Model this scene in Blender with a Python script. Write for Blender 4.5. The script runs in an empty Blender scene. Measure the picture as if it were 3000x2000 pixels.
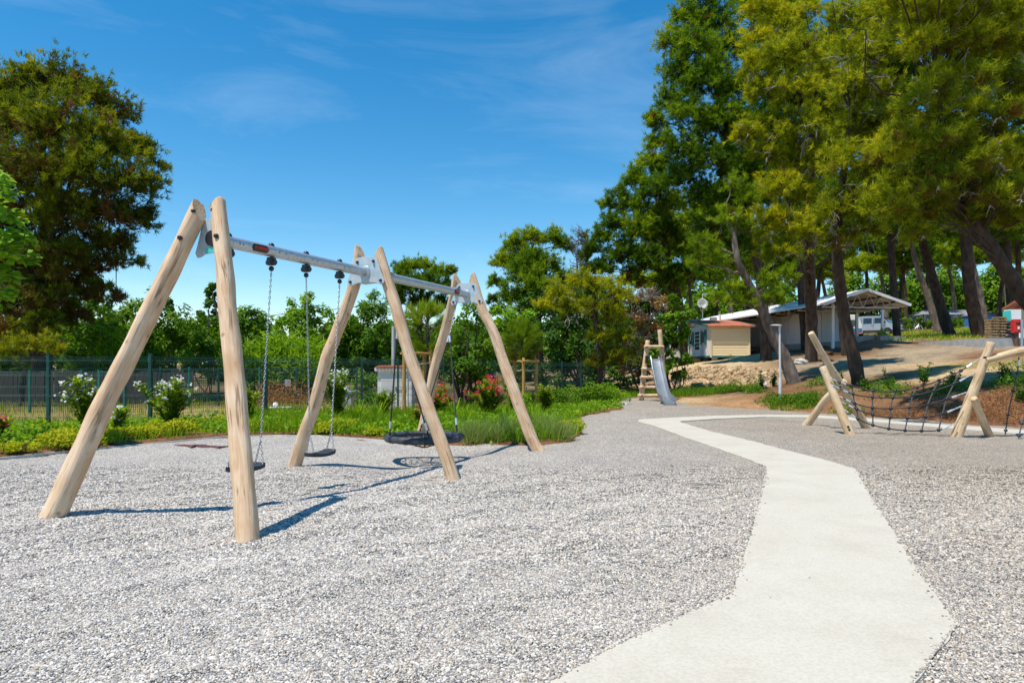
import bpy, bmesh, math, random
import numpy as np
from mathutils import Vector, Matrix, Quaternion

S = bpy.context.scene
COL = S.collection
rnd = random.Random(7)
RG = np.random.default_rng(11)
R = math.radians

# ------------------------------------------------------------------ camera, sky, sun, exposure
F, HZ, CH = 2000.0, 1075.0, 1.5          # focal length in photo pixels, horizon row, eye height
cam_d = bpy.data.cameras.new('camera'); cam = bpy.data.objects.new('camera', cam_d); COL.objects.link(cam)
cam_d.sensor_width = 36; cam_d.lens = 24; cam_d.shift_y = 0.025
cam_d.clip_start = 0.05; cam_d.clip_end = 6000
cam.location = (0, 0, CH); cam.rotation_euler = (R(90), 0, 0)
S.camera = cam

SUN_TO = Vector((-0.34, -0.25, 1.0)).normalized()
world = bpy.data.worlds.new('World'); S.world = world; world.use_nodes = True
wn, wl = world.node_tree.nodes, world.node_tree.links
wn.clear()
sky = wn.new('ShaderNodeTexSky'); sky.sky_type = 'NISHITA'; sky.sun_disc = False
sky.sun_elevation = math.asin(SUN_TO.z); sky.sun_rotation = math.atan2(SUN_TO.x, SUN_TO.y)
sky.air_density = 1.0; sky.dust_density = 0.0; sky.ozone_density = 1.5; sky.altitude = 0
hs = wn.new('ShaderNodeHueSaturation'); hs.inputs['Saturation'].default_value = 1.44; hs.inputs['Value'].default_value = 1.0
hs.inputs['Hue'].default_value = 0.492
bg = wn.new('ShaderNodeBackground'); bg.inputs['Strength'].default_value = 0.138
out = wn.new('ShaderNodeOutputWorld')
tc = wn.new('ShaderNodeTexCoord')
mp = wn.new('ShaderNodeMapping'); mp.inputs['Scale'].default_value = (1.3, 1.3, 5.5); mp.inputs['Rotation'].default_value = (0.0, R(8), R(75))
nz = wn.new('ShaderNodeTexNoise'); nz.inputs['Scale'].default_value = 2.1; nz.inputs['Detail'].default_value = 8; nz.inputs['Roughness'].default_value = 0.62; nz.inputs['Distortion'].default_value = 0.6
rp = wn.new('ShaderNodeValToRGB'); rp.color_ramp.elements[0].position = 0.5; rp.color_ramp.elements[1].position = 0.9
rp.color_ramp.elements[0].color = (0, 0, 0, 1); rp.color_ramp.elements[1].color = (0.12, 0.12, 0.12, 1)
mx = wn.new('ShaderNodeMix'); mx.data_type = 'RGBA'; mx.inputs[7].default_value = (8.5, 9.2, 10.2, 1)
wl.new(tc.outputs['Generated'], mp.inputs['Vector']); wl.new(mp.outputs[0], nz.inputs['Vector'])
wl.new(nz.outputs['Fac'], rp.inputs['Fac']); wl.new(rp.outputs['Color'], mx.inputs[0])
wl.new(sky.outputs[0], hs.inputs['Color']); wl.new(hs.outputs[0], mx.inputs[6])
wl.new(mx.outputs[2], bg.inputs['Color']); wl.new(bg.outputs[0], out.inputs['Surface'])

sd = bpy.data.lights.new('sun', 'SUN'); sd.energy = 4.8; sd.angle = R(0.53); sd.color = (1.0, 0.93, 0.82)
so = bpy.data.objects.new('sun', sd); COL.objects.link(so); so.location = (-20, -8, 60)
so.rotation_euler = SUN_TO.to_track_quat('Z', 'Y').to_euler()

S.view_settings.view_transform = 'Standard'; S.view_settings.look = 'None'
S.view_settings.exposure = 0.27; S.view_settings.gamma = 1.0; S.view_settings.use_curve_mapping = False
S.render.engine = 'CYCLES'
S.cycles.max_bounces = 6; S.cycles.diffuse_bounces = 3; S.cycles.glossy_bounces = 3
S.cycles.transmission_bounces = 5; S.cycles.transparent_max_bounces = 8
S.cycles.use_denoising = True; S.cycles.sample_clamp_indirect = 6.0
S.cycles.caustics_reflective = False; S.cycles.caustics_refractive = False

# ------------------------------------------------------------------ helpers: photo pixel -> place
def at(px, py, Y):
    return Vector(((px - 1500) / F * Y, Y, CH + (HZ - py) / F * Y))
def gr(px, py, z=0.0):
    Y = (CH - z) * F / (py - HZ)
    return Vector(((px - 1500) / F * Y, Y, z))

# ------------------------------------------------------------------ helpers: objects
WO = {}
def tag(o, label=None, cat=None, group=None, kind=None):
    if label: o['label'] = label
    if cat: o['category'] = cat
    if group: o['group'] = group
    if kind: o['kind'] = kind
    return o
def thing(name, loc, label, cat, group=None, rz=0.0):
    o = bpy.data.objects.new(name, None); COL.objects.link(o)
    o.empty_display_size = 0.2
    o.location = loc; o.rotation_euler = (0, 0, rz); WO[o.name] = Vector(loc)
    return tag(o, label, cat, group)
def link(name, me, parent=None, loc=(0, 0, 0)):
    o = bpy.data.objects.new(name, me); COL.objects.link(o)
    o.location = loc
    if parent: o.parent = parent
    WO[o.name] = (WO[parent.name] if parent else Vector((0, 0, 0))) + Vector(loc)
    return o
def copy_tree(o, parent=None):
    c = o.copy(); COL.objects.link(c)
    if parent: c.parent = parent
    for ch in list(o.children): copy_tree(ch, c)
    return c

def np_mesh(name, v, f, mat, attrs=None, smooth=False):
    me = bpy.data.meshes.new(name)
    v = np.ascontiguousarray(v, dtype=np.float32); f = np.ascontiguousarray(f, dtype=np.int32)
    n, k = f.shape
    me.vertices.add(len(v)); me.vertices.foreach_set('co', v.ravel())
    me.loops.add(n * k); me.loops.foreach_set('vertex_index', f.ravel())
    me.polygons.add(n); me.polygons.foreach_set('loop_start', np.arange(0, n * k, k, dtype=np.int32))
    me.polygons.foreach_set('loop_total', np.full(n, k, dtype=np.int32))
    if smooth: me.polygons.foreach_set('use_smooth', np.ones(n, dtype=bool))
    for an, (typ, dom, arr) in (attrs or {}).items():
        a = me.attributes.new(an, typ, dom)
        if typ == 'FLOAT': a.data.foreach_set('value', np.ascontiguousarray(arr, dtype=np.float32).ravel())
        else: a.data.foreach_set('color', np.ascontiguousarray(arr, dtype=np.float32).ravel())
    me.update(calc_edges=True)
    if mat: me.materials.append(mat)
    return me

class MB:
    """collects faces; build() links them as ONE mesh object"""
    def __init__(s): s.v = []; s.f = []
    def add(s, vs, fs):
        b = len(s.v); s.v += [tuple(x) for x in vs]; s.f += [tuple(b + i for i in q) for q in fs]; return s
    def box(s, c, size, m=None, rz=0.0):
        x, y, z = size[0] / 2, size[1] / 2, size[2] / 2
        M = Matrix.Translation(Vector(c)) @ (m if m else Matrix.Rotation(rz, 4, 'Z'))
        vs = [M @ Vector((i * x, j * y, k * z)) for i in (-1, 1) for j in (-1, 1) for k in (-1, 1)]
        return s.add(vs, [(0, 1, 3, 2), (4, 6, 7, 5), (0, 4, 5, 1), (2, 3, 7, 6), (0, 2, 6, 4), (1, 5, 7, 3)])
    def bbox(s, a, b):
        return s.box([(p + q) / 2 for p, q in zip(a, b)], [abs(q - p) for p, q in zip(a, b)])
    def beam(s, p, q, w, h, up=(0, 0, 1)):
        p, q = Vector(p), Vector(q); d = (q - p); L = d.length; d.normalize()
        u = Vector(up); x = u.cross(d)
        if x.length < 1e-4: x = Vector((1, 0, 0)).cross(d)
        x.normalize(); z = d.cross(x)
        M = Matrix((x, d, z)).transposed().to_4x4()
        return s.box((p + q) / 2, (w, L, h), M)
    def tube(s, pts, rad, seg=8, cap=True, twist=None):
        pts = [Vector(p) for p in pts]; n = len(pts)
        if not hasattr(rad, '__len__'): rad = [rad] * n
        prev = None; rings = []
        for i, p in enumerate(pts):
            d = (pts[min(i + 1, n - 1)] - pts[max(i - 1, 0)])
            if d.length < 1e-9: d = Vector((0, 0, 1))
            d.normalize()
            if prev is None:
                a = Vector((1, 0, 0)) if abs(d.x) < 0.8 else Vector((0, 1, 0))
                x = a - d * a.dot(d)
            else: x = prev - d * prev.dot(d)
            x.normalize(); prev = x; y = d.cross(x)
            rings.append([p + (x * math.cos(t) + y * math.sin(t)) * rad[i] for t in [2 * math.pi * k / seg for k in range(seg)]])
        b = len(s.v)
        for r in rings: s.v += [tuple(q) for q in r]
        for i in range(n - 1):
            for k in range(seg):
                k2 = (k + 1) % seg
                s.f.append((b + i * seg + k, b + i * seg + k2, b + (i + 1) * seg + k2, b + (i + 1) * seg + k))
        if cap:
            s.f.append(tuple(b + k for k in reversed(range(seg)))); s.f.append(tuple(b + (n - 1) * seg + k for k in range(seg)))
        return s
    def ball(s, c, r, seg=8, rings=5, sc=(1, 1, 1)):
        c = Vector(c); vs = [c + Vector((0, 0, -r * sc[2]))]; fs = []
        for i in range(1, rings):
            a = -math.pi / 2 + math.pi * i / rings
            for k in range(seg):
                t = 2 * math.pi * k / seg
                vs.append(c + Vector((math.cos(a) * math.cos(t) * r * sc[0], math.cos(a) * math.sin(t) * r * sc[1], math.sin(a) * r * sc[2])))
        vs.append(c + Vector((0, 0, r * sc[2])))
        for k in range(seg):
            fs.append((0, 1 + (k + 1) % seg, 1 + k)); fs.append((len(vs) - 1, len(vs) - 1 - seg + k, len(vs) - 1 - seg + (k + 1) % seg))
        for i in range(rings - 2):
            for k in range(seg):
                a, b2 = 1 + i * seg + k, 1 + i * seg + (k + 1) % seg
                fs.append((a, b2, b2 + seg, a + seg))
        return s.add(vs, fs)
    def prism(s, poly, n0, n1):
        """poly: list of 3D points; extruded from poly+n0 to poly+n1"""
        n = len(poly); a = [Vector(p) + Vector(n0) for p in poly]; b = [Vector(p) + Vector(n1) for p in poly]
        return s.add(a + b, [tuple(range(n))[::-1], tuple(range(n, 2 * n))] + [(i, (i + 1) % n, n + (i + 1) % n, n + i) for i in range(n)])
    def mesh(s, name, mat=None, off=None, smooth=False):
        me = bpy.data.meshes.new(name)
        o = Vector(off) if off is not None else Vector((0, 0, 0))
        me.from_pydata([tuple(Vector(p) - o) for p in s.v], [], s.f)
        if mat: me.materials.append(mat)
        bm = bmesh.new(); bm.from_mesh(me); bmesh.ops.recalc_face_normals(bm, faces=bm.faces); bm.to_mesh(me); bm.free()
        if smooth:
            me.polygons.foreach_set('use_smooth', [True] * len(me.polygons))
            me.set_sharp_from_angle(angle=R(40))
        me.update()
        return me
    def build(s, name, mat, parent=None, smooth=False, local=False, bevel=0):
        off = None if (local or parent is None) else WO[parent.name]
        o = link(name, s.mesh(name, mat, off, smooth), parent)
        if bevel:
            b = o.modifiers.new('bevel', 'BEVEL'); b.width = bevel; b.segments = 2; b.limit_method = 'ANGLE'
        return o

# ------------------------------------------------------------------ helpers: materials
def new_mat(name):
    m = bpy.data.materials.new(name); m.use_nodes = True
    n = m.node_tree.nodes; n.clear()
    o = n.new('ShaderNodeOutputMaterial'); b = n.new('ShaderNodeBsdfPrincipled')
    m.node_tree.links.new(b.outputs[0], o.inputs['Surface'])
    return m, n, m.node_tree.links, b, o
def ramp(n, stops):
    r = n.new('ShaderNodeValToRGB'); e = r.color_ramp.elements
    while len(e) > 1: e.remove(e[-1])
    e[0].position = stops[0][0]; e[0].color = (*stops[0][1], 1)
    for p, c in stops[1:]:
        x = e.new(p); x.color = (*c, 1)
    return r
def surf(name, c1, c2=None, scale=6.0, rough=0.6, metal=0.0, bump=0.0, bscale=None, stretch=(1, 1, 1), detail=5, spec=0.5, c3=None, lo=0.35, hi=0.65):
    """two/three colours mixed by noise in object space, with fine relief"""
    m, n, l, b, o = new_mat(name)
    c2 = c2 or tuple(min(1, x * 1.25) for x in c1)
    t = n.new('ShaderNodeTexCoord'); mp = n.new('ShaderNodeMapping'); mp.inputs['Scale'].default_value = stretch
    l.new(t.outputs['Object'], mp.inputs['Vector'])
    z = n.new('ShaderNodeTexNoise'); z.inputs['Scale'].default_value = scale; z.inputs['Detail'].default_value = detail; z.inputs['Roughness'].default_value = 0.6
    l.new(mp.outputs[0], z.inputs['Vector'])
    st = [(lo, c1), (hi, c2)]
    if c3: st = [(lo, c1), ((lo + hi) / 2, c2), (hi, c3)]
    r = ramp(n, st); l.new(z.outputs['Fac'], r.inputs['Fac']); l.new(r.outputs[0], b.inputs['Base Color'])
    b.inputs['Roughness'].default_value = rough; b.inputs['Metallic'].default_value = metal; b.inputs['Specular IOR Level'].default_value = spec
    if bump:
        z2 = n.new('ShaderNodeTexNoise'); z2.inputs['Scale'].default_value = bscale or scale * 4; z2.inputs['Detail'].default_value = 4
        l.new(mp.outputs[0], z2.inputs['Vector'])
        bp = n.new('ShaderNodeBump'); bp.inputs['Strength'].default_value = bump; bp.inputs['Distance'].default_value = 0.02
        l.new(z2.outputs['Fac'], bp.inputs['Height']); l.new(bp.outputs[0], b.inputs['Normal'])
    return m
def foliage(name, stops, trans=0.35, gloss=0.08):
    m, n, l, b, o = new_mat(name)
    a = n.new('ShaderNodeAttribute'); a.attribute_name = 'tint'
    r = ramp(n, stops); l.new(a.outputs['Fac'], r.inputs['Fac'])
    b.inputs['Roughness'].default_value = 0.55; b.inputs['Specular IOR Level'].default_value = gloss * 1.2
    l.new(r.outputs[0], b.inputs['Base Color'])
    tr = n.new('ShaderNodeBsdfTranslucent'); mxs = n.new('ShaderNodeMixShader'); mxs.inputs[0].default_value = trans
    hsv = n.new('ShaderNodeHueSaturation'); hsv.inputs['Saturation'].default_value = 1.1; hsv.inputs['Value'].default_value = 1.5; hsv.inputs['Hue'].default_value = 0.485
    l.new(r.outputs[0], hsv.inputs['Color']); l.new(hsv.outputs[0], tr.inputs['Color'])
    l.new(b.outputs[0], mxs.inputs[1]); l.new(tr.outputs[0], mxs.inputs[2]); l.new(mxs.outputs[0], o.inputs['Surface'])
    return m

M = {}
def wood_mat(name, a, b_, c, weather=0.0):
    m, n, l, b, o = new_mat(name)
    t = n.new('ShaderNodeTexCoord'); mp = n.new('ShaderNodeMapping'); mp.inputs['Scale'].default_value = (1, 1, 0.09)
    oi = n.new('ShaderNodeObjectInfo'); va = n.new('ShaderNodeVectorMath'); va.operation = 'ADD'
    cmb = n.new('ShaderNodeCombineXYZ'); mul = n.new('ShaderNodeMath'); mul.operation = 'MULTIPLY'; mul.inputs[1].default_value = 37
    l.new(oi.outputs['Random'], mul.inputs[0]); l.new(mul.outputs[0], cmb.inputs[2])
    l.new(t.outputs['Object'], va.inputs[0]); l.new(cmb.outputs[0], va.inputs[1]); l.new(va.outputs[0], mp.inputs['Vector'])
    g = n.new('ShaderNodeTexNoise'); g.inputs['Scale'].default_value = 30; g.inputs['Detail'].default_value = 6; g.inputs['Distortion'].default_value = 0.9
    l.new(mp.outputs[0], g.inputs['Vector'])
    big = n.new('ShaderNodeTexNoise'); big.inputs['Scale'].default_value = 3.2; big.inputs['Detail'].default_value = 4
    l.new(va.outputs[0], big.inputs['Vector'])
    r1 = ramp(n, [(0.36, a), (0.52, b_), (0.66, c)])
    mixf = n.new('ShaderNodeMix'); mixf.data_type = 'FLOAT'; mixf.inputs[0].default_value = 0.5
    l.new(big.outputs['Fac'], mixf.inputs[2]); l.new(g.outputs['Fac'], mixf.inputs[3]); l.new(mixf.outputs[0], r1.inputs['Fac'])
    # drying cracks: thin dark lines along the stem, broken up
    mp2 = n.new('ShaderNodeMapping'); mp2.inputs['Scale'].default_value = (1, 1, 0.035); l.new(va.outputs[0], mp2.inputs['Vector'])
    cr = n.new('ShaderNodeTexNoise'); cr.inputs['Scale'].default_value = 15; cr.inputs['Detail'].default_value = 3; l.new(mp2.outputs[0], cr.inputs['Vector'])
    crr = ramp(n, [(0.478, (0, 0, 0)), (0.494, (1, 1, 1)), (0.506, (1, 1, 1)), (0.522, (0, 0, 0))]); l.new(cr.outputs['Fac'], crr.inputs['Fac'])
    cm = n.new('ShaderNodeTexNoise'); cm.inputs['Scale'].default_value = 2.0; l.new(va.outputs[0], cm.inputs['Vector'])
    cmr = ramp(n, [(0.44, (0, 0, 0)), (0.56, (0.7, 0.7, 0.7))]); l.new(cm.outputs['Fac'], cmr.inputs['Fac'])
    mm = n.new('ShaderNodeMath'); mm.operation = 'MULTIPLY'; l.new(crr.outputs[0], mm.inputs[0]); l.new(cmr.outputs[0], mm.inputs[1])
    # knots
    vo = n.new('ShaderNodeTexVoronoi'); vo.inputs['Scale'].default_value = 4.0; l.new(va.outputs[0], vo.inputs['Vector'])
    kr = ramp(n, [(0.05, (0.75, 0.75, 0.75)), (0.13, (0.0, 0.0, 0.0))]); l.new(vo.outputs['Distance'], kr.inputs['Fac'])
    mk = n.new('ShaderNodeMix'); mk.data_type = 'RGBA'; mk.inputs[7].default_value = (0.26, 0.15, 0.08, 1)
    l.new(kr.outputs[0], mk.inputs[0]); l.new(r1.outputs[0], mk.inputs[6])
    mc = n.new('ShaderNodeMix'); mc.data_type = 'RGBA'; mc.inputs[7].default_value = (0.17, 0.095, 0.05, 1)
    l.new(mm.outputs[0], mc.inputs[0]); l.new(mk.outputs[2], mc.inputs[6])
    l.new(mc.outputs[2], b.inputs['Base Color'])
    b.inputs['Roughness'].default_value = 0.85; b.inputs['Specular IOR Level'].default_value = 0.12
    bp = n.new('ShaderNodeBump'); bp.inputs['Strength'].default_value = 0.8; bp.inputs['Distance'].default_value = 0.015
    l.new(mixf.outputs[0], bp.inputs['Height']); l.new(bp.outputs[0], b.inputs['Normal'])
    return m
M['wood'] = wood_mat('peeled_robinia', (0.53, 0.33, 0.19), (0.66, 0.47, 0.31), (0.75, 0.59, 0.43))
M['wood_pale'] = wood_mat('pale_robinia', (0.52, 0.35, 0.19), (0.65, 0.48, 0.30), (0.72, 0.57, 0.40))
M['stake'] = wood_mat('treated_stake', (0.34, 0.19, 0.05), (0.46, 0.28, 0.08), (0.52, 0.34, 0.12))
M['pallet'] = surf('pallet_wood', (0.22, 0.13, 0.06), (0.42, 0.29, 0.15), scale=5, rough=0.8)
M['step_wood'] = surf('yellow_step_wood', (0.44, 0.22, 0.04), (0.60, 0.34, 0.08), scale=4, rough=0.6)
M['galv'] = surf('galvanised_steel', (0.42, 0.48, 0.53), (0.60, 0.65, 0.68), scale=26, rough=0.42, metal=0.65, detail=6, bump=0.05)
M['plate'] = surf('galvanised_plate', (0.40, 0.50, 0.55), (0.52, 0.61, 0.65), scale=14, rough=0.5, metal=0.12, detail=6)
M['chain'] = surf('zinc_chain', (0.34, 0.35, 0.37), (0.5, 0.51, 0.53), scale=40, rough=0.4, metal=0.8)
M['ferrule'] = surf('aluminium_ferrule', (0.66, 0.68, 0.7), (0.8, 0.82, 0.84), scale=20, rough=0.35, metal=0.6)
M['steel'] = surf('slide_steel', (0.30, 0.33, 0.36), (0.38, 0.41, 0.44), scale=3, rough=0.42, metal=0.75)
M['cap'] = surf('black_bolt_cap', (0.012, 0.013, 0.016), (0.02, 0.021, 0.025), scale=20, rough=0.35)
M['rubber'] = surf('black_rubber', (0.014, 0.016, 0.02), (0.03, 0.033, 0.038), scale=7, rough=0.5, bump=0.1)
M['ring'] = surf('worn_ring_cover', (0.022, 0.027, 0.034), (0.05, 0.057, 0.068), scale=9, rough=0.55, bump=0.2, c3=(0.11, 0.12, 0.13), lo=0.4, hi=0.72)
M['rope'] = surf('black_rope', (0.02, 0.021, 0.024), (0.05, 0.052, 0.056), scale=90, rough=0.8, bump=0.4, bscale=150)
M['rope_grey'] = surf('grey_rope', (0.05, 0.052, 0.056), (0.10, 0.10, 0.105), scale=90, rough=0.8, bump=0.4, bscale=150)
M['rope_tan'] = surf('tan_rope', (0.40, 0.30, 0.18), (0.55, 0.44, 0.28), scale=60, rough=0.85, bump=0.4)
M['red'] = surf('red_badge_print', (0.6, 0.03, 0.01), (0.62, 0.035, 0.012), rough=0.4)
M['teal'] = surf('teal_sticker', (0.05, 0.55, 0.50), (0.08, 0.6, 0.55), rough=0.4)
M['fence'] = surf('green_fence_post', (0.004, 0.06, 0.05), (0.008, 0.085, 0.07), scale=5, rough=0.4)
M['fence_pale'] = surf('green_gate_tube', (0.01, 0.16, 0.12), (0.015, 0.19, 0.145), scale=5, rough=0.4)
M['wire'] = surf('green_wire', (0.012, 0.06, 0.055), (0.02, 0.08, 0.07), scale=5, rough=0.4)
M['plank'] = surf('weathered_plank', (0.03, 0.026, 0.024), (0.075, 0.065, 0.055), scale=5, rough=0.85, stretch=(3, 3, 0.4))
M['white'] = surf('white_paint', (0.80, 0.80, 0.79), (0.86, 0.86, 0.85), scale=2, rough=0.5)
M['offwhite'] = surf('offwhite_panel', (0.66, 0.67, 0.66), (0.76, 0.77, 0.75), scale=1.5, rough=0.55)
M['lavender'] = surf('pale_render_wall', (0.76, 0.77, 0.85), (0.82, 0.83, 0.88), scale=0.7, rough=0.8, bump=0.1, bscale=30)
M['plinth'] = surf('concrete_plinth', (0.30, 0.31, 0.32), (0.42, 0.43, 0.44), scale=3, rough=0.85, bump=0.2)
M['cream'] = surf('cream_siding', (0.84, 0.69, 0.43), (0.87, 0.73, 0.47), scale=1.2, rough=0.55)
M['cream_trim'] = surf('cream_trim', (0.76, 0.64, 0.42), (0.8, 0.68, 0.46), scale=3, rough=0.5)
M['teal_trim'] = surf('green_trim', (0.015, 0.14, 0.12), (0.025, 0.18, 0.15), scale=4, rough=0.5)
M['tile'] = surf('red_roof_tile', (0.33, 0.10, 0.05), (0.47, 0.18, 0.10), scale=2.5, rough=0.75, bump=0.2)
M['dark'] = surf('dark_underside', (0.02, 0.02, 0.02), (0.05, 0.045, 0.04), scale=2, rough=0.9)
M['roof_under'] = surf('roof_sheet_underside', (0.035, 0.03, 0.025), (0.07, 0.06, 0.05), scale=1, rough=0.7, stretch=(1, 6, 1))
M['roof_white'] = surf('white_roof_sheet', (0.66, 0.66, 0.67), (0.78, 0.78, 0.78), scale=1.5, rough=0.5)
M['lining'] = surf('beige_soffit', (0.58, 0.50, 0.38), (0.64, 0.56, 0.44), scale=1.5, rough=0.6)
M['glass'] = surf('dark_window_glass', (0.015, 0.02, 0.025), (0.03, 0.04, 0.05), scale=1, rough=0.06, spec=0.8)
M['van'] = surf('silver_van_paint', (0.50, 0.52, 0.55), (0.56, 0.58, 0.61), scale=0.6, rough=0.28, metal=0.55)
M['black'] = surf('black_plastic', (0.01, 0.01, 0.011), (0.02, 0.02, 0.021), scale=8, rough=0.5)
M['tyre'] = surf('tyre_rubber', (0.012, 0.012, 0.012), (0.025, 0.025, 0.025), scale=9, rough=0.8)
M['lamp_glass'] = surf('headlight_glass', (0.6, 0.62, 0.65), (0.85, 0.87, 0.9), scale=8, rough=0.1, spec=0.8)
M['car_dark'] = surf('dark_green_car_paint', (0.03, 0.045, 0.04), (0.045, 0.06, 0.055), scale=1, rough=0.25)
M['awning_roof'] = surf('grey_awning_cloth', (0.17, 0.18, 0.19), (0.25, 0.26, 0.27), scale=1, rough=0.8)
M['awning_wall'] = surf('blue_white_awning_cloth', (0.05, 0.06, 0.13), (0.16, 0.18, 0.28), scale=5, rough=0.85, c3=(0.5, 0.52, 0.56), lo=0.42, hi=0.58)
M['blue'] = surf('blue_tarpaulin', (0.03, 0.14, 0.42), (0.05, 0.2, 0.5), scale=2, rough=0.5)
M['red_box'] = surf('red_painted_box', (0.50, 0.02, 0.015), (0.58, 0.03, 0.02), scale=3, rough=0.4)
M['rust'] = surf('brown_post', (0.10, 0.05, 0.03), (0.16, 0.08, 0.05), scale=6, rough=0.8)
M['pole'] = surf('grey_painted_pole', (0.52, 0.53, 0.53), (0.6, 0.61, 0.61), scale=3, rough=0.5)
M['bluepole'] = surf('blue_grey_pole', (0.26, 0.32, 0.38), (0.32, 0.38, 0.44), scale=3, rough=0.5)
M['concrete_pole'] = surf('grey_concrete_pole', (0.42, 0.42, 0.41), (0.5, 0.5, 0.49), scale=4, rough=0.8)
M['dish'] = surf('grey_white_dish', (0.62, 0.62, 0.62), (0.7, 0.7, 0.7), scale=3, rough=0.5)
M['kerb'] = surf('pale_kerb', (0.46, 0.45, 0.43), (0.58, 0.57, 0.54), scale=6, rough=0.85)
M['mat'] = surf('maroon_rubber_mat', (0.13, 0.055, 0.06), (0.2, 0.10, 0.10), scale=30, rough=0.9, bump=0.3)
M['bark'] = surf('pine_bark', (0.022, 0.015, 0.011), (0.06, 0.04, 0.028), scale=5, rough=0.95, bump=1.0, bscale=9, stretch=(1, 1, 0.35), c3=(0.115, 0.08, 0.058), lo=0.3, hi=0.72)
M['bark_pale'] = surf('pale_grey_bark', (0.07, 0.05, 0.04), (0.17, 0.13, 0.105), scale=5, rough=0.95, bump=0.8, bscale=9, stretch=(1, 1, 0.35), c3=(0.30, 0.25, 0.21), lo=0.3, hi=0.72)
M['twig'] = surf('dry_twig', (0.22, 0.18, 0.15), (0.38, 0.33, 0.28), scale=5, rough=0.95)
M['rock'] = surf('tan_limestone', (0.22, 0.13, 0.06), (0.42, 0.29, 0.15), scale=3, rough=0.9, bump=0.5, bscale=12, c3=(0.58, 0.47, 0.32), lo=0.3, hi=0.7)
M['rock_grey'] = surf('grey_limestone', (0.36, 0.35, 0.34), (0.55, 0.54, 0.52), scale=3, rough=0.9, bump=0.5, bscale=12)
M['sign'] = surf('grey_sign', (0.33, 0.35, 0.35), (0.4, 0.42, 0.42), scale=3, rough=0.5)
M['yellow'] = surf('yellow_sticker', (0.7, 0.6, 0.1), (0.72, 0.62, 0.12), rough=0.5)

BR = (0.16, 0.085, 0.04)
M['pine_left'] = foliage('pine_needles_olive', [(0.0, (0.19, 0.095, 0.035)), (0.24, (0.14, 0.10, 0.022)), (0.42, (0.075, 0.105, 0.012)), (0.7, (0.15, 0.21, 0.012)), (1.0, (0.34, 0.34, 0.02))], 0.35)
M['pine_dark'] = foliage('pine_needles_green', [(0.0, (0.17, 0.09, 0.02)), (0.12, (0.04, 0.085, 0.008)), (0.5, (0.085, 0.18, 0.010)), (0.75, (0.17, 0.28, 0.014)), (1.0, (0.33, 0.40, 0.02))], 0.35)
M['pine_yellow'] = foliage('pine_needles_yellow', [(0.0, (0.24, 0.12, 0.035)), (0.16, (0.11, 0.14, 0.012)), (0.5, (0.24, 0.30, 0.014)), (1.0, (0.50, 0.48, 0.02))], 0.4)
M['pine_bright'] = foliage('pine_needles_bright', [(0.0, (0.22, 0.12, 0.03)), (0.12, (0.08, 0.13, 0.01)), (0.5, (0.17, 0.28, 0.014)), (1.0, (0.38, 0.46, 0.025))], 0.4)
M['leaf'] = foliage('leaf_green', [(0.0, (0.035, 0.09, 0.006)), (0.5, (0.10, 0.22, 0.010)), (1.0, (0.26, 0.40, 0.02))], 0.4, 0.12)
M['leaf_bright'] = foliage('leaf_bright', [(0.0, (0.08, 0.17, 0.008)), (0.5, (0.17, 0.34, 0.014)), (1.0, (0.34, 0.50, 0.03))], 0.42, 0.12)
M['leaf_dark'] = foliage('leaf_dark', [(0.0, (0.018, 0.055, 0.007)), (0.5, (0.055, 0.14, 0.010)), (1.0, (0.14, 0.27, 0.016))], 0.32, 0.14)
M['leaf_lime'] = foliage('leaf_lime', [(0.0, (0.16, 0.22, 0.010)), (0.5, (0.33, 0.38, 0.012)), (1.0, (0.58, 0.56, 0.03))], 0.35, 0.1)
M['leaf_brown'] = foliage('leaf_brown', [(0.0, (0.18, 0.085, 0.03)), (0.6, (0.34, 0.18, 0.06)), (1.0, (0.36, 0.29, 0.06))], 0.3)
M['oleander'] = foliage('oleander_leaf', [(0.0, (0.06, 0.13, 0.008)), (0.5, (0.15, 0.26, 0.014)), (1.0, (0.34, 0.44, 0.04))], 0.3, 0.15)
M['grass'] = foliage('grass_blade', [(0.0, (0.12, 0.15, 0.015)), (0.4, (0.14, 0.29, 0.012)), (0.8, (0.27, 0.42, 0.02)), (1.0, (0.50, 0.46, 0.08))], 0.4)
M['lavender_plant'] = foliage('grey_green_stem', [(0.0, (0.12, 0.18, 0.04)), (0.6, (0.25, 0.33, 0.09)), (1.0, (0.44, 0.45, 0.15))], 0.3)
M['white_flower'] = foliage('white_petal', [(0.0, (0.72, 0.72, 0.68)), (1.0, (0.85, 0.85, 0.82))], 0.3)
M['red_flower'] = foliage('red_petal', [(0.0, (0.42, 0.008, 0.02)), (0.7, (0.65, 0.02, 0.06)), (1.0, (0.72, 0.16, 0.24))], 0.3)
M['pink_flower'] = foliage('pink_petal', [(0.0, (0.6, 0.2, 0.34)), (1.0, (0.74, 0.4, 0.52))], 0.3)

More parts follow.
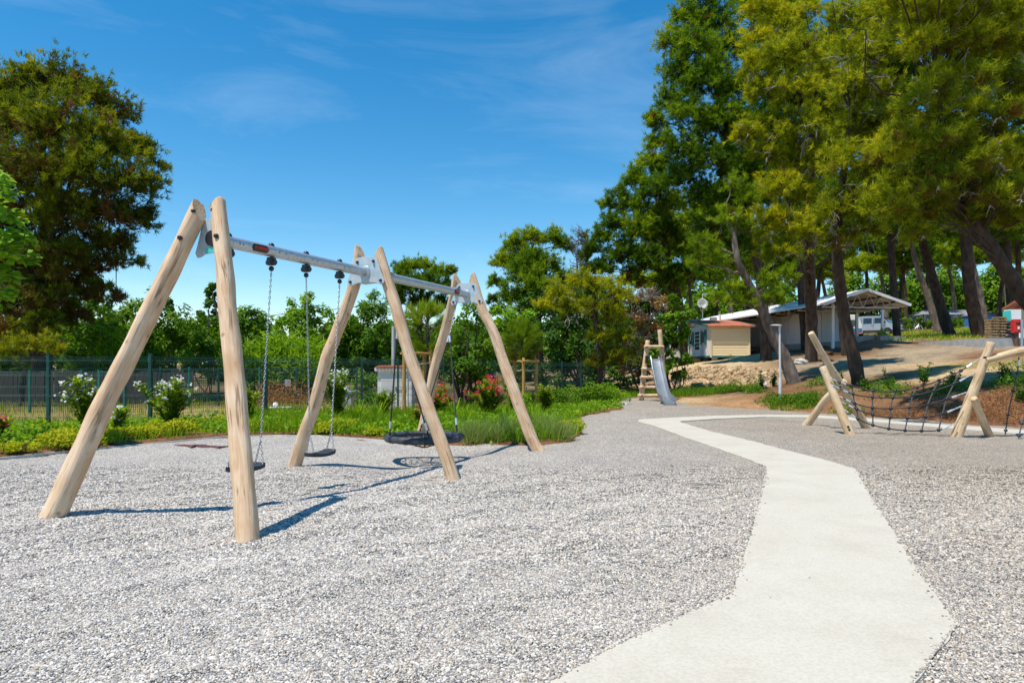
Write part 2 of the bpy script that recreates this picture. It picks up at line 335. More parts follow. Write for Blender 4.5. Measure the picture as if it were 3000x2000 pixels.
# ------------------------------------------------------------------ the lie of the land
def poly_from(pts, z=0.0): return [(gr(a, b, z).x, gr(a, b, z).y) for a, b in pts]
GRAVEL = [(-30, -3), (-30, 9.6)] + poly_from([(-60, 1350), (160, 1328), (400, 1305), (660, 1281), (800, 1277), (930, 1279), (1050, 1286), (1180, 1297), (1300, 1303), (1420, 1306), (1540, 1304), (1650, 1297),
    (1705, 1284), (1724, 1266), (1712, 1248), (1690, 1229), (1712, 1220), (1770, 1209), (1834, 1198), (1822, 1188), (1800, 1178), (1830, 1169), (1890, 1164), (1960, 1167), (1990, 1176), (2010, 1187), (2150, 1196), (2300, 1206),
    (2500, 1220), (2750, 1235), (3000, 1252), (3400, 1280)]) + [(26, 13.5), (26, -3)]
PATH = poly_from([(700, 2520), (1235, 2200), (1600, 1996), (1806, 1884), (2044, 1776), (2138, 1736), (2164, 1664), (2185, 1591), (2203, 1526), (2229, 1447), (2247, 1366), (2207, 1349), (2095, 1310), (1987, 1273), (1922, 1248), (1866, 1233),
    (1874, 1228), (1972, 1222), (2095, 1217), (2240, 1214), (2384, 1215), (2529, 1224), (2673, 1235), (2818, 1246), (3000, 1259), (3400, 1288),
    (3400, 1305), (3000, 1271), (2818, 1256), (2673, 1244), (2529, 1232), (2384, 1222), (2240, 1220), (2095, 1226), (1992, 1233), (2000, 1238), (2081, 1262), (2203, 1291), (2312, 1320), (2428, 1349), (2508, 1373), (2529, 1411),
    (2572, 1483), (2615, 1541), (2659, 1613), (2710, 1693), (2746, 1736), (2789, 1797), (2807, 1828), (2775, 1866), (2717, 1946), (2677, 1996), (2560, 2170), (2400, 2520)], 0.03)

def sdist(P, poly):
    """signed distance, positive inside; P (N,2)"""
    P = np.asarray(P, float); q = np.asarray(poly, float); n = len(q)
    d2 = np.full(len(P), 1e18); ins = np.zeros(len(P), bool)
    for i in range(n):
        a, b = q[i], q[(i + 1) % n]; e = b - a
        t = np.clip(((P - a) @ e) / max(e @ e, 1e-12), 0, 1)
        w = P - a - t[:, None] * e; d2 = np.minimum(d2, (w * w).sum(1))
        c = ((a[1] > P[:, 1]) != (b[1] > P[:, 1]))
        with np.errstate(divide='ignore', invalid='ignore'):
            xi = a[0] + (P[:, 1] - a[1]) / (b[1] - a[1]) * e[0]
        ins ^= c & (P[:, 0] < xi)
    d = np.sqrt(d2); return np.where(ins, d, -d)

ctl = []
def cp(px, py, Y): v = at(px, py, Y); ctl.append((v.x, v.y, v.z))
for x in (-90, -60, -40, -25, -14, -7, -2):
    for y in (-20, 0, 12, 17, 22, 30, 45, 70): ctl.append((x, y, 0.06 if y < 40 else 0.2))
for x, y in ((2.5, 16), (3, 20), (5, 25), (5, 31), (7, 34), (4, 36), (0, 36), (2, 50), (6, 45), (8, 27.5), (9, 25), (10.2, 23), (11.4, 21), (12.4, 19), (13.6, 17), (15, 14.6), (28, 13), (28, 0), (28, -20)): ctl.append((x, y, 0.06))
for a in [(2000, 1142, 35), (2080, 1146, 34.2), (2180, 1140, 34), (2260, 1137, 32.5), (2020, 1086, 38.5), (2100, 1080, 38.5), (2200, 1086, 38.5), (2020, 1066, 42), (2100, 1066, 43), (2200, 1056, 44), (2030, 1064, 48), (2100, 1061, 50), (2180, 1056, 51), (2000, 1064, 58),
          (2300, 1160, 26.5), (2300, 1122, 30), (2300, 1080, 36), (2230, 1030, 45), (2210, 1027, 56), (2330, 1024, 48), (2372, 1056, 40), (2450, 1019, 45), (2440, 1060, 36), (2515, 1122, 26), (2500, 1150, 23.5), (2500, 1080, 31),
          (2700, 1150, 22), (2700, 1112, 25), (2700, 1076, 30), (2700, 1040, 36), (2700, 1002, 44), (2600, 990, 46), (2520, 1000, 45), (2600, 981, 70), (2540, 982, 71), (2780, 984, 54), (2870, 988, 48), (2760, 966, 80), (2690, 966, 78),
          (2850, 1130, 20), (2850, 1090, 24), (2850, 1060, 28), (2880, 1020, 34), (2950, 1012, 36), (3000, 1012, 36), (2990, 1135, 18.6), (2990, 1090, 23), (3100, 1080, 24), (3250, 1100, 20), (3200, 1000, 38), (2900, 960, 80), (3100, 960, 80), (2250, 1010, 80), (2400, 990, 90)]: cp(*a)
for x, y, z in ((0, 90, 0.6), (-40, 110, 0.6), (-90, 120, 0.6), (40, 110, 7), (80, 100, 8.5), (80, 60, 6.5), (60, 30, 4), (60, 0, 1.5), (20, 130, 4), (120, 0, 3), (150, 150, 11), (-200, 200, 1), (0, 300, 4), (200, 350, 12), (-400, 0, 0), (400, 0, 6), (0, -200, 0), (-200, -200, 0), (200, -150, 2),
                (0, 1500, 6), (1500, 1500, 10), (-1500, 1500, 4), (1500, 0, 6), (-1500, 0, 2), (0, -1500, 0), (1500, -1500, 0), (-1500, -1500, 0)): ctl.append((x, y, z))
CT = np.array(ctl)
_A = np.sqrt(((CT[:, None, :2] - CT[None, :, :2]) ** 2).sum(-1))
_n = len(CT); _K = np.zeros((_n + 1, _n + 1)); _K[:_n, :_n] = _A - np.eye(_n) * 0.35; _K[_n, :_n] = 1; _K[:_n, _n] = 1
_W = np.linalg.solve(_K, np.append(CT[:, 2], 0))
def base_z(P):
    P = np.asarray(P, float); o = np.empty(len(P))
    for i in range(0, len(P), 20000):
        q = P[i:i + 20000]
        o[i:i + 20000] = np.sqrt(((q[:, None] - CT[None, :, :2]) ** 2).sum(-1)) @ _W[:_n] + _W[_n]
    x, y = P[:, 0], P[:, 1]
    rough = np.clip((x - 4) / 6, 0, 1) * np.clip((y - 16) / 10, 0.25, 1)
    o = o + rough * (0.05 * np.sin(x * 1.7 + 0.6 * y) * np.sin(y * 1.3 - 0.4 * x) + 0.025 * np.sin(x * 4.1 + y * 3.3))
    return o
def terr(P):
    P = np.asarray(P, float); s = sdist(P, GRAVEL); b = base_z(P)
    outz = np.minimum(b, -s * 0.55 + 0.004)
    return np.where(s > 0, -np.minimum(s * 0.6, 0.3) + 0.004, np.maximum(outz, 0.0 - 0.2))
def tz(x, y): return float(terr(np.array([[x, y]]))[0])
def on(px, Y, dz=0.0):
    """the ground point below photo column px at distance Y"""
    x = (px - 1500) / F * Y; return Vector((x, Y, tz(x, Y) + dz))

def axis(lo, hi, step, far):
    a = list(np.arange(lo, hi, step)); g = step; b = []; x = hi
    while x < far: b.append(x); g *= 1.35; x += g
    g = step; c = []; x = lo
    while x > -far: g *= 1.35; x -= g; c.append(x)
    return np.array(sorted(c) + a + b)
gx, gy = axis(-26, 48, 0.45, 2600), axis(-2, 74, 0.45, 2600)
XX, YY = np.meshgrid(gx, gy); PP = np.stack([XX.ravel(), YY.ravel()], 1)
ZZ = terr(PP)
nx, ny = len(gx), len(gy); ii = np.arange(nx * ny).reshape(ny, nx)
FF = np.stack([ii[:-1, :-1].ravel(), ii[:-1, 1:].ravel(), ii[1:, 1:].ravel(), ii[1:, :-1].ravel()], 1)
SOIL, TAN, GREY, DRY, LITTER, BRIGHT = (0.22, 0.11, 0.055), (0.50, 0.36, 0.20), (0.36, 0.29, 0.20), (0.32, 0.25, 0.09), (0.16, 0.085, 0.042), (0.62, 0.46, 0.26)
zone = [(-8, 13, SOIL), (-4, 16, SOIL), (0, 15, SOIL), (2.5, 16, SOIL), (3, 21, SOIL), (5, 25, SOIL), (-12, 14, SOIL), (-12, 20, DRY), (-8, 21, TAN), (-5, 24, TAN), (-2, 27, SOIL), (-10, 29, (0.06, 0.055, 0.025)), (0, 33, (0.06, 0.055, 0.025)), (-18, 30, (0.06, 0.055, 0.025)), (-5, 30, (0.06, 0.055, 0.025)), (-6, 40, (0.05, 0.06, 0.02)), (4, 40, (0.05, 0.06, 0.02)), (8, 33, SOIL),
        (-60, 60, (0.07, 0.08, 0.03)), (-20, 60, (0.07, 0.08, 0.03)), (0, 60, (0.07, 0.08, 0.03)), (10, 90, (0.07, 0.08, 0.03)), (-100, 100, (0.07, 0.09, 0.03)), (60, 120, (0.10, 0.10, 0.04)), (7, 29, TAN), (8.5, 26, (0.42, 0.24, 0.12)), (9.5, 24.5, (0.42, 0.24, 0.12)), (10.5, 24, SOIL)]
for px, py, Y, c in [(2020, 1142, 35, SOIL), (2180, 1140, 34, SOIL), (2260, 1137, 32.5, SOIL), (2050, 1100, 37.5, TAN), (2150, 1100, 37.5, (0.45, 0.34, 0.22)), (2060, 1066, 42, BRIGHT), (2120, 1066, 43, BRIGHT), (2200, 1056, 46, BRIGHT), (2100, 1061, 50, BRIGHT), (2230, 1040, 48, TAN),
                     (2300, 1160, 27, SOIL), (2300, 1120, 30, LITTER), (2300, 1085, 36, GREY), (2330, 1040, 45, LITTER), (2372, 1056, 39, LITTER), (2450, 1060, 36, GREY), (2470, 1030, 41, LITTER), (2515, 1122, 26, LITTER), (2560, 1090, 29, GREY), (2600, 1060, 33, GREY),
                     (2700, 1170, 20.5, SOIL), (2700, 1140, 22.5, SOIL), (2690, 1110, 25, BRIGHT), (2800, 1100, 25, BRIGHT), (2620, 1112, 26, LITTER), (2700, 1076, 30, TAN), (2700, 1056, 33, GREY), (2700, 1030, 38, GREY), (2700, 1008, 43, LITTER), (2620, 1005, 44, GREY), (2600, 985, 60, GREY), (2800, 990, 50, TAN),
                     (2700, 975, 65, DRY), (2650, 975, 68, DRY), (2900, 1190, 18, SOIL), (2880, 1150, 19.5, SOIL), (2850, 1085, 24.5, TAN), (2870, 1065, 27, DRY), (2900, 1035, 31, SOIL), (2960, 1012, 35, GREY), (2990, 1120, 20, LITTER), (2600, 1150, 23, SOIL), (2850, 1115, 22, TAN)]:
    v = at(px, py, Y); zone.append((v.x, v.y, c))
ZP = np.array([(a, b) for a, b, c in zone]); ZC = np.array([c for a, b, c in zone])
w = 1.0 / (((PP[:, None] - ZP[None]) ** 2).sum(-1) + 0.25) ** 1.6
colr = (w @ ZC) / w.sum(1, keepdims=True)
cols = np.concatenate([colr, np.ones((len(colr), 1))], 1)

m, n, l, b, o = new_mat('soil_ground'); M['ground'] = m
a = n.new('ShaderNodeAttribute'); a.attribute_name = 'soil'
g = n.new('ShaderNodeNewGeometry')
z1 = n.new('ShaderNodeTexNoise'); z1.inputs['Scale'].default_value = 1.1; z1.inputs['Detail'].default_value = 9; z1.inputs['Roughness'].default_value = 0.72
z2 = n.new('ShaderNodeTexNoise'); z2.inputs['Scale'].default_value = 14; z2.inputs['Detail'].default_value = 6; z2.inputs['Roughness'].default_value = 0.7
z3 = n.new('ShaderNodeTexVoronoi'); z3.inputs['Scale'].default_value = 11
for q in (z1, z2, z3): l.new(g.outputs['Position'], q.inputs['Vector'])
r1 = ramp(n, [(0.3, (0.5, 0.46, 0.42)), (0.5, (1, 1, 1)), (0.72, (1.3, 1.28, 1.2))]); l.new(z1.outputs['Fac'], r1.inputs['Fac'])
r2 = ramp(n, [(0.32, (0.55, 0.52, 0.5)), (0.55, (1.02, 1.02, 1.02)), (0.75, (1.35, 1.33, 1.3))]); l.new(z2.outputs['Fac'], r2.inputs['Fac'])
x1 = n.new('ShaderNodeMix'); x1.data_type = 'RGBA'; x1.blend_type = 'MULTIPLY'; x1.inputs[0].default_value = 1; x1.clamp_result = False
x2 = n.new('ShaderNodeMix'); x2.data_type = 'RGBA'; x2.blend_type = 'MULTIPLY'; x2.inputs[0].default_value = 1
l.new(a.outputs['Color'], x1.inputs[6]); l.new(r1.outputs[0], x1.inputs[7]); l.new(x1.outputs[2], x2.inputs[6]); l.new(r2.outputs[0], x2.inputs[7])
sp = ramp(n, [(0.05, (1, 1, 1)), (0.09, (0, 0, 0))]); l.new(z3.outputs['Distance'], sp.inputs['Fac'])
x3 = n.new('ShaderNodeMix'); x3.data_type = 'RGBA'; x3.inputs[7].default_value = (0.58, 0.5, 0.4, 1); l.new(sp.outputs[0], x3.inputs[0]); l.new(x2.outputs[2], x3.inputs[6])
l.new(x3.outputs[2], b.inputs['Base Color']); b.inputs['Roughness'].default_value = 0.95; b.inputs['Specular IOR Level'].default_value = 0.1
bp = n.new('ShaderNodeBump'); bp.inputs['Strength'].default_value = 0.9; bp.inputs['Distance'].default_value = 0.06; l.new(z2.outputs['Fac'], bp.inputs['Height']); l.new(bp.outputs[0], b.inputs['Normal'])
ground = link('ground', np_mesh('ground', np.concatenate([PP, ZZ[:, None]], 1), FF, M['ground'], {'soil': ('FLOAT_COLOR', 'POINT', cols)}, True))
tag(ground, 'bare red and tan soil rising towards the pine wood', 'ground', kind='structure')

# ------------------------------------------------------------------ gravel
BN, BM, BF = Vector((-3.17, 7.12, 2.85)), Vector((-2.06, 9.78, 2.85)), Vector((-0.8, 12.8, 2.85))      # axis of the swing beam
def seg_d(P, a, b_):
    e = np.array([b_.x - a.x, b_.y - a.y]); p0 = np.array([a.x, a.y]); t = np.clip(((P - p0) @ e) / (e @ e), 0, 1)
    return np.sqrt(((P - p0 - t[:, None] * e) ** 2).sum(1))
def gz(P):
    P = np.asarray(P, float); x, y = P[:, 0], P[:, 1]
    u = 0.008 * np.sin(1.9 * x + 0.7 * y) + 0.008 * np.sin(2.3 * y - 1.1 * x + 1) + 0.006 * np.sin(4.7 * x + 3.1 * y) + 0.005 * np.sin(6.1 * y - 4.4 * x) + 0.004 * np.sin(9.3 * x - 8.1 * y)
    dip = 0.075 * np.exp(-(seg_d(P, BN.lerp(BM, 0.1), BM.lerp(BF, 0.9)) / 0.62) ** 2)
    ps = np.clip(-sdist(P, PATH) / 0.5, 0, 1)
    return u * (0.35 + 0.9 * ps) - dip
s_ = 0.16
ax_, ay_ = np.arange(-18, 20, s_), np.arange(-2, 35, s_)
gX, gY = np.meshgrid(ax_, ay_); GP = np.stack([gX.ravel(), gY.ravel()], 1)
ok = (sdist(GP, GRAVEL) > -0.7).reshape(gX.shape)
gi = np.arange(len(GP)).reshape(gX.shape)
keep = ok[:-1, :-1] & ok[:-1, 1:] & ok[1:, 1:] & ok[1:, :-1]
GFc = np.stack([gi[:-1, :-1][keep], gi[:-1, 1:][keep], gi[1:, 1:][keep], gi[1:, :-1][keep]], 1)
used = np.unique(GFc); remap = np.zeros(len(GP), int); remap[used] = np.arange(len(used))
GV = np.concatenate([GP[used], gz(GP[used])[:, None]], 1)
GRAV = [(0.0, (0.12, 0.115, 0.12)), (0.12, (0.20, 0.195, 0.20)), (0.28, (0.31, 0.30, 0.30)), (0.42, (0.42, 0.395, 0.37)), (0.54, (0.42, 0.345, 0.26)), (0.66, (0.52, 0.47, 0.405)), (0.82, (0.61, 0.575, 0.52)), (1.0, (0.70, 0.67, 0.62))]
def gravel_mat(name, inst):
    m, n, l, b, o = new_mat(name)
    g = n.new('ShaderNodeNewGeometry')
    if inst:
        a = n.new('ShaderNodeAttribute'); a.attribute_name = 'tint'; a.attribute_type = 'INSTANCER'; fac = a.outputs['Fac']
    else:
        v = n.new('ShaderNodeTexVoronoi'); v.inputs['Scale'].default_value = 70; l.new(g.outputs['Position'], v.inputs['Vector'])
        sx = n.new('ShaderNodeSeparateColor'); l.new(v.outputs['Color'], sx.inputs[0]); fac = sx.outputs[0]
        bp = n.new('ShaderNodeBump'); bp.invert = True; bp.inputs['Strength'].default_value = 1.0; bp.inputs['Distance'].default_value = 0.012
        l.new(v.outputs['Distance'], bp.inputs['Height']); l.new(bp.outputs[0], b.inputs['Normal'])
    big = n.new('ShaderNodeTexNoise'); big.inputs['Scale'].default_value = 0.7; big.inputs['Detail'].default_value = 6; big.inputs['Roughness'].default_value = 0.65
    l.new(g.outputs['Position'], big.inputs['Vector'])
    ad = n.new('ShaderNodeMath'); ad.operation = 'MULTIPLY_ADD'; ad.inputs[1].default_value = 0.4; ad.inputs[2].default_value = (-0.17 if inst else -0.235)
    l.new(big.outputs['Fac'], ad.inputs[0]); a2 = n.new('ShaderNodeMath'); l.new(fac, a2.inputs[0]); l.new(ad.outputs[0], a2.inputs[1])
    # pine litter makes the gravel under the trees on the right browner
    sx2 = n.new('ShaderNodeSeparateXYZ'); l.new(g.outputs['Position'], sx2.inputs[0])
    mr = n.new('ShaderNodeMapRange'); mr.inputs[1].default_value = -1.5; mr.inputs[2].default_value = 7; mr.inputs[3].default_value = 0.12; mr.inputs[4].default_value = 1.0; l.new(sx2.outputs[0], mr.inputs[0])
    r = ramp(n, GRAV); l.new(a2.outputs[0], r.inputs['Fac'])
    lt = n.new('ShaderNodeMix'); lt.data_type = 'RGBA'; lt.blend_type = 'MULTIPLY'; lt.inputs[7].default_value = (0.80, 0.735, 0.65, 1)
    l.new(mr.outputs[0], lt.inputs[0]); l.new(r.outputs[0], lt.inputs[6])
    l.new(lt.outputs[2], b.inputs['Base Color']); b.inputs['Roughness'].default_value = 0.7; b.inputs['Specular IOR Level'].default_value = 0.3
    return m
M['gravel'] = gravel_mat('gravel_bed', False); M['pebble'] = gravel_mat('pebble', True)
gb = link('gravel_ground', np_mesh('gravel_ground', GV, remap[GFc], M['gravel'], None, True))
tag(gb, 'light grey gravel covering the playground', 'gravel ground', kind='structure')

def jitter(y0, y1, sp):
    n1 = int((y1 - y0) / sp); rows = y0 + (np.arange(n1) + 0.5) * sp; P = []
    for y in rows:
        hw = 0.84 * y + 0.5; k = int(2 * hw / sp); P.append(np.stack([-hw + (np.arange(k) + 0.5) * sp, np.full(k, y)], 1))
    P = np.concatenate(P); return P + RG.uniform(-0.5, 0.5, P.shape) * sp
PB = np.concatenate([jitter(2.9, 5.2, 0.0102), jitter(5.2, 10.5, 0.0152)])
ps = sdist(PB, PATH)
keepm = ((ps < 0.010) | (RG.random(len(PB)) < 0.22 * np.exp(-np.maximum(ps, 0) / 0.018) + 0.00012)) & (RG.random(len(PB)) < np.clip((10.5 - PB[:, 1]) / 3.2, 0, 1))
PB, ps = PB[keepm], ps[keepm]
zb = np.where(ps > 0.0, 0.033, gz(PB) + RG.uniform(-0.002, 0.003, len(PB)) + 0.02 * np.exp(-np.maximum(-ps, 0) / 0.04))
zb = zb + np.where(ps > 0, 0, 0.013 * np.clip(np.sin(PB[:, 0] * 13 + 3 * np.sin(PB[:, 1] * 5.1)) * np.sin(PB[:, 1] * 15 + 2.6 * np.sin(PB[:, 0] * 6.3)) + 0.4 * np.sin(PB[:, 0] * 4.1 - PB[:, 1] * 6.7), 0, 1) * np.clip(-ps / 0.25, 0, 1))
pm = bpy.data.meshes.new('gravel'); pm.vertices.add(len(PB)); pm.vertices.foreach_set('co', np.concatenate([PB, zb[:, None]], 1).astype(np.float32).ravel())
at_ = pm.attributes.new('tint', 'FLOAT', 'POINT'); at_.data.foreach_set('value', RG.random(len(PB)).astype(np.float32))
at_ = pm.attributes.new('size', 'FLOAT_VECTOR', 'POINT')
sz = RG.lognormal(math.log(0.0060), 0.26, len(PB)) * np.where(PB[:, 1] > 5.2, 1.38, 1.0)
at_.data.foreach_set('vector', (sz[:, None] * RG.uniform([0.9, 0.7, 0.5], [1.35, 1.05, 0.8], (len(PB), 3))).astype(np.float32).ravel())
at_ = pm.attributes.new('turn', 'FLOAT_VECTOR', 'POINT'); at_.data.foreach_set('vector', RG.uniform([-0.4, -0.4, 0], [0.4, 0.4, 6.28], (len(PB), 3)).astype(np.float32).ravel())
pm.materials.append(M['pebble'])
pebbles = link('gravel', pm); tag(pebbles, 'loose rounded pebbles lying on the gravel in front', 'gravel', kind='stuff')
ng = bpy.data.node_groups.new('scatter_pebbles', 'GeometryNodeTree')
ng.interface.new_socket('Geometry', in_out='INPUT', socket_type='NodeSocketGeometry'); ng.interface.new_socket('Geometry', in_out='OUTPUT', socket_type='NodeSocketGeometry')
N_, L_ = ng.nodes, ng.links
gin, gout = N_.new('NodeGroupInput'), N_.new('NodeGroupOutput')
ico = N_.new('GeometryNodeMeshIcoSphere'); ico.inputs['Radius'].default_value = 1.0; ico.inputs['Subdivisions'].default_value = 2
sm = N_.new('GeometryNodeSetShadeSmooth'); L_.new(ico.outputs[0], sm.inputs[0])
smt = N_.new('GeometryNodeSetMaterial'); smt.inputs['Material'].default_value = M['pebble']; L_.new(sm.outputs[0], smt.inputs[0])
iop = N_.new('GeometryNodeInstanceOnPoints'); L_.new(gin.outputs[0], iop.inputs['Points']); L_.new(smt.outputs[0], iop.inputs['Instance'])
def named(nm):
    q = N_.new('GeometryNodeInputNamedAttribute'); q.data_type = 'FLOAT_VECTOR'; q.inputs[0].default_value = nm; return q.outputs[0]
L_.new(named('size'), iop.inputs['Scale'])
L_.new(named('turn'), iop.inputs['Rotation'])
L_.new(iop.outputs[0], gout.inputs[0])
md = pebbles.modifiers.new('scatter', 'NODES'); md.node_group = ng

# ------------------------------------------------------------------ pale path
def ragged(poly, step, amp):
    o_ = []; q = [Vector((a, b)) for a, b in poly]; c1 = 0
    for i in range(len(q)):
        a, b_ = q[i], q[(i + 1) % len(q)]; k = max(1, int((b_ - a).length / step))
        nrm = Vector((-(b_ - a).y, (b_ - a).x)).normalized()
        for j in range(k):
            c1 = 0.6 * c1 + rnd.gauss(0, amp); o_.append(a.lerp(b_, j / k) + nrm * c1)
    return o_
pr = ragged(PATH, 0.07, 0.009)
bm = bmesh.new(); top = [bm.verts.new((p.x, p.y, 0.030)) for p in pr]; low = [bm.verts.new((p.x, p.y, -0.06)) for p in pr]
f_ = bm.faces.new(top)
if f_.normal.z < 0: f_.normal_flip()
for i in range(len(pr)): bm.faces.new((top[i - 1], low[i - 1], low[i], top[i]))
bmesh.ops.triangulate(bm, faces=[f_]); bmesh.ops.recalc_face_normals(bm, faces=bm.faces)
pmesh = bpy.data.meshes.new('path'); bm.to_mesh(pmesh); bm.free()
m, n, l, b, o = new_mat('pale_concrete')
g = n.new('ShaderNodeNewGeometry')
z1 = n.new('ShaderNodeTexNoise'); z1.inputs['Scale'].default_value = 1.5; z1.inputs['Detail'].default_value = 8; z1.inputs['Roughness'].default_value = 0.7
z2 = n.new('ShaderNodeTexNoise'); z2.inputs['Scale'].default_value = 55; z2.inputs['Detail'].default_value = 5
z3 = n.new('ShaderNodeTexNoise'); z3.inputs['Scale'].default_value = 3.4; z3.inputs['Detail'].default_value = 7; z3.inputs['Roughness'].default_value = 0.75
mp3 = n.new('ShaderNodeMapping'); mp3.inputs['Scale'].default_value = (0.6, 2.0, 1); mp3.inputs['Rotation'].default_value = (0, 0, 0.3); l.new(g.outputs['Position'], mp3.inputs[0]); l.new(mp3.outputs[0], z3.inputs['Vector'])
for q in (z1, z2): l.new(g.outputs['Position'], q.inputs['Vector'])
r1 = ramp(n, [(0.28, (0.475, 0.435, 0.36)), (0.5, (0.53, 0.49, 0.41)), (0.75, (0.565, 0.53, 0.455))]); l.new(z1.outputs['Fac'], r1.inputs['Fac'])
st = ramp(n, [(0.60, (0, 0, 0)), (0.78, (0.6, 0.6, 0.6))]); l.new(z3.outputs['Fac'], st.inputs['Fac'])
xs = n.new('ShaderNodeMix'); xs.data_type = 'RGBA'; xs.inputs[7].default_value = (0.62, 0.46, 0.27, 1); l.new(st.outputs[0], xs.inputs[0]); l.new(r1.outputs[0], xs.inputs[6])
r2 = ramp(n, [(0.3, (0.86, 0.86, 0.86)), (0.6, (1, 1, 1))]); l.new(z2.outputs['Fac'], r2.inputs['Fac'])
xm = n.new('ShaderNodeMix'); xm.data_type = 'RGBA'; xm.blend_type = 'MULTIPLY'; xm.inputs[0].default_value = 1; l.new(xs.outputs[2], xm.inputs[6]); l.new(r2.outputs[0], xm.inputs[7])
l.new(xm.outputs[2], b.inputs['Base Color']); b.inputs['Roughness'].default_value = 0.85; b.inputs['Specular IOR Level'].default_value = 0.2
bp = n.new('ShaderNodeBump'); bp.inputs['Strength'].default_value = 0.35; bp.inputs['Distance'].default_value = 0.006; l.new(z2.outputs['Fac'], bp.inputs['Height']); l.new(bp.outputs[0], b.inputs['Normal'])
pmesh.materials.append(m); path = link('path', pmesh); tag(path, 'pale concrete path winding through the gravel', 'path', kind='structure')

# kerb along the planting bed on the left and in the middle
kp = GRAVEL[2:10]
mb = MB()
for i in range(len(kp) - 1):
    a, b_ = Vector((*kp[i], 0)), Vector((*kp[i + 1], 0))
    mb.beam(a + Vector((0, 0, -0.012)), b_ + Vector((0, 0, -0.012)), 0.032, 0.08)
tag(mb.build('kerb', M['kerb']), 'thin pale kerb between the gravel and the planting bed', 'kerb', kind='structure')

# ------------------------------------------------------------------ round-wood posts
def catmull(pts, k):
    """pts: list of (Vector, radius) -> smooth dense list"""
    o_ = []; n = len(pts)
    for i in range(n - 1):
        p0, p1, p2, p3 = pts[max(i - 1, 0)], pts[i], pts[i + 1], pts[min(i + 2, n - 1)]
        for j in range(k):
            t = j / k
            def c(a, b, c_, d): return 0.5 * ((2 * b) + (c_ - a) * t + (2 * a - 5 * b + 4 * c_ - d) * t * t + (3 * b - a - 3 * c_ + d) * t ** 3)
            o_.append((c(p0[0], p1[0], p2[0], p3[0]), c(p0[1], p1[1], p2[1], p3[1])))
    o_.append(pts[-1]); return o_
def log(name, pts, mat, parent, seed=0, cut=None, kcut=0.0, seg=28, per=10, lump=0.075, sink=0.12, round_top=0.6):
    """pts: [(world point, radius)]; the object's own Z runs along the stem so that the grain follows it"""
    r_ = random.Random(seed); P = [(Vector(p), r) for p, r in pts]
    d0 = (P[1][0] - P[0][0]).normalized()
    P = [(P[0][0] - d0 * sink, P[0][1])] + P
    foot, top = P[0][0], P[-1][0]; ax = (top - foot).normalized()
    q = ax.to_track_quat('Z', 'Y'); qi = q.inverted()
    sm_ = catmull([(qi @ (p - foot), r) for p, r in P], per); n = len(sm_)
    ph = [r_.uniform(0, 6.28) for _ in range(8)]
    mb = MB(); rings = []
    H = sm_[-1][0].z
    prevx = Vector((1, 0, 0))
    for i, (p, r) in enumerate(sm_):
        t = sm_[min(i + 1, n - 1)][0] - sm_[max(i - 1, 0)][0]; t.normalize()
        x = (prevx - t * prevx.dot(t)).normalized(); prevx = x; y = t.cross(x); ring = []
        for k in range(seg):
            a = 2 * math.pi * k / seg; z = p.z
            w = 1 + lump * (0.55 * math.sin(2 * a + ph[0] + z * 1.1) + 0.45 * math.sin(3 * a + ph[1] - z * 2.3) + 0.4 * math.sin(5 * a + ph[2] + 0.7 * z) + 0.5 * math.sin(z * 4.7 + ph[3]) * math.cos(a + ph[4]) + 0.35 * math.sin(z * 11 + ph[5] + 2 * a))
            ring.append(p + (x * math.cos(a) + y * math.sin(a)) * r * w)
        rings.append(ring)
    rt = P[-1][1]
    for e, s in ((0.012, 0.93), (0.02, 0.8), (0.024, 0.4)):          # eased edge at the top
        c = sm_[-1][0]; rings.append([c + Vector((0, 0, e)) + (v - c) * s for v in rings[n - 1]])
    if cut is not None:
        inner = qi @ Vector(cut); inner.z = 0; inner.normalize(); c = sm_[-1][0]
        for ring in rings:
            for k in range(seg):
                zc = c.z + 0.02 - kcut * ((ring[k] - c).dot(inner) + rt)
                if ring[k].z > zc:
                    ring[k].z = zc - 0.25 * (ring[k].z - zc) * 0.0
    b0 = 0
    for ring in rings: mb.v += [tuple(v) for v in ring]
    for i in range(len(rings) - 1):
        for k in range(seg):
            k2 = (k + 1) % seg; mb.f.append((i * seg + k, i * seg + k2, (i + 1) * seg + k2, (i + 1) * seg + k))
    mb.f.append(tuple(reversed(range(seg)))); mb.f.append(tuple((len(rings) - 1) * seg + k for k in range(seg)))
    o = link(name, mb.mesh(name, mat, None, True), parent)
    o.location = foot - WO[parent.name]; o.rotation_mode = 'QUATERNION'; o.rotation_quaternion = q
    WO[o.name] = foot
    return o
def stem(pix, Y0, Y1, r0, r1):
    """photo outline of a post -> 3D centre line; distance runs evenly from foot to top"""
    n = len(pix); y0, y1 = pix[0][1], pix[-1][1]
    out_ = []
    for a, b_ in pix:
        t = (y0 - b_) / (y0 - y1); out_.append((at(a, b_, Y0 + (Y1 - Y0) * t), r0 + (r1 - r0) * t))
    return out_

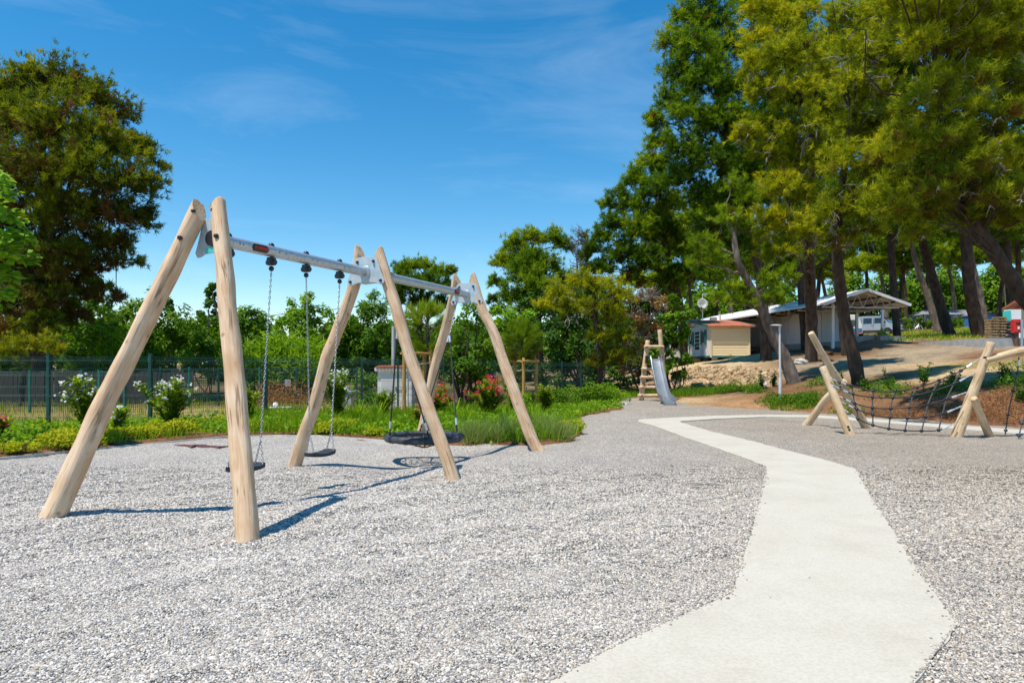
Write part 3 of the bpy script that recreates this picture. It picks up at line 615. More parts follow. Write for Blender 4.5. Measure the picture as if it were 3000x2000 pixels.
# ------------------------------------------------------------------ swing frame
bd = (BF - BN).normalized(); bu = Vector((bd.y, -bd.x, 0)); up = Vector((0, 0, 1))
root = thing('log_swing_set', (-2.06, 9.78, 0), 'large peeled log swing frame with galvanised crossbeam standing in the gravel', 'swing frame')
legs = [
    ([(157, 1513), (210, 1395), (265, 1280), (313, 1168), (396, 1000), (476, 840), (532, 722), (594, 594)], 6.86, 7.2, 0.118, 0.088, bu, 1.15),
    ([(725, 1584), (719, 1490), (711, 1390), (702, 1280), (690, 1150), (676, 1000), (664, 890), (660, 815), (648, 700), (638, 590)], 5.9, 6.98, 0.096, 0.082, -bu, 0.8),
    ([(862, 1367), (886, 1285), (923, 1182), (953, 1060), (981, 992), (1016, 900), (1036, 840), (1050, 770), (1058, 722)], 10.34, 9.95, 0.100, 0.08, bu, 1.0),
    ([(1328, 1405), (1306, 1332), (1282, 1264), (1258, 1200), (1203, 1050), (1160, 900), (1139, 838), (1119, 770), (1106, 730)], 9.2, 9.75, 0.094, 0.078, -bu, 1.0),
    ([(1226, 1290), (1240, 1255), (1262, 1140), (1277, 1065), (1302, 980), (1321, 900), (1334, 845), (1341, 806)], 14.0, 13.0, 0.112, 0.088, bu, 1.0),
    ([(1582, 1325), (1562, 1292), (1521, 1188), (1477, 1065), (1449, 980), (1413, 905), (1394, 845), (1380, 804)], 12.2, 12.75, 0.105, 0.084, -bu, 1.0)]
for i, (pix, Y0, Y1, r0, r1, inner, kc) in enumerate(legs):
    log('leg', stem(pix, Y0, Y1, r0, r1), M['wood'], root, seed=20 + i, cut=inner, kcut=kc)
def tube_obj(name, a, b_, r, mat, parent, seg=24):
    mb = MB().tube([a, b_], r, seg); return mb.build(name, mat, parent, True)
BR_ = 0.066
tube_obj('beam', BN + bd * 0.08, BM + bd * -0.06, BR_, M['galv'], root)
tube_obj('beam', BM + bd * 0.06, BF - bd * 0.02, BR_, M['galv'], root)
def bracket(c, side, ht, hb, h, facing, closed):
    """trapezoid plate across the frame; c = its middle at beam height"""
    pts = []
    def P2(u_, v_): return c + bu * u_ + up * v_
    T, B_ = 0.20, -0.19
    outl = [(-ht + 0.03, T), (0, T + 0.015), (ht - 0.03, T), (ht, T - 0.03), (ht + (hb - ht) * 0.5, 0.0), (hb, B_ + 0.05), (hb - 0.03, B_), (hb - 0.08, B_ + 0.004), (hb * 0.45, B_ + 0.032), (0, B_ + 0.042), (-hb * 0.45, B_ + 0.032), (-hb + 0.08, B_ + 0.004), (-hb + 0.03, B_), (-hb, B_ + 0.05), (-ht - (hb - ht) * 0.5, 0.0), (-ht, T - 0.03)]
    poly = [P2(u_, v_) for u_, v_ in outl]
    mb = MB().prism(poly, bd * -0.006, bd * 0.006)
    pl = mb.build('bracket_plate', M['plate'], root, bevel=0.002)
    if closed:                                                       # folded gusset under the beam, running back between the posts
        g_ = MB(); q = [P2(-hb * 0.45, B_ + 0.035), P2(0, B_ + 0.045), P2(hb * 0.45, B_ + 0.035), P2(hb * 0.4, B_ + 0.13), P2(-hb * 0.4, B_ + 0.13)]
        g_.prism(q[:3] + q[3:], bd * 0.008, bd * 0.20)
        g_.build('gusset', M['plate'], root)
    weld = MB().tube([c + bd * (-0.03 * facing), c + bd * (-0.004 * facing)], [BR_ + 0.004, BR_ + 0.02], 24); weld.build('weld_collar', M['galv'], root, True)
    for u_, v_ in ((-ht + 0.055, T - 0.06), (ht - 0.055, T - 0.06), (-hb + 0.06, B_ + 0.055), (hb - 0.06, B_ + 0.055)):
        p = P2(u_, v_)
        mb = MB(); d = bd * -facing
        mb.tube([p + d * 0.004, p + d * 0.022, p + d * 0.034, p + d * 0.040], [0.021, 0.021, 0.014, 0.004], 12)
        mb.build('bolt_cap', M['cap'], root, True)
bracket(BM - bd * 0.105 + bu * 0.03, 0, 0.19, 0.315, 0.4, 1, True)
bracket(BF - bd * 0.12, 0, 0.20, 0.33, 0.4, 1, True)
bracket(BN + bd * 0.07, 0, 0.15, 0.25, 0.4, -1, False)
# black disc for the shade inside the open tube end and a teal sticker on the outer face of the near plate, bolt caps on the two near posts
mb = MB().tube([BN - bd * 0.002, BN - bd * -0.0], 0.001, 6)
c = BN + bd * 0.062
MB().tube([c - bd * 0.010, c - bd * 0.024], [0.082, 0.082], 28).build('tube_hollow_disc', M['cap'], root, True)
MB().prism([c + bu * a + up * b_ - bd * 0.009 for a, b_ in ((-0.10, -0.10), (0.05, -0.085), (0.05, -0.145), (-0.10, -0.155))], bd * -0.004, bd * 0.001).build('sticker', M['teal'], root)
def cap_on(px, py, Y, r=0.024):
    p = at(px, py, Y); d = (Vector((0, 0, CH)) - p); d.z = 0; d.normalize(); d = (d * 0.75 - bd * 0.5).normalized()
    MB().tube([p - d * 0.05, p + d * 0.006, p + d * 0.012], [r, r, r * 0.6], 14).build('bolt_cap', M['cap'], root, True)
cap_on(566, 619, 7.11); cap_on(526, 696, 7.04); cap_on(624, 616, 6.89); cap_on(633, 691, 6.765)
# makers' badges on the tube, facing the playground
def badge(pt, L):
    d = (Vector((0, 0, CH + 0.6)) - pt); d -= bd * d.dot(bd); d.normalize(); e = bd.cross(d); n_ = 8
    mb = MB(); half = 0.62; r = BR_ + 0.005
    def pp(s, a): return pt + bd * s + (d * math.cos(a) + e * math.sin(a)) * r
    rows = []
    for i in range(13):
        s = -L / 2 + L * i / 12; k = min(1, (L / 2 - abs(s)) / 0.035); hw = half * math.sqrt(max(0.02, 1 - (1 - k) ** 2)); rows.append([pp(s, -hw + 2 * hw * j / n_) for j in range(n_ + 1)])
    vs = [v for rw in rows for v in rw]
    mb.add(vs, [(i * (n_ + 1) + j, i * (n_ + 1) + j + 1, (i + 1) * (n_ + 1) + j + 1, (i + 1) * (n_ + 1) + j) for i in range(12) for j in range(n_)])
    bo = mb.build('maker_badge', M['cap'], root, True)
    cu = bpy.data.curves.new('lettering', 'FONT'); cu.body = 'KOMPAN'; cu.size = 0.046; cu.align_x = 'CENTER'; cu.align_y = 'CENTER'; cu.extrude = 0.0006; cu.offset = 0.0012
    to = bpy.data.objects.new('lettering', cu); COL.objects.link(to)
    bpy.context.view_layer.update()
    me = bpy.data.meshes.new_from_object(to.evaluated_get(bpy.context.evaluated_depsgraph_get())); bpy.data.objects.remove(to)
    x = bd if bd.dot(Vector((1, 0, 0))) > 0 else -bd
    y = up - d * up.dot(d); y.normalize(); z = x.cross(y)
    sx = (L * 0.72) / 0.19
    Mx = Matrix((x * sx, y, z)).transposed().to_4x4(); Mx.translation = pt + d * (BR_ + 0.009) - WO[root.name]
    me.transform(Mx); me.materials.clear(); me.materials.append(M['red'])
    t = link('lettering', me, bo)
    mb = MB(); q0 = pt + d * (BR_ + 0.0095) + x * (L * 0.40)              # small figure mark after the word
    for a, b_ in (((-0.012, -0.012), (0.0, 0.008)), ((0.0, 0.008), (0.012, -0.006)), ((0.0, 0.008), (0.006, 0.026))):
        mb.beam(q0 + x * a[0] + y * a[1], q0 + x * b_[0] + y * b_[1], 0.006, 0.001, d)
    mb.build('figure_mark', M['red'], bo)
def on_beam(px, a=BN, b_=BF):
    k = (px - 1500) / F; t = (a.x - k * a.y) / (k * (b_.y - a.y) - (b_.x - a.x)); return a + (b_ - a) * t
badge(on_beam(751), 0.26); badge(on_beam(1330), 0.20)
for px in (690, 700, 805, 825, 903, 918, 998, 1012):                     # small drilled holes
    p = on_beam(px); d = (Vector((0, 0, CH + 0.6)) - p); d -= bd * d.dot(bd); d.normalize()
    MB().tube([p + d * 0.05, p + d * (BR_ + 0.0015)], 0.008, 8).build('drilled_hole', M['cap'], root)
HANG = [on_beam(795) - bd * 0.65, on_beam(795), on_beam(897), on_beam(995)]
def hanger(p, parent):
    mb = MB(); mb.ball(p + up * (BR_ + 0.002), 0.036, 12, 8, (1, 1, 0.9)); mb.build('hanger_dome', M['cap'], parent, True)
    h = MB(); q = p - up * (BR_ + 0.05)
    h.beam(q - bd * 0.045, q + bd * 0.045, 0.075, 0.09); ho = h.build('hanger_bearing', M['cap'], parent, bevel=0.012)
    k = MB()
    for s in (-1, 1): k.tube([q - up * 0.012 + bu * s * 0.03, q - up * 0.012 + bu * s * 0.062], [0.038, 0.030], 14)
    k.ball(q - up * 0.085, 0.032, 10, 7); k.build('bearing_knob', M['cap'], ho, True)
    return q - up * 0.105
tops = [hanger(p, root) for p in HANG]

def link_shape(L, w, r, n=12, s=4):
    """one chain link along Z, in the XZ plane"""
    vs = []; fs = []
    for i in range(n):
        a = 2 * math.pi * i / n; cx, cz = math.cos(a) * (w / 2 - r), math.sin(a) * (w / 2 - r); cz += (L / 2 - w / 2) * (1 if math.sin(a) >= 0 else -1)
        o_ = Vector((math.cos(a), 0, math.sin(a)))
        for k in range(s):
            b_ = 2 * math.pi * k / s; vs.append(Vector((cx, 0, cz)) + o_ * math.cos(b_) * r + Vector((0, 1, 0)) * math.sin(b_) * r)
    for i in range(n):
        for k in range(s): fs.append((i * s + k, i * s + (k + 1) % s, ((i + 1) % n) * s + (k + 1) % s, ((i + 1) % n) * s + k))
    return vs, fs
def chain(mb, p, q, L=0.044, w=0.026, r=0.0048, n=10):
    p, q = Vector(p), Vector(q); d = q - p; N = max(1, round(d.length / (L - 2.2 * r))); vs, fs = link_shape(L, w, r, n)
    R0 = d.normalized().to_track_quat('Z', 'Y').to_matrix()
    for i in range(N):
        c_ = p + d * ((i + 0.5) / N); Rz = Matrix.Rotation(R(90 * (i % 2) + 20), 3, 'Z')
        mb.add([R0 @ (Rz @ v) + c_ for v in vs], fs)
def swing(t0, t1, label, sway, z=0.36):
    a, b_ = t0, t1; mid = (a + b_) / 2; sc = Vector((mid.x, mid.y, z)) + bu * sway
    rt = thing('swing', (sc.x, sc.y, z), label, 'swing', 'chain swings')
    for s, tp in ((-1, a), (1, b_)):
        e = sc + bd * s * 0.20; fork = e + (tp - e).normalized() * 0.30
        mb = MB(); chain(mb, tp, fork, ); mb.build('chain', M['chain'], rt, True)
        for k in (-1, 1):
            mb = MB(); chain(mb, fork, e + bu * k * 0.065 + up * 0.012); mb.build('chain_fork', M['chain'], rt, True)
            mb = MB(); mb.ball(e + bu * k * 0.065 + up * 0.006, 0.013, 8, 5); mb.build('seat_eye', M['chain'], rt, True)
    vs = []; nx_, ny_ = 15, 7                                          # moulded seat: dished along its length, rounded rim
    L, Wd, T = 0.245, 0.105, 0.05
    def surf_(i, j, sgn):
        u_ = -1 + 2 * i / (nx_ - 1); v_ = -1 + 2 * j / (ny_ - 1)
        rad = max(abs(u_) ** 4 + abs(v_) ** 4, 1e-6) ** 0.25; k = 1.0 if rad < 1 else 1 / rad
        dz = 0.030 * u_ * u_ + 0.004 * v_ * v_ + (T / 2 if sgn > 0 else -T / 2 * (0.75 + 0.25 * u_ * u_))
        return sc + bd * (u_ * k * L) + bu * (v_ * k * Wd) + up * dz
    vt = [surf_(i, j, 1) for i in range(nx_) for j in range(ny_)]; vb = [surf_(i, j, -1) for i in range(nx_) for j in range(ny_)]; nb = len(vt)
    fs = []
    for i in range(nx_ - 1):
        for j in range(ny_ - 1):
            q = (i * ny_ + j, i * ny_ + j + 1, (i + 1) * ny_ + j + 1, (i + 1) * ny_ + j); fs += [q, tuple(nb + k for k in reversed(q))]
    rim = [i * ny_ for i in range(nx_)] + [(nx_ - 1) * ny_ + j for j in range(1, ny_)] + [i * ny_ + ny_ - 1 for i in range(nx_ - 2, -1, -1)] + [j for j in range(ny_ - 2, 0, -1)]
    for i in range(len(rim)): a2, c2 = rim[i], rim[(i + 1) % len(rim)]; fs.append((a2, c2, nb + c2, nb + a2))
    mb = MB().add(vt + vb, fs); mb.build('seat', M['rubber'], rt, True, bevel=0.007)
swing(tops[0], tops[1], 'black rubber swing seat on chains, partly hidden behind the nearest log post', -0.07, 0.345)
swing(tops[2], tops[3], 'black rubber swing seat on chains in the open, between two log posts', -0.05, 0.36)

# ------------------------------------------------------------------ nest swing
nc = (BM + BF) / 2; nc = Vector((nc.x - 0.02, nc.y, 0.34))
rt = thing('nest_swing', (nc.x, nc.y, 0.34), 'round black nest swing with rope net hanging from the far crossbeam', 'nest swing')
RR, rr = 0.60, 0.058
mb = MB(); vs = []; fs = []
for i in range(56):
    a = 2 * math.pi * i / 56; cdir = Vector((math.cos(a), math.sin(a), 0))
    rj = rr * (1 + 0.05 * math.sin(a * 9) + 0.03 * math.sin(a * 23))
    for k in range(14):
        b_ = 2 * math.pi * k / 14; vs.append(nc + cdir * (RR + math.cos(b_) * rj) + up * math.sin(b_) * rj)
for i in range(56):
    for k in range(14): fs.append((i * 14 + k, i * 14 + (k + 1) % 14, ((i + 1) % 56) * 14 + (k + 1) % 14, ((i + 1) % 56) * 14 + k))
mb.add(vs, fs).build('ring', M['ring'], rt, True)
for i in range(12):                                                    # strap bands around the ring
    a = 2 * math.pi * (i + 0.3) / 12; cdir = Vector((math.cos(a), math.sin(a), 0)); sd_ = up.cross(cdir); mb = MB(); vs = []
    for w_ in (-0.028, 0.028):
        for k in range(12):
            b_ = 2 * math.pi * k / 12; vs.append(nc + sd_ * w_ + cdir * (RR + math.cos(b_) * 0.065) + up * math.sin(b_) * 0.065)
    mb.add(vs, [(k, (k + 1) % 12, 12 + (k + 1) % 12, 12 + k) for k in range(12)]); mb.build('strap', M['rubber'], rt, True)
def sag(t): return -0.17 * (1 - t) ** 1.0
mb = MB(); mt = MB()
for i in range(12):
    a = 2 * math.pi * (i + 0.3) / 12; cdir = Vector((math.cos(a), math.sin(a), 0))
    (mb).tube([nc + cdir * RR * t + up * sag(t) for t in (1, 0.75, 0.5, 0.25, 0.03)], 0.013, 6)
mb.build('net_spoke_rope', M['rope'], rt, True)
for t in (0.22, 0.42, 0.62, 0.82):
    tgt = MB(); pts = [nc + Vector((math.cos(2 * math.pi * (i / 24 + 0.025)), math.sin(2 * math.pi * (i / 24 + 0.025)), 0)) * RR * t * (0.94 if i % 2 else 1.03) + up * sag(t) for i in range(25)]
    tgt.tube(pts, 0.012, 6, False).build('net_ring_rope', M['rope_tan'] if t < 0.5 else M['rope'], rt, True)
for tb, dirs in ((0.157, -1), (0.843, 1)):
    p = BM + (BF - BM) * tb
    mb = MB(); mb.box(p + up * (BR_ + 0.006), (0.10, 0.16, 0.012), Matrix((bu, bd, up)).transposed().to_4x4()); mb.build('clamp', M['galv'], rt)
    mb = MB(); mb.beam(p - up * (BR_), p - up * (BR_ + 0.11), 0.05, 0.05, bd); mb.build('swivel', M['galv'], rt, bevel=0.008)
    t0 = p - up * (BR_ + 0.11); split = t0 - up * 0.62 + (nc - p).normalized() * 0.05
    split = Vector((t0.x + (nc.x - t0.x) * 0.24, t0.y + (nc.y - t0.y) * 0.24, t0.z - 0.6))
    mb = MB(); chain(mb, t0, split, 0.05, 0.03, 0.006); mb.build('chain', M['chain'], rt, True)
    for s in (-1, 1):
        rp_ = nc + (bd * dirs * 0.80 + bu * s * 0.60).normalized() * RR + up * 0.06
        d = (rp_ - split); L = d.length; d.normalize()
        MB().tube([split + d * 0.02, split + d * 0.14], 0.019, 10).build('ferrule', M['ferrule'], rt, True)
        pts = [split + d * (0.14 + (L - 0.38) * k / 12) for k in range(13)]
        MB().tube(pts, 0.0125, 7).build('rope', M['rope'], rt, True)
        MB().tube([rp_ - d * 0.24, rp_ - d * 0.12], 0.02, 10).build('ferrule', M['ferrule'], rt, True)
        mb = MB(); chain(mb, rp_ - d * 0.125, rp_ + d * 0.015, 0.055, 0.032, 0.008); mb.build('shackle', M['cap'], rt, True)

# ------------------------------------------------------------------ maroon mat edge showing in the gravel
fe = [gr(a, b_, 0.0) for a, b_ in ((497, 1303), (520, 1305), (545, 1306), (560, 1309), (575, 1306), (600, 1308), (640, 1312), (660, 1309), (682, 1306))]
mb = MB(); n_ = len(fe); hz_ = [0.004, 0.02, 0.03, 0.012, 0.03, 0.034, 0.03, 0.02, 0.004]
mb.add([p + up * h for p, h in zip(fe, hz_)] + [p - up * 0.04 for p in fe] + [p + Vector((0.04, 0.28, 0)) + up * (0.004 - 0.02 * (i % 2)) for i, p in enumerate(fe)],
       [(i, i + 1, n_ + i + 1, n_ + i) for i in range(n_ - 1)] + [(i, 2 * n_ + i, 2 * n_ + i + 1, i + 1) for i in range(n_ - 1)])
tag(mb.build('rubber_mat', M['mat']), 'thin maroon rubber mat edge sticking out of the gravel behind the swings', 'mat')

# ------------------------------------------------------------------ slide
sl = thing('slide', (6.3, 29.3, 0), 'steel slide with a log ladder frame at the far end of the gravel', 'slide')
YA = 30.3
log('post', stem([(1879, 1171), (1884, 1120), (1890, 1060), (1898, 998)], YA, YA, 0.12, 0.095), M['wood_pale'], sl, 61, lump=0.04, per=5, seg=18)
log('post', stem([(1949, 1171), (1946, 1120), (1940, 1050), (1933, 967)], YA, YA, 0.12, 0.10), M['wood_pale'], sl, 62, lump=0.04, per=5, seg=18)
def hlog(name, p, q, r, parent, mat, seed):
    return log(name, [(Vector(p), r), (Vector(p).lerp(Vector(q), 0.5), r * 1.04), (Vector(q), r)], mat, parent, seed, per=4, seg=14, sink=0.0, lump=0.04)
hlog('top_rail', at(1889, 1015, YA - 0.12), at(1944, 1016, YA - 0.12), 0.07, sl, M['wood_pale'], 63)
for i, (x0, x1, y) in enumerate([(1881, 1930, 1080), (1878, 1930, 1105), (1874, 1945, 1134), (1871, 1948, 1158)]):
    hlog('rung', at(x0, y, YA - 0.14), at(x1, y, YA - 0.14), 0.065, sl, M['wood'], 64 + i)
for (a, b_) in ((1886, 1120), (1884, 1135), (1892, 1058), (1881, 1158), (1896, 1016), (1939, 1017), (1942, 1035)):
    p = at(a, b_, YA - 0.23); MB().tube([p + Vector((0, 0.1, 0)), p, p - Vector((0, 0.012, 0))], [0.035, 0.035, 0.02], 10).build('bolt_cap', M['cap'], sl, True)
for x in (1895, 1937):
    mb = MB(); mb.box(at(x, 1053, YA - 0.27), (0.14, 0.05, 0.34)); mb.build('chute_mount', M['black'], sl, bevel=0.01)
# chute: a steel gutter with rolled lips, lofted down its run
run = [(1918, 1050, 29.85), (1920, 1058, 29.75), (1925, 1085, 29.3), (1931, 1113, 28.85), (1937, 1140, 28.35), (1942, 1158, 28.0), (1948, 1170, 27.75), (1954, 1175, 27.5), (1960, 1177, 27.25), (1961, 1180, 27.1), (1961.5, 1186, 27.06)]
hw = [0.24] * 11
prof = [(-1.0, 0.20), (-1.06, 0.23), (-1.0, 0.235), (-0.95, 0.20), (-0.93, 0.05), (-0.82, 0.0), (-0.4, -0.01), (0, -0.012), (0.4, -0.01), (0.82, 0.0), (0.93, 0.05), (0.95, 0.20), (1.0, 0.235), (1.06, 0.23), (1.0, 0.20)]
vs = []; sideh = [1.15, 1.1, 1, 1, 1, 1, 1.05, 1.1, 0.85, 0.3, 0.12]
ctr = [at(*q) for q in run]
for i, c_ in enumerate(ctr):
    t = (ctr[min(i + 1, 10)] - ctr[max(i - 1, 0)]).normalized(); side = Vector((1, 0.05, 0)).normalized(); nn = side.cross(t); nn = -nn if nn.dot(Vector((0, -0.6, 1))) < 0 else nn; nn.normalize()
    for (a, b_) in prof: vs.append(c_ + side * a * hw[i] + nn * b_ * sideh[i])
k = len(prof); mb = MB().add(vs, [(i * k + j, i * k + j + 1, (i + 1) * k + j + 1, (i + 1) * k + j) for i in range(10) for j in range(k - 1)])
co = mb.build('chute', M['steel'], sl, True); so_ = co.modifiers.new('thick', 'SOLIDIFY'); so_.thickness = 0.012; so_.offset = -1
mb = MB(); mb.box(at(1961.5, 1181, 27.5), (0.38, 0.5, 0.10)); mb.build('chute_foot', M['steel'], sl, bevel=0.02)

# ------------------------------------------------------------------ rope climber
cl = thing('rope_climber', (7.6, 15.6, 0), 'pale log climbing frame with a black rope net on the right gravel', 'climbing frame')
log('post', stem([(2538, 1252), (2503, 1190), (2467, 1130), (2420, 1055), (2376, 976)], 16.9, 16.2, 0.105, 0.07), M['wood_pale'], cl, 71, per=7, seg=20, lump=0.04)
log('post', stem([(2491, 1273), (2462, 1205), (2435, 1135), (2411, 1076)], 15.2, 15.6, 0.105, 0.082), M['wood_pale'], cl, 72, per=7, seg=20, lump=0.04)
log('brace', stem([(2362, 1246), (2390, 1210), (2425, 1163), (2476, 1116)], 17.5, 16.5, 0.095, 0.07), M['wood_pale'], cl, 73, per=7, seg=18, lump=0.05)
log('post', stem([(2803, 1277), (2832, 1200), (2868, 1100), (2904, 1005)], 14.85, 14.6, 0.115, 0.083), M['wood_pale'], cl, 74, per=7, seg=22, lump=0.04)
log('brace', stem([(2899, 1276), (2876, 1225), (2853, 1167)], 14.9, 14.45, 0.085, 0.068), M['wood_pale'], cl, 75, per=7, seg=18, lump=0.04)
log('crossbeam', [(at(2893, 1054, 14.6), 0.072), (at(3000, 1027, 14.7), 0.08), (at(3130, 1010, 14.8), 0.085)], M['wood_pale'], cl, 76, per=7, seg=18, sink=0.0, lump=0.04)
log('post', stem([(3185, 1290), (3160, 1140), (3130, 995)], 14.6, 14.8, 0.11, 0.085), M['wood_pale'], cl, 77, per=7, seg=18, lump=0.04)
for a, b_, Y in ((2888, 1047, 14.48), (2463, 1133, 16.25), (2486, 1250, 15.12), (2489, 1259, 15.12), (2461, 1123, 16.3)):
    p = at(a, b_, Y); MB().tube([p + Vector((0, 0.05, 0)), p, p - Vector((0, 0.008, 0))], [0.024, 0.024, 0.012], 10).build('bolt_cap', M['cap'], cl, True)
def cpx(q): return (2300 + q[0] / 3.357, 850 + q[1] / 3.357)
H5 = [[(440, 865), (655, 940), (867, 990), (1085, 993), (1300, 957), (1515, 885), (1730, 790), (1945, 650)],
      [(470, 935), (668, 1020), (860, 1052), (1060, 1057), (1260, 1035), (1460, 990), (1660, 920), (1875, 805)],
      [(510, 1030), (685, 1112), (858, 1155), (1038, 1163), (1220, 1153), (1407, 1120), (1590, 1070), (1795, 1000)],
      [(545, 1090), (705, 1168), (863, 1223), (1032, 1250), (1203, 1258), (1378, 1243), (1550, 1213), (1745, 1135)],
      [(580, 1170), (717, 1265), (863, 1325), (1020, 1360), (1180, 1378), (1342, 1382), (1510, 1375), (1680, 1305)]]
def net_pt(i, j):
    a, b_ = cpx(H5[i][j]); Y = 15.4 + (14.7 - 15.4) * j / 7 - 0.10 * math.sin(math.pi * j / 7) * (i / 4)
    return at(a, b_, Y)
net = MB()
for i in range(5):
    pts = catmull([(net_pt(i, j), 1.0) for j in range(8)], 5); pts = [p for p, _ in pts]
    mb = MB(); mb.tube(pts[2:-3], 0.015, 6); mb.build('net_rope', M['rope'], cl, True)
    for a, b_ in ((pts[0], pts[3]), (pts[-1], pts[-4])):
        mb = MB(); chain(mb, a, b_, 0.05, 0.034, 0.008, 8); mb.build('end_chain', M['ferrule'], cl, True)
        d = (b_ - a).normalized(); MB().tube([b_ - d * 0.02, b_ + d * 0.09], 0.02, 8).build('ferrule', M['ferrule'], cl, True)
for j in range(1, 7):
    pts = [p for p, _ in catmull([(net_pt(i, j), 1.0) for i in range(5)], 5)]
    MB().tube(pts, 0.016, 6).build('net_rope', M['rope_grey'], cl, True)
    for i in range(5): MB().ball(net_pt(i, j), 0.04, 8, 6).build('knot', M['cap'], cl, True)
for pts, lab in (([(2985, 1046, 14.7), (2981, 1085, 14.75), (2971, 1135, 14.85), (2956, 1200, 15.0), (2945, 1270, 15.3)], 'knotted black rope hanging from the pale crossbeam, nearer the climbing net'),
                 ([(3075, 1020, 14.75), (3050, 1090, 14.7), (3020, 1160, 14.6), (2997, 1228, 14.5), (2984, 1284, 14.3)], 'knotted black rope at the far right end of the climbing frame')):
    P_ = [at(*q) for q in pts]; o = thing('hanging_rope', (P_[-1].x, P_[-1].y, 0), lab, 'rope')
    cr_ = [p for p, _ in catmull([(p, 1.0) for p in P_], 5)]
    MB().tube(cr_, 0.014, 6).build('rope', M['rope_grey'], o, True)
    MB().tube([P_[0] + up * -0.06, P_[0] + up * -0.18], 0.022, 8).build('ferrule', M['ferrule'], o, True)
    for k in (6, 11, 16, 19): MB().ball(cr_[k], 0.032, 8, 6, (1.3, 1.3, 0.9)).build('knot', M['cap'], o, True)

# ------------------------------------------------------------------ lamp post
b0 = on(2286, 25.6); lp = thing('lamp_post', b0, 'slim grey lamp post with a flat head beside the dirt slope', 'lamp post')
tp = at(2284, 955, 25.6)
MB().tube([b0 - up * 0.2, Vector((b0.x, b0.y, at(0, 1112, 25.6).z)), Vector((b0.x, b0.y, at(0, 1106, 25.6).z))], [0.062, 0.062, 0.05], 14).build('pole_base', M['pole'], lp, True)
MB().tube([Vector((b0.x, b0.y, at(0, 1108, 25.6).z)), tp], [0.043, 0.04], 14).build('pole', M['pole'], lp, True)
mb = MB(); mb.tube([tp + Vector((0.05, 0, 0)), tp + Vector((-0.05, 0, 0.03)), tp + Vector((-0.2, 0, 0.035)), tp + Vector((-0.34, 0, 0.03))], [0.05, 0.075, 0.07, 0.02], 12)
for i, v in enumerate(mb.v): mb.v[i] = (v[0], b0.y + (v[1] - b0.y) * 1.6, tp.z + 0.03 + (v[2] - tp.z - 0.03) * 0.45)
mb.build('lamp_head', M['pole'], lp, True)
MB().tube([tp + Vector((0.04, 0, 0.02)), tp + Vector((0.05, 0, 0.16)), tp + Vector((0.03, 0, 0.34))], 0.006, 5).build('cable_tail', M['black'], lp)

# ------------------------------------------------------------------ mobile home
X0, X1, Y0_, Y1_, ZB, ZE, ZR, YR = 14.52, 17.42, 50.0, 59.5, 2.22, 4.47, 5.15, 54.75
mh = thing('mobile_home', ((X0 + X1) / 2, (Y0_ + Y1_) / 2, ZB - 0.45), 'cream mobile home with red tiled roof and green shutters on the tan terrace', 'mobile home')
gp = [Vector((0, Y0_, ZB)), Vector((0, Y1_, ZB)), Vector((0, Y1_, ZE)), Vector((0, YR, ZR)), Vector((0, Y0_, ZE))]
MB().prism(gp, (X0 + 0.02, 0, 0), (X1 - 0.02, 0, 0)).build('wall', M['offwhite'], mh)
hb = (ZE - ZB - 0.12) / 11
for i in range(11):                                               # horizontal boards on the end wall
    z0 = ZB + 0.12 + i * hb; mb = MB()
    y = Y0_ - 0.012; mb.add([(X0 + 0.09, y - 0.022, z0), (X1 - 0.09, y - 0.022, z0), (X1 - 0.09, y - 0.004, z0 + hb - 0.006), (X0 + 0.09, y - 0.004, z0 + hb - 0.006), (X0 + 0.09, Y0_ - 0.002, z0), (X1 - 0.09, Y0_ - 0.002, z0), (X1 - 0.09, Y0_ - 0.002, z0 + hb - 0.006), (X0 + 0.09, Y0_ - 0.002, z0 + hb - 0.006)],
        [(0, 1, 2, 3), (0, 4, 5, 1), (3, 2, 6, 7), (0, 3, 7, 4), (1, 5, 6, 2)]); mb.build('siding_board', M['cream'], mh)
for x in (X0 + 0.04, X1 - 0.04): MB().box((x, Y0_ - 0.03, (ZB + ZE) / 2), (0.1, 0.1, ZE - ZB + 0.02)).build('corner_trim', M['cream_trim'], mh)
MB().box(((X0 + X1) / 2, Y0_ - 0.045, ZB + 0.05), (X1 - X0 - 0.2, 0.03, 0.14)).build('skirt_trim', M['teal_trim'], mh)
MB().box((X0 - 0.03, (Y0_ + Y1_) / 2, ZB + 0.05), (0.04, Y1_ - Y0_, 0.14)).build('skirt_trim', M['teal_trim'], mh)
for z in (ZB + 0.2, ZE - 0.18): MB().box((X0 + 1.45, Y0_ - 0.05, z), (0.22, 0.03, 0.05)).build('vent', M['cream_trim'], mh)
def slope(y0, z0, y1, z1, name):
    mb = MB(); n = 44; vs = []; fs = []
    for i in range(n * 4 + 1):
        x = X0 - 0.28 + (X1 - X0 + 0.56) * i / (n * 4); w_ = 0.022 * math.sin(i * math.pi / 2)
        for (y, z) in ((y0, z0), (y1, z1)): vs += [(x, y, z + w_ + 0.05), (x, y, z - 0.0)]
    for i in range(n * 4):
        a = i * 4; fs += [(a, a + 4, a + 6, a + 2), (a + 1, a + 3, a + 7, a + 5), (a, a + 1, a + 5, a + 4), (a + 2, a + 6, a + 7, a + 3)]
    return mb.add(vs, fs).build(name, M['tile'], mh, True)
slope(Y0_ - 0.32, ZE - 0.0, YR, ZR + 0.045, 'roof'); slope(Y1_ + 0.3, ZE - 0.0, YR + 0.01, ZR + 0.045, 'roof')
for s in ((Y0_ - 0.34, ZE + 0.0), (Y1_ + 0.34, ZE)):
    for x in (X0 - 0.31, X1 + 0.31):
        mb = MB(); mb.beam((x, s[0], s[1] + 0.02), (x, YR, ZR + 0.06), 0.04, 0.16); mb.build('barge_board', M['teal_trim'], mh)
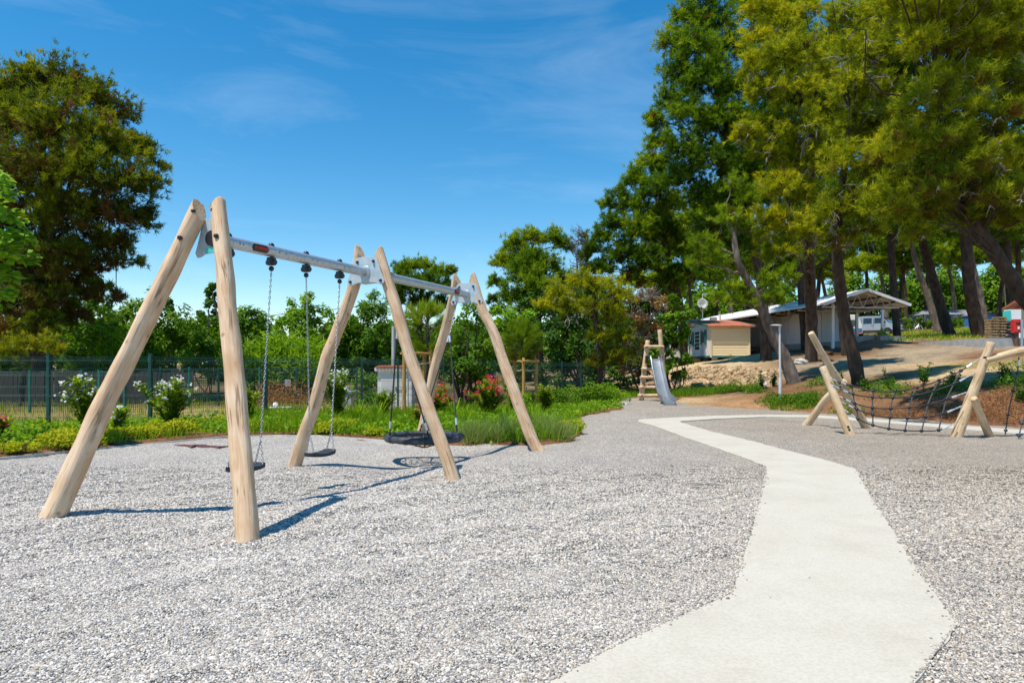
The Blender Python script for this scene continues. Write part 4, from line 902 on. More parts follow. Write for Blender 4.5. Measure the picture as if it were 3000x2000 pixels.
MB().box(((X0 + X1) / 2, Y0_ - 0.35, ZE - 0.01), (X1 - X0 + 0.5, 0.03, 0.09)).build('fascia', M['tile'], mh)
def win(ya, yb, za, zb_, shut=True):
    xw = X0 - 0.004; f = MB(); f.bbox((xw - 0.05, ya, za), (xw + 0.02, yb, zb_)); fo = f.build('window', M['white'], mh)
    k = 2
    for i in range(k):
        a = ya + (yb - ya) * (i + 0.14) / k; c_ = ya + (yb - ya) * (i + 0.86) / k
        MB().bbox((xw - 0.058, a, za + 0.08), (xw - 0.04, c_, zb_ - 0.08)).build('pane', M['glass'], fo)
    if shut:
        for a, c_ in ((ya - 0.42, ya - 0.03), (yb + 0.03, yb + 0.42)):
            so2 = MB().bbox((xw - 0.07, a, za - 0.05), (xw - 0.03, c_, zb_ + 0.05)).build('shutter', M['teal_trim'], mh)
win(51.35, 51.95, 3.25, 4.25); win(54.95, 55.75, 3.25, 4.25); win(57.2, 58.2, 3.25, 4.25)
do = MB().bbox((X0 - 0.05, 52.65, 2.27), (X0 + 0.02, 54.05, 4.32)).build('door', M['white'], mh)
for i in range(3):
    for j in range(5):
        a = 52.77 + i * 0.41; z = 2.85 + j * 0.29
        MB().bbox((X0 - 0.062, a, z), (X0 - 0.045, a + 0.34, z + 0.24)).build('pane', M['glass'], do)
MB().bbox((X0 - 0.10, 53.9, 3.1), (X0 - 0.05, 53.98, 3.25)).build('handle', M['black'], do)
for y in (50.6, 53, 56, 59): MB().box((X0 + 0.5, y, ZB - 0.3), (0.35, 0.35, 0.7)).build('support_block', M['plinth'], mh)
for y in (50.6, 53, 56, 59): MB().box((X1 - 0.5, y, ZB - 0.3), (0.35, 0.35, 0.7)).build('support_block', M['plinth'], mh)
MB().tube([(16.5, 54.2, ZR - 0.1), (16.5, 54.2, ZR + 0.55)], 0.09, 12).build('flue_pipe', M['white'], mh, True)
MB().box((16.1, 54.6, ZR + 0.18), (0.5, 0.4, 0.3)).build('roof_vent', M['sign'], mh, bevel=0.04)
st = thing('wooden_steps', (13.9, 52.9, 1.75), 'yellow wooden entrance steps at the mobile home door', 'steps')
for i in range(3):
    MB().box((X0 - 0.55 - i * 0.32, 53.0, 2.15 - i * 0.17), (0.34, 1.5, 0.05)).build('tread', M['step_wood'], st)
    MB().box((X0 - 0.40 - i * 0.32, 53.0, 2.06 - i * 0.17), (0.03, 1.5, 0.13)).build('riser', M['rust'], st)
mb = MB(); mb.prism([Vector((X0 - 0.1, 0, 1.6)), Vector((X0 - 1.4, 0, 1.6)), Vector((X0 - 1.4, 0, 1.8)), Vector((X0 - 0.72, 0, 2.12)), Vector((X0 - 0.1, 0, 2.14))], (0, 52.18, 0), (0, 52.24, 0)); mb.build('side_board', M['step_wood'], st)
mb = MB(); mb.prism([Vector((X0 - 0.1, 0, 1.6)), Vector((X0 - 1.4, 0, 1.6)), Vector((X0 - 1.4, 0, 1.8)), Vector((X0 - 0.72, 0, 2.12)), Vector((X0 - 0.1, 0, 2.14))], (0, 53.76, 0), (0, 53.82, 0)); mb.build('side_board', M['step_wood'], st)
# a second one further back, mostly behind the bush
m2 = thing('mobile_home', (13.2, 68, 2.0), 'white mobile home seen through the bush beside the slide', 'mobile home')
MB().bbox((11.8, 65, 2.3), (16.4, 72, 4.6)).build('wall', M['offwhite'], m2)
MB().prism([Vector((11.5, 0, 4.55)), Vector((14.1, 0, 5.35)), Vector((16.7, 0, 4.55))], (0, 64.7, 0), (0, 72.3, 0)).build('roof', M['tile'], m2)
for x in (12.6, 14.0, 15.4):
    f = MB().bbox((x - 0.4, 64.93, 3.3), (x + 0.4, 65.02, 4.3)).build('window', M['white'], m2)
    MB().bbox((x - 0.3, 64.9, 3.4), (x + 0.3, 64.94, 4.2)).build('pane', M['glass'], f)
    for s in (-1, 1): MB().bbox((x + s * 0.55 - 0.13, 64.92, 3.25), (x + s * 0.55 + 0.13, 64.97, 4.35)).build('shutter', M['teal_trim'], m2)
for x in (12.4, 14.1, 15.8): MB().bbox((x - 0.2, 66, 1.4), (x + 0.2, 70, 2.3)).build('support_block', M['plinth'], m2)

# ------------------------------------------------------------------ pavilion with open gable carport
pv = thing('pavilion', (21, 50, 2.8), 'long white pavilion with a low gable carport roof under the pines', 'building')
rd = Vector((-3.4, 28.4, 0)).normalized(); rx = Vector((rd.y, -rd.x, 0))
A_ = Vector((21.86, 42.0, 6.22)); LEN = 30.0; HWD = 2.9; DZ = 0.92
def rp3(s, u_, z): return A_ + rd * s + rx * u_ + Vector((0, 0, z))
for sgn, nm in ((-1, 'roof'), (1, 'roof')):
    q = [rp3(0, 0, 0), rp3(0, sgn * HWD, -DZ), rp3(0, sgn * HWD, -DZ + 0.10), rp3(0, 0, 0.10)]
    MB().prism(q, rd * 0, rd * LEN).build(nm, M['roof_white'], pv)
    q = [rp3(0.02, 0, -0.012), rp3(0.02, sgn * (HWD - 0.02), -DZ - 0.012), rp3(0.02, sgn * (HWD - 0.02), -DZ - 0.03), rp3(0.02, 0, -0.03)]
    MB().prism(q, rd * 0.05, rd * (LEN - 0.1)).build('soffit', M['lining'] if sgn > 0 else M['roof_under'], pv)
    mb = MB(); mb.beam(rp3(-0.03, 0, 0.04), rp3(-0.03, sgn * HWD, -DZ + 0.04), 0.05, 0.16); mb.build('fascia', M['roof_white'], pv)
for s in (0.4, 3.2, 6.0, 8.8, 11.6, 14.4, 17.2, 20):                   # steel trusses
    mb = MB(); zb_ = -DZ - 0.10
    mb.beam(rp3(s, -HWD + 0.15, zb_), rp3(s, HWD - 0.5, zb_), 0.05, 0.06)
    for sgn in (-1, 1): mb.beam(rp3(s, 0, -0.10), rp3(s, sgn * (HWD - 0.2), -DZ - 0.05), 0.05, 0.06)
    us = [-2.2, -1.5, -0.8, 0, 0.8, 1.5, 2.2]
    for i in range(6):
        zt = -0.1 - abs((us[i] + us[i + 1]) / 2) / HWD * (DZ - 0.05); m_ = (us[i] + us[i + 1]) / 2
        mb.beam(rp3(s, us[i], zb_), rp3(s, m_, zt), 0.025, 0.025); mb.beam(rp3(s, m_, zt), rp3(s, us[i + 1], zb_), 0.025, 0.025)
    mb.build('truss', M['lining'], pv)
for u_ in (-1.9, -0.95, 0.95, 1.9):
    mb = MB(); mb.beam(rp3(0.1, u_, -abs(u_) / HWD * DZ - 0.09), rp3(LEN - 1, u_, -abs(u_) / HWD * DZ - 0.09), 0.08, 0.10); mb.build('purlin', M['roof_under'], pv)
wa = Vector((21.5, 44.6, 0)); wd = Vector((-1.5, 12.6, 0)).normalized(); wxn = Vector((wd.y, -wd.x, 0))
for (s0, s1) in ((0, 2.2), (2.3, 6.6), (6.75, 13.5), (13.6, 24)):       # wall panels
    q = [wa + wd * s0, wa + wd * s1, wa + wd * s1 + wxn * 0.2, wa + wd * s0 + wxn * 0.2]
    MB().prism(q, (0, 0, 3.2), (0, 0, 5.36)).build('wall_panel', M['lavender'], pv)
q = [wa - wd * 0.06 - wxn * 0.03, wa + wd * 24 - wxn * 0.03, wa + wd * 24 + wxn * 0.24, wa - wd * 0.06 + wxn * 0.24]
MB().prism(q, (0, 0, 2.2), (0, 0, 3.2)).build('plinth', M['plinth'], pv)
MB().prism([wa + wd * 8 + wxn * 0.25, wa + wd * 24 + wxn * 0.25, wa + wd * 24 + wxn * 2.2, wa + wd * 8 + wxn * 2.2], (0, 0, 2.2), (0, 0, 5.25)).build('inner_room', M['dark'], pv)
for (px, Y, yt) in ((2440, 44.2, 891), (2310, 51.5, 905), (2510, 47.5, 905), (2585, 46, 897)):
    p = on(px, Y); t = at(px, yt, Y)
    MB().box(((p.x), Y, (p.z - 0.2 + t.z) / 2), (0.16, 0.16, t.z - p.z + 0.2)).build('column', M['white'], pv, bevel=0.01)
mb = MB(); mb.beam(on(2470, 45.2) + up * 0.15, at(2565, 995, 45.6), 0.25, 0.7); tag(mb.build('low_wall', M['plinth']), 'low grey concrete wall left of the planter', 'low wall')
mb = MB(); mb.beam(at(2603, 992, 45.6), at(2648, 991, 46), 0.3, 0.32); tag(mb.build('low_wall', M['plinth']), 'low grey concrete wall right of the planter', 'low wall')
pl = thing('planter', at(2586, 1003, 45), 'square concrete planter with a green plant at the carport', 'planter')
c_ = at(2586, 994, 45); MB().box(c_, (0.62, 0.62, 0.5)).build('box', M['plinth'], pl, bevel=0.02)

# ------------------------------------------------------------------ van
vc = on(2560, 70.5); van = thing('van', vc, 'silver panel van parked under the pines behind the carport', 'van', rz=R(-43))
def vsec(x):
    """half width and roof / sill height of the body at x"""
    pass
prof = [(-2.48, 0.42), (-2.52, 0.9), (-2.47, 1.5), (-2.36, 1.86), (-2.15, 1.95), (-0.5, 1.98), (0.55, 1.96), (0.9, 1.88), (1.62, 1.24), (2.2, 1.06), (2.42, 0.92), (2.52, 0.62), (2.5, 0.34), (2.3, 0.27), (-2.3, 0.30)]
mb = MB(); vs = []
levels = [(-0.86, 0.985), (-0.96, 1.0), (0.96, 1.0), (0.86, 0.985)]
def yw(z): return 0.97 - max(0, z - 1.1) * 0.16
nP = len(prof)
for s in (-1, 1):
    for (x, z) in prof: vs.append((x, s * (yw(z) - 0.06), z))
    for (x, z) in prof: vs.append((x * 0.985, s * yw(z), 0.02 + z * 0.985 if z > 1 else z + 0.02))
# rings: s=-1 outer edge, s=-1 side face, ... join as loft
ringsv = [vs[nP:2 * nP], vs[0:nP], vs[2 * nP:3 * nP], vs[3 * nP:4 * nP]]
vv = [p for r_ in ringsv for p in r_]
fs = [tuple(range(nP)), tuple(3 * nP + i for i in reversed(range(nP)))]
for k in range(3):
    for i in range(nP): fs.append((k * nP + i, k * nP + (i + 1) % nP, (k + 1) * nP + (i + 1) % nP, (k + 1) * nP + i))
mb.add(vv, fs); mb.build('body', M['van'], van, True, local=True)
for s in (-1, 1):
    for poly in ([(-0.75, 1.22), (0.05, 1.22), (0.05, 1.76), (-0.75, 1.76)], [(0.30, 1.22), (1.35, 1.22), (1.02, 1.62), (0.86, 1.74), (0.30, 1.76)]):
        MB().add([(x, s * (yw(z) + 0.008), z) for x, z in poly], [tuple(range(len(poly)))]).build('side_window', M['glass'], van, local=True)
    for x in (-1.62, 1.52):
        w_ = MB(); w_.tube([(x, s * 0.74, 0.33), (x, s * 0.975, 0.33)], 0.34, 24); wo = w_.build('wheel', M['tyre'], van, True, local=True)
        MB().tube([(x, s * 0.97, 0.33), (x, s * 0.985, 0.33)], 0.2, 20).build('rim', M['chain'], wo, True, local=True)
        MB().tube([(x, s * 0.952, 0.35), (x, s * 0.972, 0.35)], 0.40, 24).build('wheel_arch', M['black'], van, True, local=True)
    MB().box((0.0, s * 0.985, 0.42), (4.2, 0.03, 0.16)).build('sill_trim', M['black'], van, local=True)
    MB().box((0.22, s * 0.965, 1.2), (0.02, 0.012, 1.1)).build('door_gap', M['black'], van, local=True)
    MB().box((-0.9, s * 0.972, 1.2), (0.02, 0.012, 1.1)).build('door_gap', M['black'], van, local=True)
    MB().box((0.1, s * 0.985, 1.0), (0.14, 0.03, 0.03)).build('door_handle', M['black'], van, local=True)
    MB().box((1.25, s * 1.08, 1.32), (0.14, 0.2, 0.24)).build('mirror', M['black'], van, local=True, bevel=0.03)
    MB().add([(2.43, s * 0.86, 0.98), (2.12, s * 0.94, 1.08), (2.10, s * 0.955, 0.92), (2.3, s * 0.93, 0.80), (2.515, s * 0.62, 0.80), (2.50, s * 0.60, 0.93)], [(0, 1, 2, 3, 4, 5)]).build('headlight', M['lamp_glass'], van, local=True)
MB().add([(0.94, -0.76, 1.87), (0.94, 0.76, 1.87), (1.62, 0.86, 1.27), (1.62, -0.86, 1.27)], [(0, 1, 2, 3)]).build('windscreen', M['glass'], van, local=True)
for o_ in [x for x in van.children if x.name.startswith('windscreen')]: o_.location.x += 0.02; o_.location.z += 0.015
MB().box((2.52, 0, 0.84), (0.03, 1.15, 0.16)).build('grille', M['black'], van, local=True)
MB().box((2.535, 0, 0.42), (0.03, 1.5, 0.16)).build('lower_grille', M['black'], van, local=True)
MB().box((2.54, 0, 0.60), (0.02, 0.52, 0.11)).build('number_plate', M['white'], van, local=True)
MB().tube([(2.53, 0, 0.86), (2.55, 0, 0.86)], 0.06, 14).build('round_emblem', M['ferrule'], van, local=True)
# dark car partly hidden behind the van
kc = on(2668, 76); car = thing('car', kc, 'dark car standing right behind the nose of the silver van', 'car', rz=R(-30))
pr_ = [(-2.0, 0.35), (-2.02, 0.85), (-1.75, 1.0), (-1.3, 1.42), (0.1, 1.46), (0.85, 1.02), (1.85, 0.84), (2.0, 0.6), (1.98, 0.3)]
mb = MB(); mb.prism([Vector((x, 0, z)) for x, z in pr_], (0, -0.82, 0), (0, 0.82, 0)); mb.build('body', M['car_dark'], car, local=True, bevel=0.07)
for s in (-1, 1):
    MB().add([(x, s * 0.83, z) for x, z in ((-1.25, 1.02), (0.6, 1.02), (0.05, 1.38), (-1.1, 1.36))], [(0, 1, 2, 3)]).build('side_window', M['glass'], car, local=True)
    for x in (-1.25, 1.3):
        wo = MB().tube([(x, s * 0.66, 0.31), (x, s * 0.85, 0.31)], 0.31, 20).build('wheel', M['tyre'], car, True, local=True)
        MB().tube([(x, s * 0.85, 0.31), (x, s * 0.87, 0.31)], 0.19, 16).build('rim', M['ferrule'], wo, True, local=True)
    MB().box((1.93, s * 0.58, 0.72), (0.12, 0.34, 0.14)).build('headlight', M['lamp_glass'], car, local=True, bevel=0.03)
MB().add([(0.12, -0.66, 1.45), (0.12, 0.66, 1.45), (0.87, 0.74, 1.05), (0.87, -0.74, 1.05)], [(0, 1, 2, 3)]).build('windscreen', M['glass'], car, local=True)
for o_ in [x for x in car.children if x.name.startswith('windscreen')]: o_.location.x += 0.03
# bicycle leaning in front of the awning
bc = on(2683, 72); bi = thing('bicycle', bc, 'silver bicycle leaning beside the dark car', 'bicycle', rz=R(15))
for x in (-0.52, 0.52):
    mb = MB(); pts = [(x + 0.33 * math.cos(a), 0, 0.34 + 0.33 * math.sin(a)) for a in [2 * math.pi * k / 20 for k in range(21)]]; mb.tube(pts, 0.03, 6, False); mb.build('wheel', M['ferrule'], bi, True, local=True)
mb = MB()
for a, b_ in (((-0.52, 0.34), (-0.1, 0.34)), ((-0.52, 0.34), (-0.15, 0.8)), ((-0.1, 0.34), (-0.18, 0.95)), ((-0.1, 0.34), (0.4, 0.82)), ((-0.16, 0.82), (0.4, 0.86)), ((0.52, 0.34), (0.36, 1.0))): mb.tube([(a[0], 0, a[1]), (b_[0], 0, b_[1])], 0.022, 6)
mb.build('frame', M['ferrule'], bi, True, local=True)
MB().box((-0.18, 0, 0.98), (0.26, 0.14, 0.06)).build('saddle', M['black'], bi, local=True, bevel=0.02)
MB().tube([(0.36, -0.28, 1.02), (0.36, 0.28, 1.02)], 0.018, 6).build('handlebar', M['black'], bi, local=True)

# caravan behind the carport, awning tent, blue tarpaulin tent
cb = on(2458, 66); cv = thing('caravan', cb, 'white caravan showing between the carport columns', 'caravan')
mb = MB(); mb.prism([Vector((x, 0, z)) for x, z in ((-1.9, 0.5), (-1.95, 1.4), (-1.6, 2.3), (1.3, 2.35), (1.75, 1.4), (1.8, 0.55))], (0, -1, 0), (0, 1, 0)); mb.build('body', M['white'], cv, local=True, bevel=0.06)
f = MB().bbox((0.2, -1.03, 1.25), (1.3, -1.0, 1.85)).build('window', M['glass'], cv, local=True)
MB().bbox((-0.3, -1.02, 0.75), (1.7, -1.0, 1.05)).build('blue_stripe', M['blue'], cv, local=True)
MB().bbox((-0.3, -1.02, 0.6), (1.7, -1.0, 0.73)).build('red_stripe', M['red_box'], cv, local=True)
wo = MB().tube([(0, -1.0, 0.3), (0, -0.8, 0.3)], 0.32, 18).build('wheel', M['tyre'], cv, True, local=True)
aw = on(2765, 80); ta = thing('awning_tent', aw, 'grey roofed awning tent with blue patterned walls beyond the tree trunks', 'tent')
L = 3.3
mb = MB(); mb.bbox((-L, -1.5, 0.0), (L, 1.5, 1.65)); mb.build('wall', M['awning_wall'], ta, local=True)
mb = MB(); vs = [(-L - 0.15, -1.7, 1.62), (L + 0.15, -1.7, 1.62), (L + 0.15, 1.7, 1.62), (-L - 0.15, 1.7, 1.62), (-L + 0.9, 0, 2.28), (L - 0.9, 0, 2.28)]
mb.add(vs, [(0, 1, 5, 4), (2, 3, 4, 5), (0, 4, 3), (1, 2, 5), (0, 3, 2, 1)]); mb.build('roof', M['awning_roof'], ta, local=True)
for x in (-L, -L / 3, L / 3, L): MB().box((x, -1.53, 0.85), (0.09, 0.06, 1.7)).build('pole_sleeve', M['black'], ta, local=True)
tb_ = on(2862, 78); tt = thing('tarpaulin_tent', tb_, 'blue tarpaulin shelter with pale top behind the leaning trunk', 'tent')
MB().prism([Vector((x, 0, z)) for x, z in ((-1.5, 0), (-1.5, 1.3), (0, 1.75), (1.5, 1.3), (1.5, 0))], (0, -1, 0), (0, 1, 0)).build('cover', M['blue'], tt, local=True)
MB().prism([Vector((x, 0, z)) for x, z in ((-1.6, 1.32), (0, 1.8), (1.6, 1.32), (1.6, 1.42), (0, 1.92), (-1.6, 1.42))], (0, -1.1, 0), (0, 1.1, 0)).build('top_sheet', M['awning_roof'], tt, local=True)

# ------------------------------------------------------------------ kiosk corner on the right: pavement, pallets, sacks, post box
pz = at(2950, 993, 37).z
mb = MB(); mb.bbox((at(2890, 0, 36).x, 35.6, pz - 0.9), (at(3300, 0, 36).x, 42, pz)); tag(mb.build('pavement', M['plinth']), 'raised grey concrete pavement on the right slope', 'pavement', kind='structure')
def pallets(px, Y, n, label, w_=0.62, hh=0.15):
    x = (px - 1500) / F * Y; t = thing('pallet_stack', (x, Y, pz), label, 'pallets')
    for i in range(n):
        z = pz + i * hh; jx = rnd.uniform(-0.02, 0.02)
        po = MB().box((x + jx, Y, z + hh * 0.79), (w_, 0.55, hh * 0.42)).build('pallet', M['pallet'], t)
        mb = MB()
        for k in (-1, 0, 1): mb.box((x + jx + k * (w_ / 2 - 0.06), Y + 0.03, z + hh * 0.29), (0.08, 0.47, hh * 0.57))
        mb.build('pallet_blocks', M['pallet'], po)
pallets(2905, 37, 7, 'shorter wooden pallet stack beside the leaning trunk', 0.40); pallets(2928, 37.2, 8, 'taller wooden pallet stack next to the black sacks', 0.44); pallets(2945, 38.2, 8, 'wooden pallet stack half hidden behind the black sacks', 0.4)
sk = thing('sack_stack', at(2957, 993, 37), 'pile of shiny black sacks between the pallets and the red box', 'sacks')
for i, (dx, dz, s) in enumerate(((-0.08, 0.15, 0.24), (0.12, 0.16, 0.22), (0.0, 0.42, 0.25), (0.05, 0.66, 0.22), (-0.06, 0.84, 0.18))):
    p = at(2957, 993, 37); mb = MB(); mb.ball((p.x + dx, 37, p.z + dz), s, 12, 8, (1, 0.9, 0.75))
    mb.v = [(a + 0.02 * math.sin(31 * c_ + i), b_ + 0.02 * math.sin(27 * a), c_ + 0.015 * math.sin(37 * a + 11 * b_)) for a, b_, c_ in mb.v]
    mb.build('sack', M['black'], sk, True)
rb = thing('post_box', at(2978, 1012, 35.4), 'red metal box on a rusty brown post', 'post box')
c_ = at(2978, 955, 35.4); bo = MB().box(c_, (0.44, 0.3, 0.70)).build('box', M['red_box'], rb, bevel=0.05)
MB().box(c_ + Vector((0, -0.155, 0.13)), (0.26, 0.02, 0.09)).build('slot', M['black'], bo)
MB().box(c_ + Vector((0.0, -0.155, -0.1)), (0.10, 0.02, 0.14)).build('notice', M['white'], bo)
p0, p1 = at(2978, 1020, 35.4), at(2978, 972, 35.4)
MB().tube([p0, p1], 0.10, 12).build('post', M['rust'], rb, True); MB().ball(p1, 0.13, 10, 7).build('pipe_joint', M['rust'], rb, True)
p0, p1 = at(2994, 1022, 35.2), at(2994, 936, 35.2); tag(MB().tube([p0, p1], 0.06, 12).build('steel_pole', M['bluepole'], None, True), 'short blue grey steel pole right of the red box', 'pole')
hb_ = thing('corner_building', at(3060, 993, 39), 'cream hut with a red tiled roof edge at the right border', 'building')
a, b_ = at(2976, 0, 39.5).x, at(3300, 0, 39.5).x
MB().bbox((a, 38.6, pz - 0.3), (b_, 39.6, at(0, 906, 39).z)).build('wall', M['cream_trim'], hb_)
za = at(0, 902, 38.5).z
ro = MB().prism([Vector((0, 38.0, za)), Vector((0, 39.0, za + 0.35)), Vector((0, 40.0, za)), Vector((0, 40.0, za + 0.1)), Vector((0, 39.0, za + 0.46)), Vector((0, 38.0, za + 0.12))], (a - 0.45, 0, 0), (b_, 0, 0)).build('roof', M['tile'], hb_)
MB().bbox((a - 0.5, 38.05, za - 0.1), (b_, 38.15, za)).build('eave_board', M['rust'], hb_)
wp = thing('cabinet', at(2966, 993, 38), 'white cabinet with a teal side behind the sacks', 'cabinet')
MB().bbox((at(2952, 0, 38).x, 37.8, pz), (at(2984, 0, 38).x, 38.3, at(0, 907, 38).z)).build('body', M['white'], wp); MB().bbox((at(2949, 0, 38).x, 37.75, pz), (at(2952, 0, 38).x, 38.3, at(0, 910, 38).z)).build('side_panel', M['teal'], wp)

# satellite dish and antenna behind the mobile home
db = on(2058, 61.5); ds = thing('satellite_dish', db, 'round satellite dish on a tall thin mast behind the mobile home', 'satellite dish')
tp = at(2058, 862, 61.5); MB().tube([db, tp], 0.04, 8).build('mast', M['pole'], ds)
c_ = at(2058, 890, 61.2); mb = MB(); vs = [c_ + Vector((0, 0.12, 0))]; fs = []
for j in (1, 2, 3):
    for k in range(24): a = 2 * math.pi * k / 24; vs.append(c_ + Vector((0.47 * j / 3 * math.cos(a), 0.12 - 0.14 * (j / 3) ** 2, 0.47 * j / 3 * math.sin(a))))
fs = [(0, 1 + k, 1 + (k + 1) % 24) for k in range(24)] + [(1 + (j - 1) * 24 + k, 1 + j * 24 + k, 1 + j * 24 + (k + 1) % 24, 1 + (j - 1) * 24 + (k + 1) % 24) for j in (1, 2) for k in range(24)]
do_ = mb.add(vs, fs).build('dish', M['dish'], ds, True); do_.modifiers.new('t', 'SOLIDIFY').thickness = 0.02
MB().tube([c_ + Vector((0, 0, -0.4)), c_ + Vector((0, -0.35, 0.0))], 0.02, 6).build('feed_arm', M['pole'], ds)
MB().tube([tp, tp + Vector((0.5, 0, 0))], 0.02, 6).build('antenna_boom', M['pole'], ds)
for k in range(5): MB().tube([tp + Vector((0.1 * k, 0, -0.12)), tp + Vector((0.1 * k, 0, 0.12))], 0.012, 5).build('antenna_rod', M['pole'], ds)

# ------------------------------------------------------------------ fences
def wire_panel(a, b_, h, parent, sp=0.052, rr_=0.0032, folds=(0.22, 0.72, 1.22, -0.12), z0=0.04):
    a, b_ = Vector(a), Vector(b_); d = b_ - a; L = Vector((d.x, d.y, 0)).length; N = int(L / sp); nrm = Vector((d.y, -d.x, 0)).normalized()
    mb = MB(); fz = sorted([f if f > 0 else h + f for f in folds if (f if f > 0 else h + f) < h])
    for i in range(1, N):
        p = a + d * (i / N); pts = [p + up * z0]
        for f in fz: pts += [p + up * (f - 0.05), p + nrm * 0.055 + up * f, p + up * (f + 0.05)]
        pts.append(p + up * (h + 0.02)); mb.tube(pts, rr_, 3, False)
    z = z0 + 0.1
    lv = [z0 + 0.02, h - 0.02] + [f + e for f in fz for e in (-0.05, 0.05)] + [(fz[i] + fz[i + 1]) / 2 for i in range(len(fz) - 1)]
    for z in lv: mb.tube([a + up * z, b_ + up * z], rr_ * 1.25, 3, False)
    for f in fz: mb.tube([a + nrm * 0.055 + up * f, b_ + nrm * 0.055 + up * f], rr_ * 1.25, 3, False)
    return mb.build('wire_panel', M['wire'], parent)
fr = thing('mesh_fence', on(440, 16.8), 'dark green wire mesh fence running behind the oleander bed', 'fence')
FP = [(-160, 16.8), (142, 16.8), (440, 16.8), (779, 19.1), (1060, 21.6), (1166, 23.2), (1300, 26.0), (1450, 29.0), (1646, 32.5), (1702, 34), (1770, 35.6)]
P_ = [on(a, b_) for a, b_ in FP]
for i, p in enumerate(P_):
    s = 0.075 if i < 4 else 0.06
    po = MB().box(p + up * 0.78, (s, s, 1.96)).build('post', M['fence'], fr, bevel=0.008)
    MB().box(p + up * 1.765, (s + 0.012, s + 0.012, 0.02)).build('post_cap', M['fence'], po)
for i in range(len(P_) - 1):
    k = 1 if i < 5 else 1.8
    wire_panel(P_[i], P_[i + 1], 1.70, fr, 0.052 * k, 0.0034 * (1 if i < 5 else 1.5))
fb = thing('mesh_fence', on(87, 21.5), 'lower green wire mesh fence standing further back inside the enclosure', 'fence')
BP = [(-120, 21.5), (87, 21.5), (238, 21.5), (289, 21.6)]
Q_ = [on(a, b_) for a, b_ in BP]
for p in Q_: MB().box(p + up * 0.6, (0.055, 0.055, 1.5)).build('post', M['fence_pale'], fb)
for i in range(3): wire_panel(Q_[i], Q_[i + 1], 1.32, fb, 0.055, 0.0038, (0.3, 0.8, -0.06))
BP2 = [(366, 21.8), (470, 23), (555, 24.5), (640, 25.5), (760, 26), (870, 26.5), (960, 27), (1045, 27.5)]
fb2 = thing('mesh_fence', on(640, 25.5), 'far green wire mesh fence with a grey sign behind the swing chains', 'fence')
Q2 = [on(a, b_) for a, b_ in BP2]
for p in Q2: MB().box(p + up * 0.65, (0.06, 0.06, 1.6)).build('post', M['fence_pale'] if rnd.random() < 0.4 else M['fence'], fb2)
for i in range(len(Q2) - 1): wire_panel(Q2[i], Q2[i + 1], 1.40, fb2, 0.075, 0.005, (0.3, 0.8, -0.06))
c_ = at(843, 1121, 26); MB().box(c_, (0.22, 0.02, 0.26)).build('sign_plate', M['sign'], fb2)
gt = thing('mesh_gate', on(325, 21.6), 'green tubular gate frame with wire mesh behind the near log', 'gate')
a, b_ = on(291, 21.55), on(364, 21.75)
for p in (a, b_): MB().box(p + up * 0.64, (0.05, 0.05, 1.28)).build('gate_stile', M['fence_pale'], gt)
MB().beam(a + up * 1.29, b_ + up * 1.29, 0.05, 0.05).build('gate_rail', M['fence_pale'], gt); MB().beam(a + up * 0.1, b_ + up * 0.1, 0.05, 0.05).build('gate_rail', M['fence_pale'], gt)
wire_panel(a, b_, 1.26, gt, 0.06, 0.004, (0.6,))
pf = thing('plank_fence', on(270, 27), 'weathered dark plank fence behind the wire mesh on the left', 'fence')
x = at(-60, 0, 27).x; xe = at(560, 0, 27).x; i = 0
pm_ = MB().box((0, 0, 0.66), (0.165, 0.025, 1.34)).mesh('plank', M['plank'])
while x < xe:
    q = link('plank', pm_, pf, Vector((x, 27 + rnd.uniform(-0.02, 0.02), rnd.uniform(-0.05, 0.05))) - WO[pf.name]); q.rotation_euler = (0, rnd.uniform(-0.012, 0.012), 0); x += 0.178
for z in (0.35, 1.05): MB().box(((at(-60, 0, 27).x + xe) / 2, 27.05, z), (xe - at(-60, 0, 27).x, 0.05, 0.09)).build('rail', M['plank'], pf)

# ------------------------------------------------------------------ utility kiosk, pole, container, slab, tree stakes, cable
kb = at(1157, 1206, 24.2); kb.z = 0.0
kx0, kx1, ky0, ky1 = at(1106, 0, 24).x, at(1206, 0, 24).x, 24.0, 24.75
kz = at(0, 1087, 24).z
ko = thing('utility_kiosk', (kb.x, 24.4, 0), 'small white utility kiosk with double doors and a tiled lid', 'kiosk')
MB().bbox((kx0, ky0, -0.15), (kx1, ky1, kz)).build('wall', M['white'], ko, bevel=0.01)
MB().bbox((kx0 - 0.09, ky0 - 0.09, kz), (kx1 + 0.09, ky1 + 0.09, kz + 0.12)).build('cornice', M['white'], ko, bevel=0.01)
mb = MB(); nt = 11
for i in range(nt):
    x = kx0 - 0.05 + (kx1 - kx0 + 0.10) * (i + 0.5) / nt; mb.tube([(x, ky0 - 0.11, kz + 0.13), (x, ky1 + 0.1, kz + 0.16)], 0.055, 10)
mb.build('roof_tile', M['tile'], ko, True)
for i in range(2):
    xa = kx0 + 0.13 + i * ((kx1 - kx0 - 0.24) / 2); xb = xa + (kx1 - kx0 - 0.26) / 2
    dd = MB().bbox((xa, ky0 - 0.02, 0.05), (xb, ky0 + 0.01, kz - 0.22)).build('door', M['offwhite'], ko, bevel=0.006)
    MB().bbox((xa + 0.06, ky0 - 0.028, 0.62), (xb - 0.06, ky0 - 0.018, 0.70)).build('louvre', M['sign'], dd)
    MB().bbox(((xb - 0.06) if i == 0 else (xa + 0.03), ky0 - 0.04, 0.66), ((xb - 0.03) if i == 0 else (xa + 0.06), ky0 - 0.015, 0.8)).build('handle', M['black'], dd)
MB().bbox((kx1 - 0.34, ky0 - 0.03, kz - 0.42), (kx1 - 0.22, ky0 - 0.022, kz - 0.34)).build('warning_sticker', M['yellow'], ko)
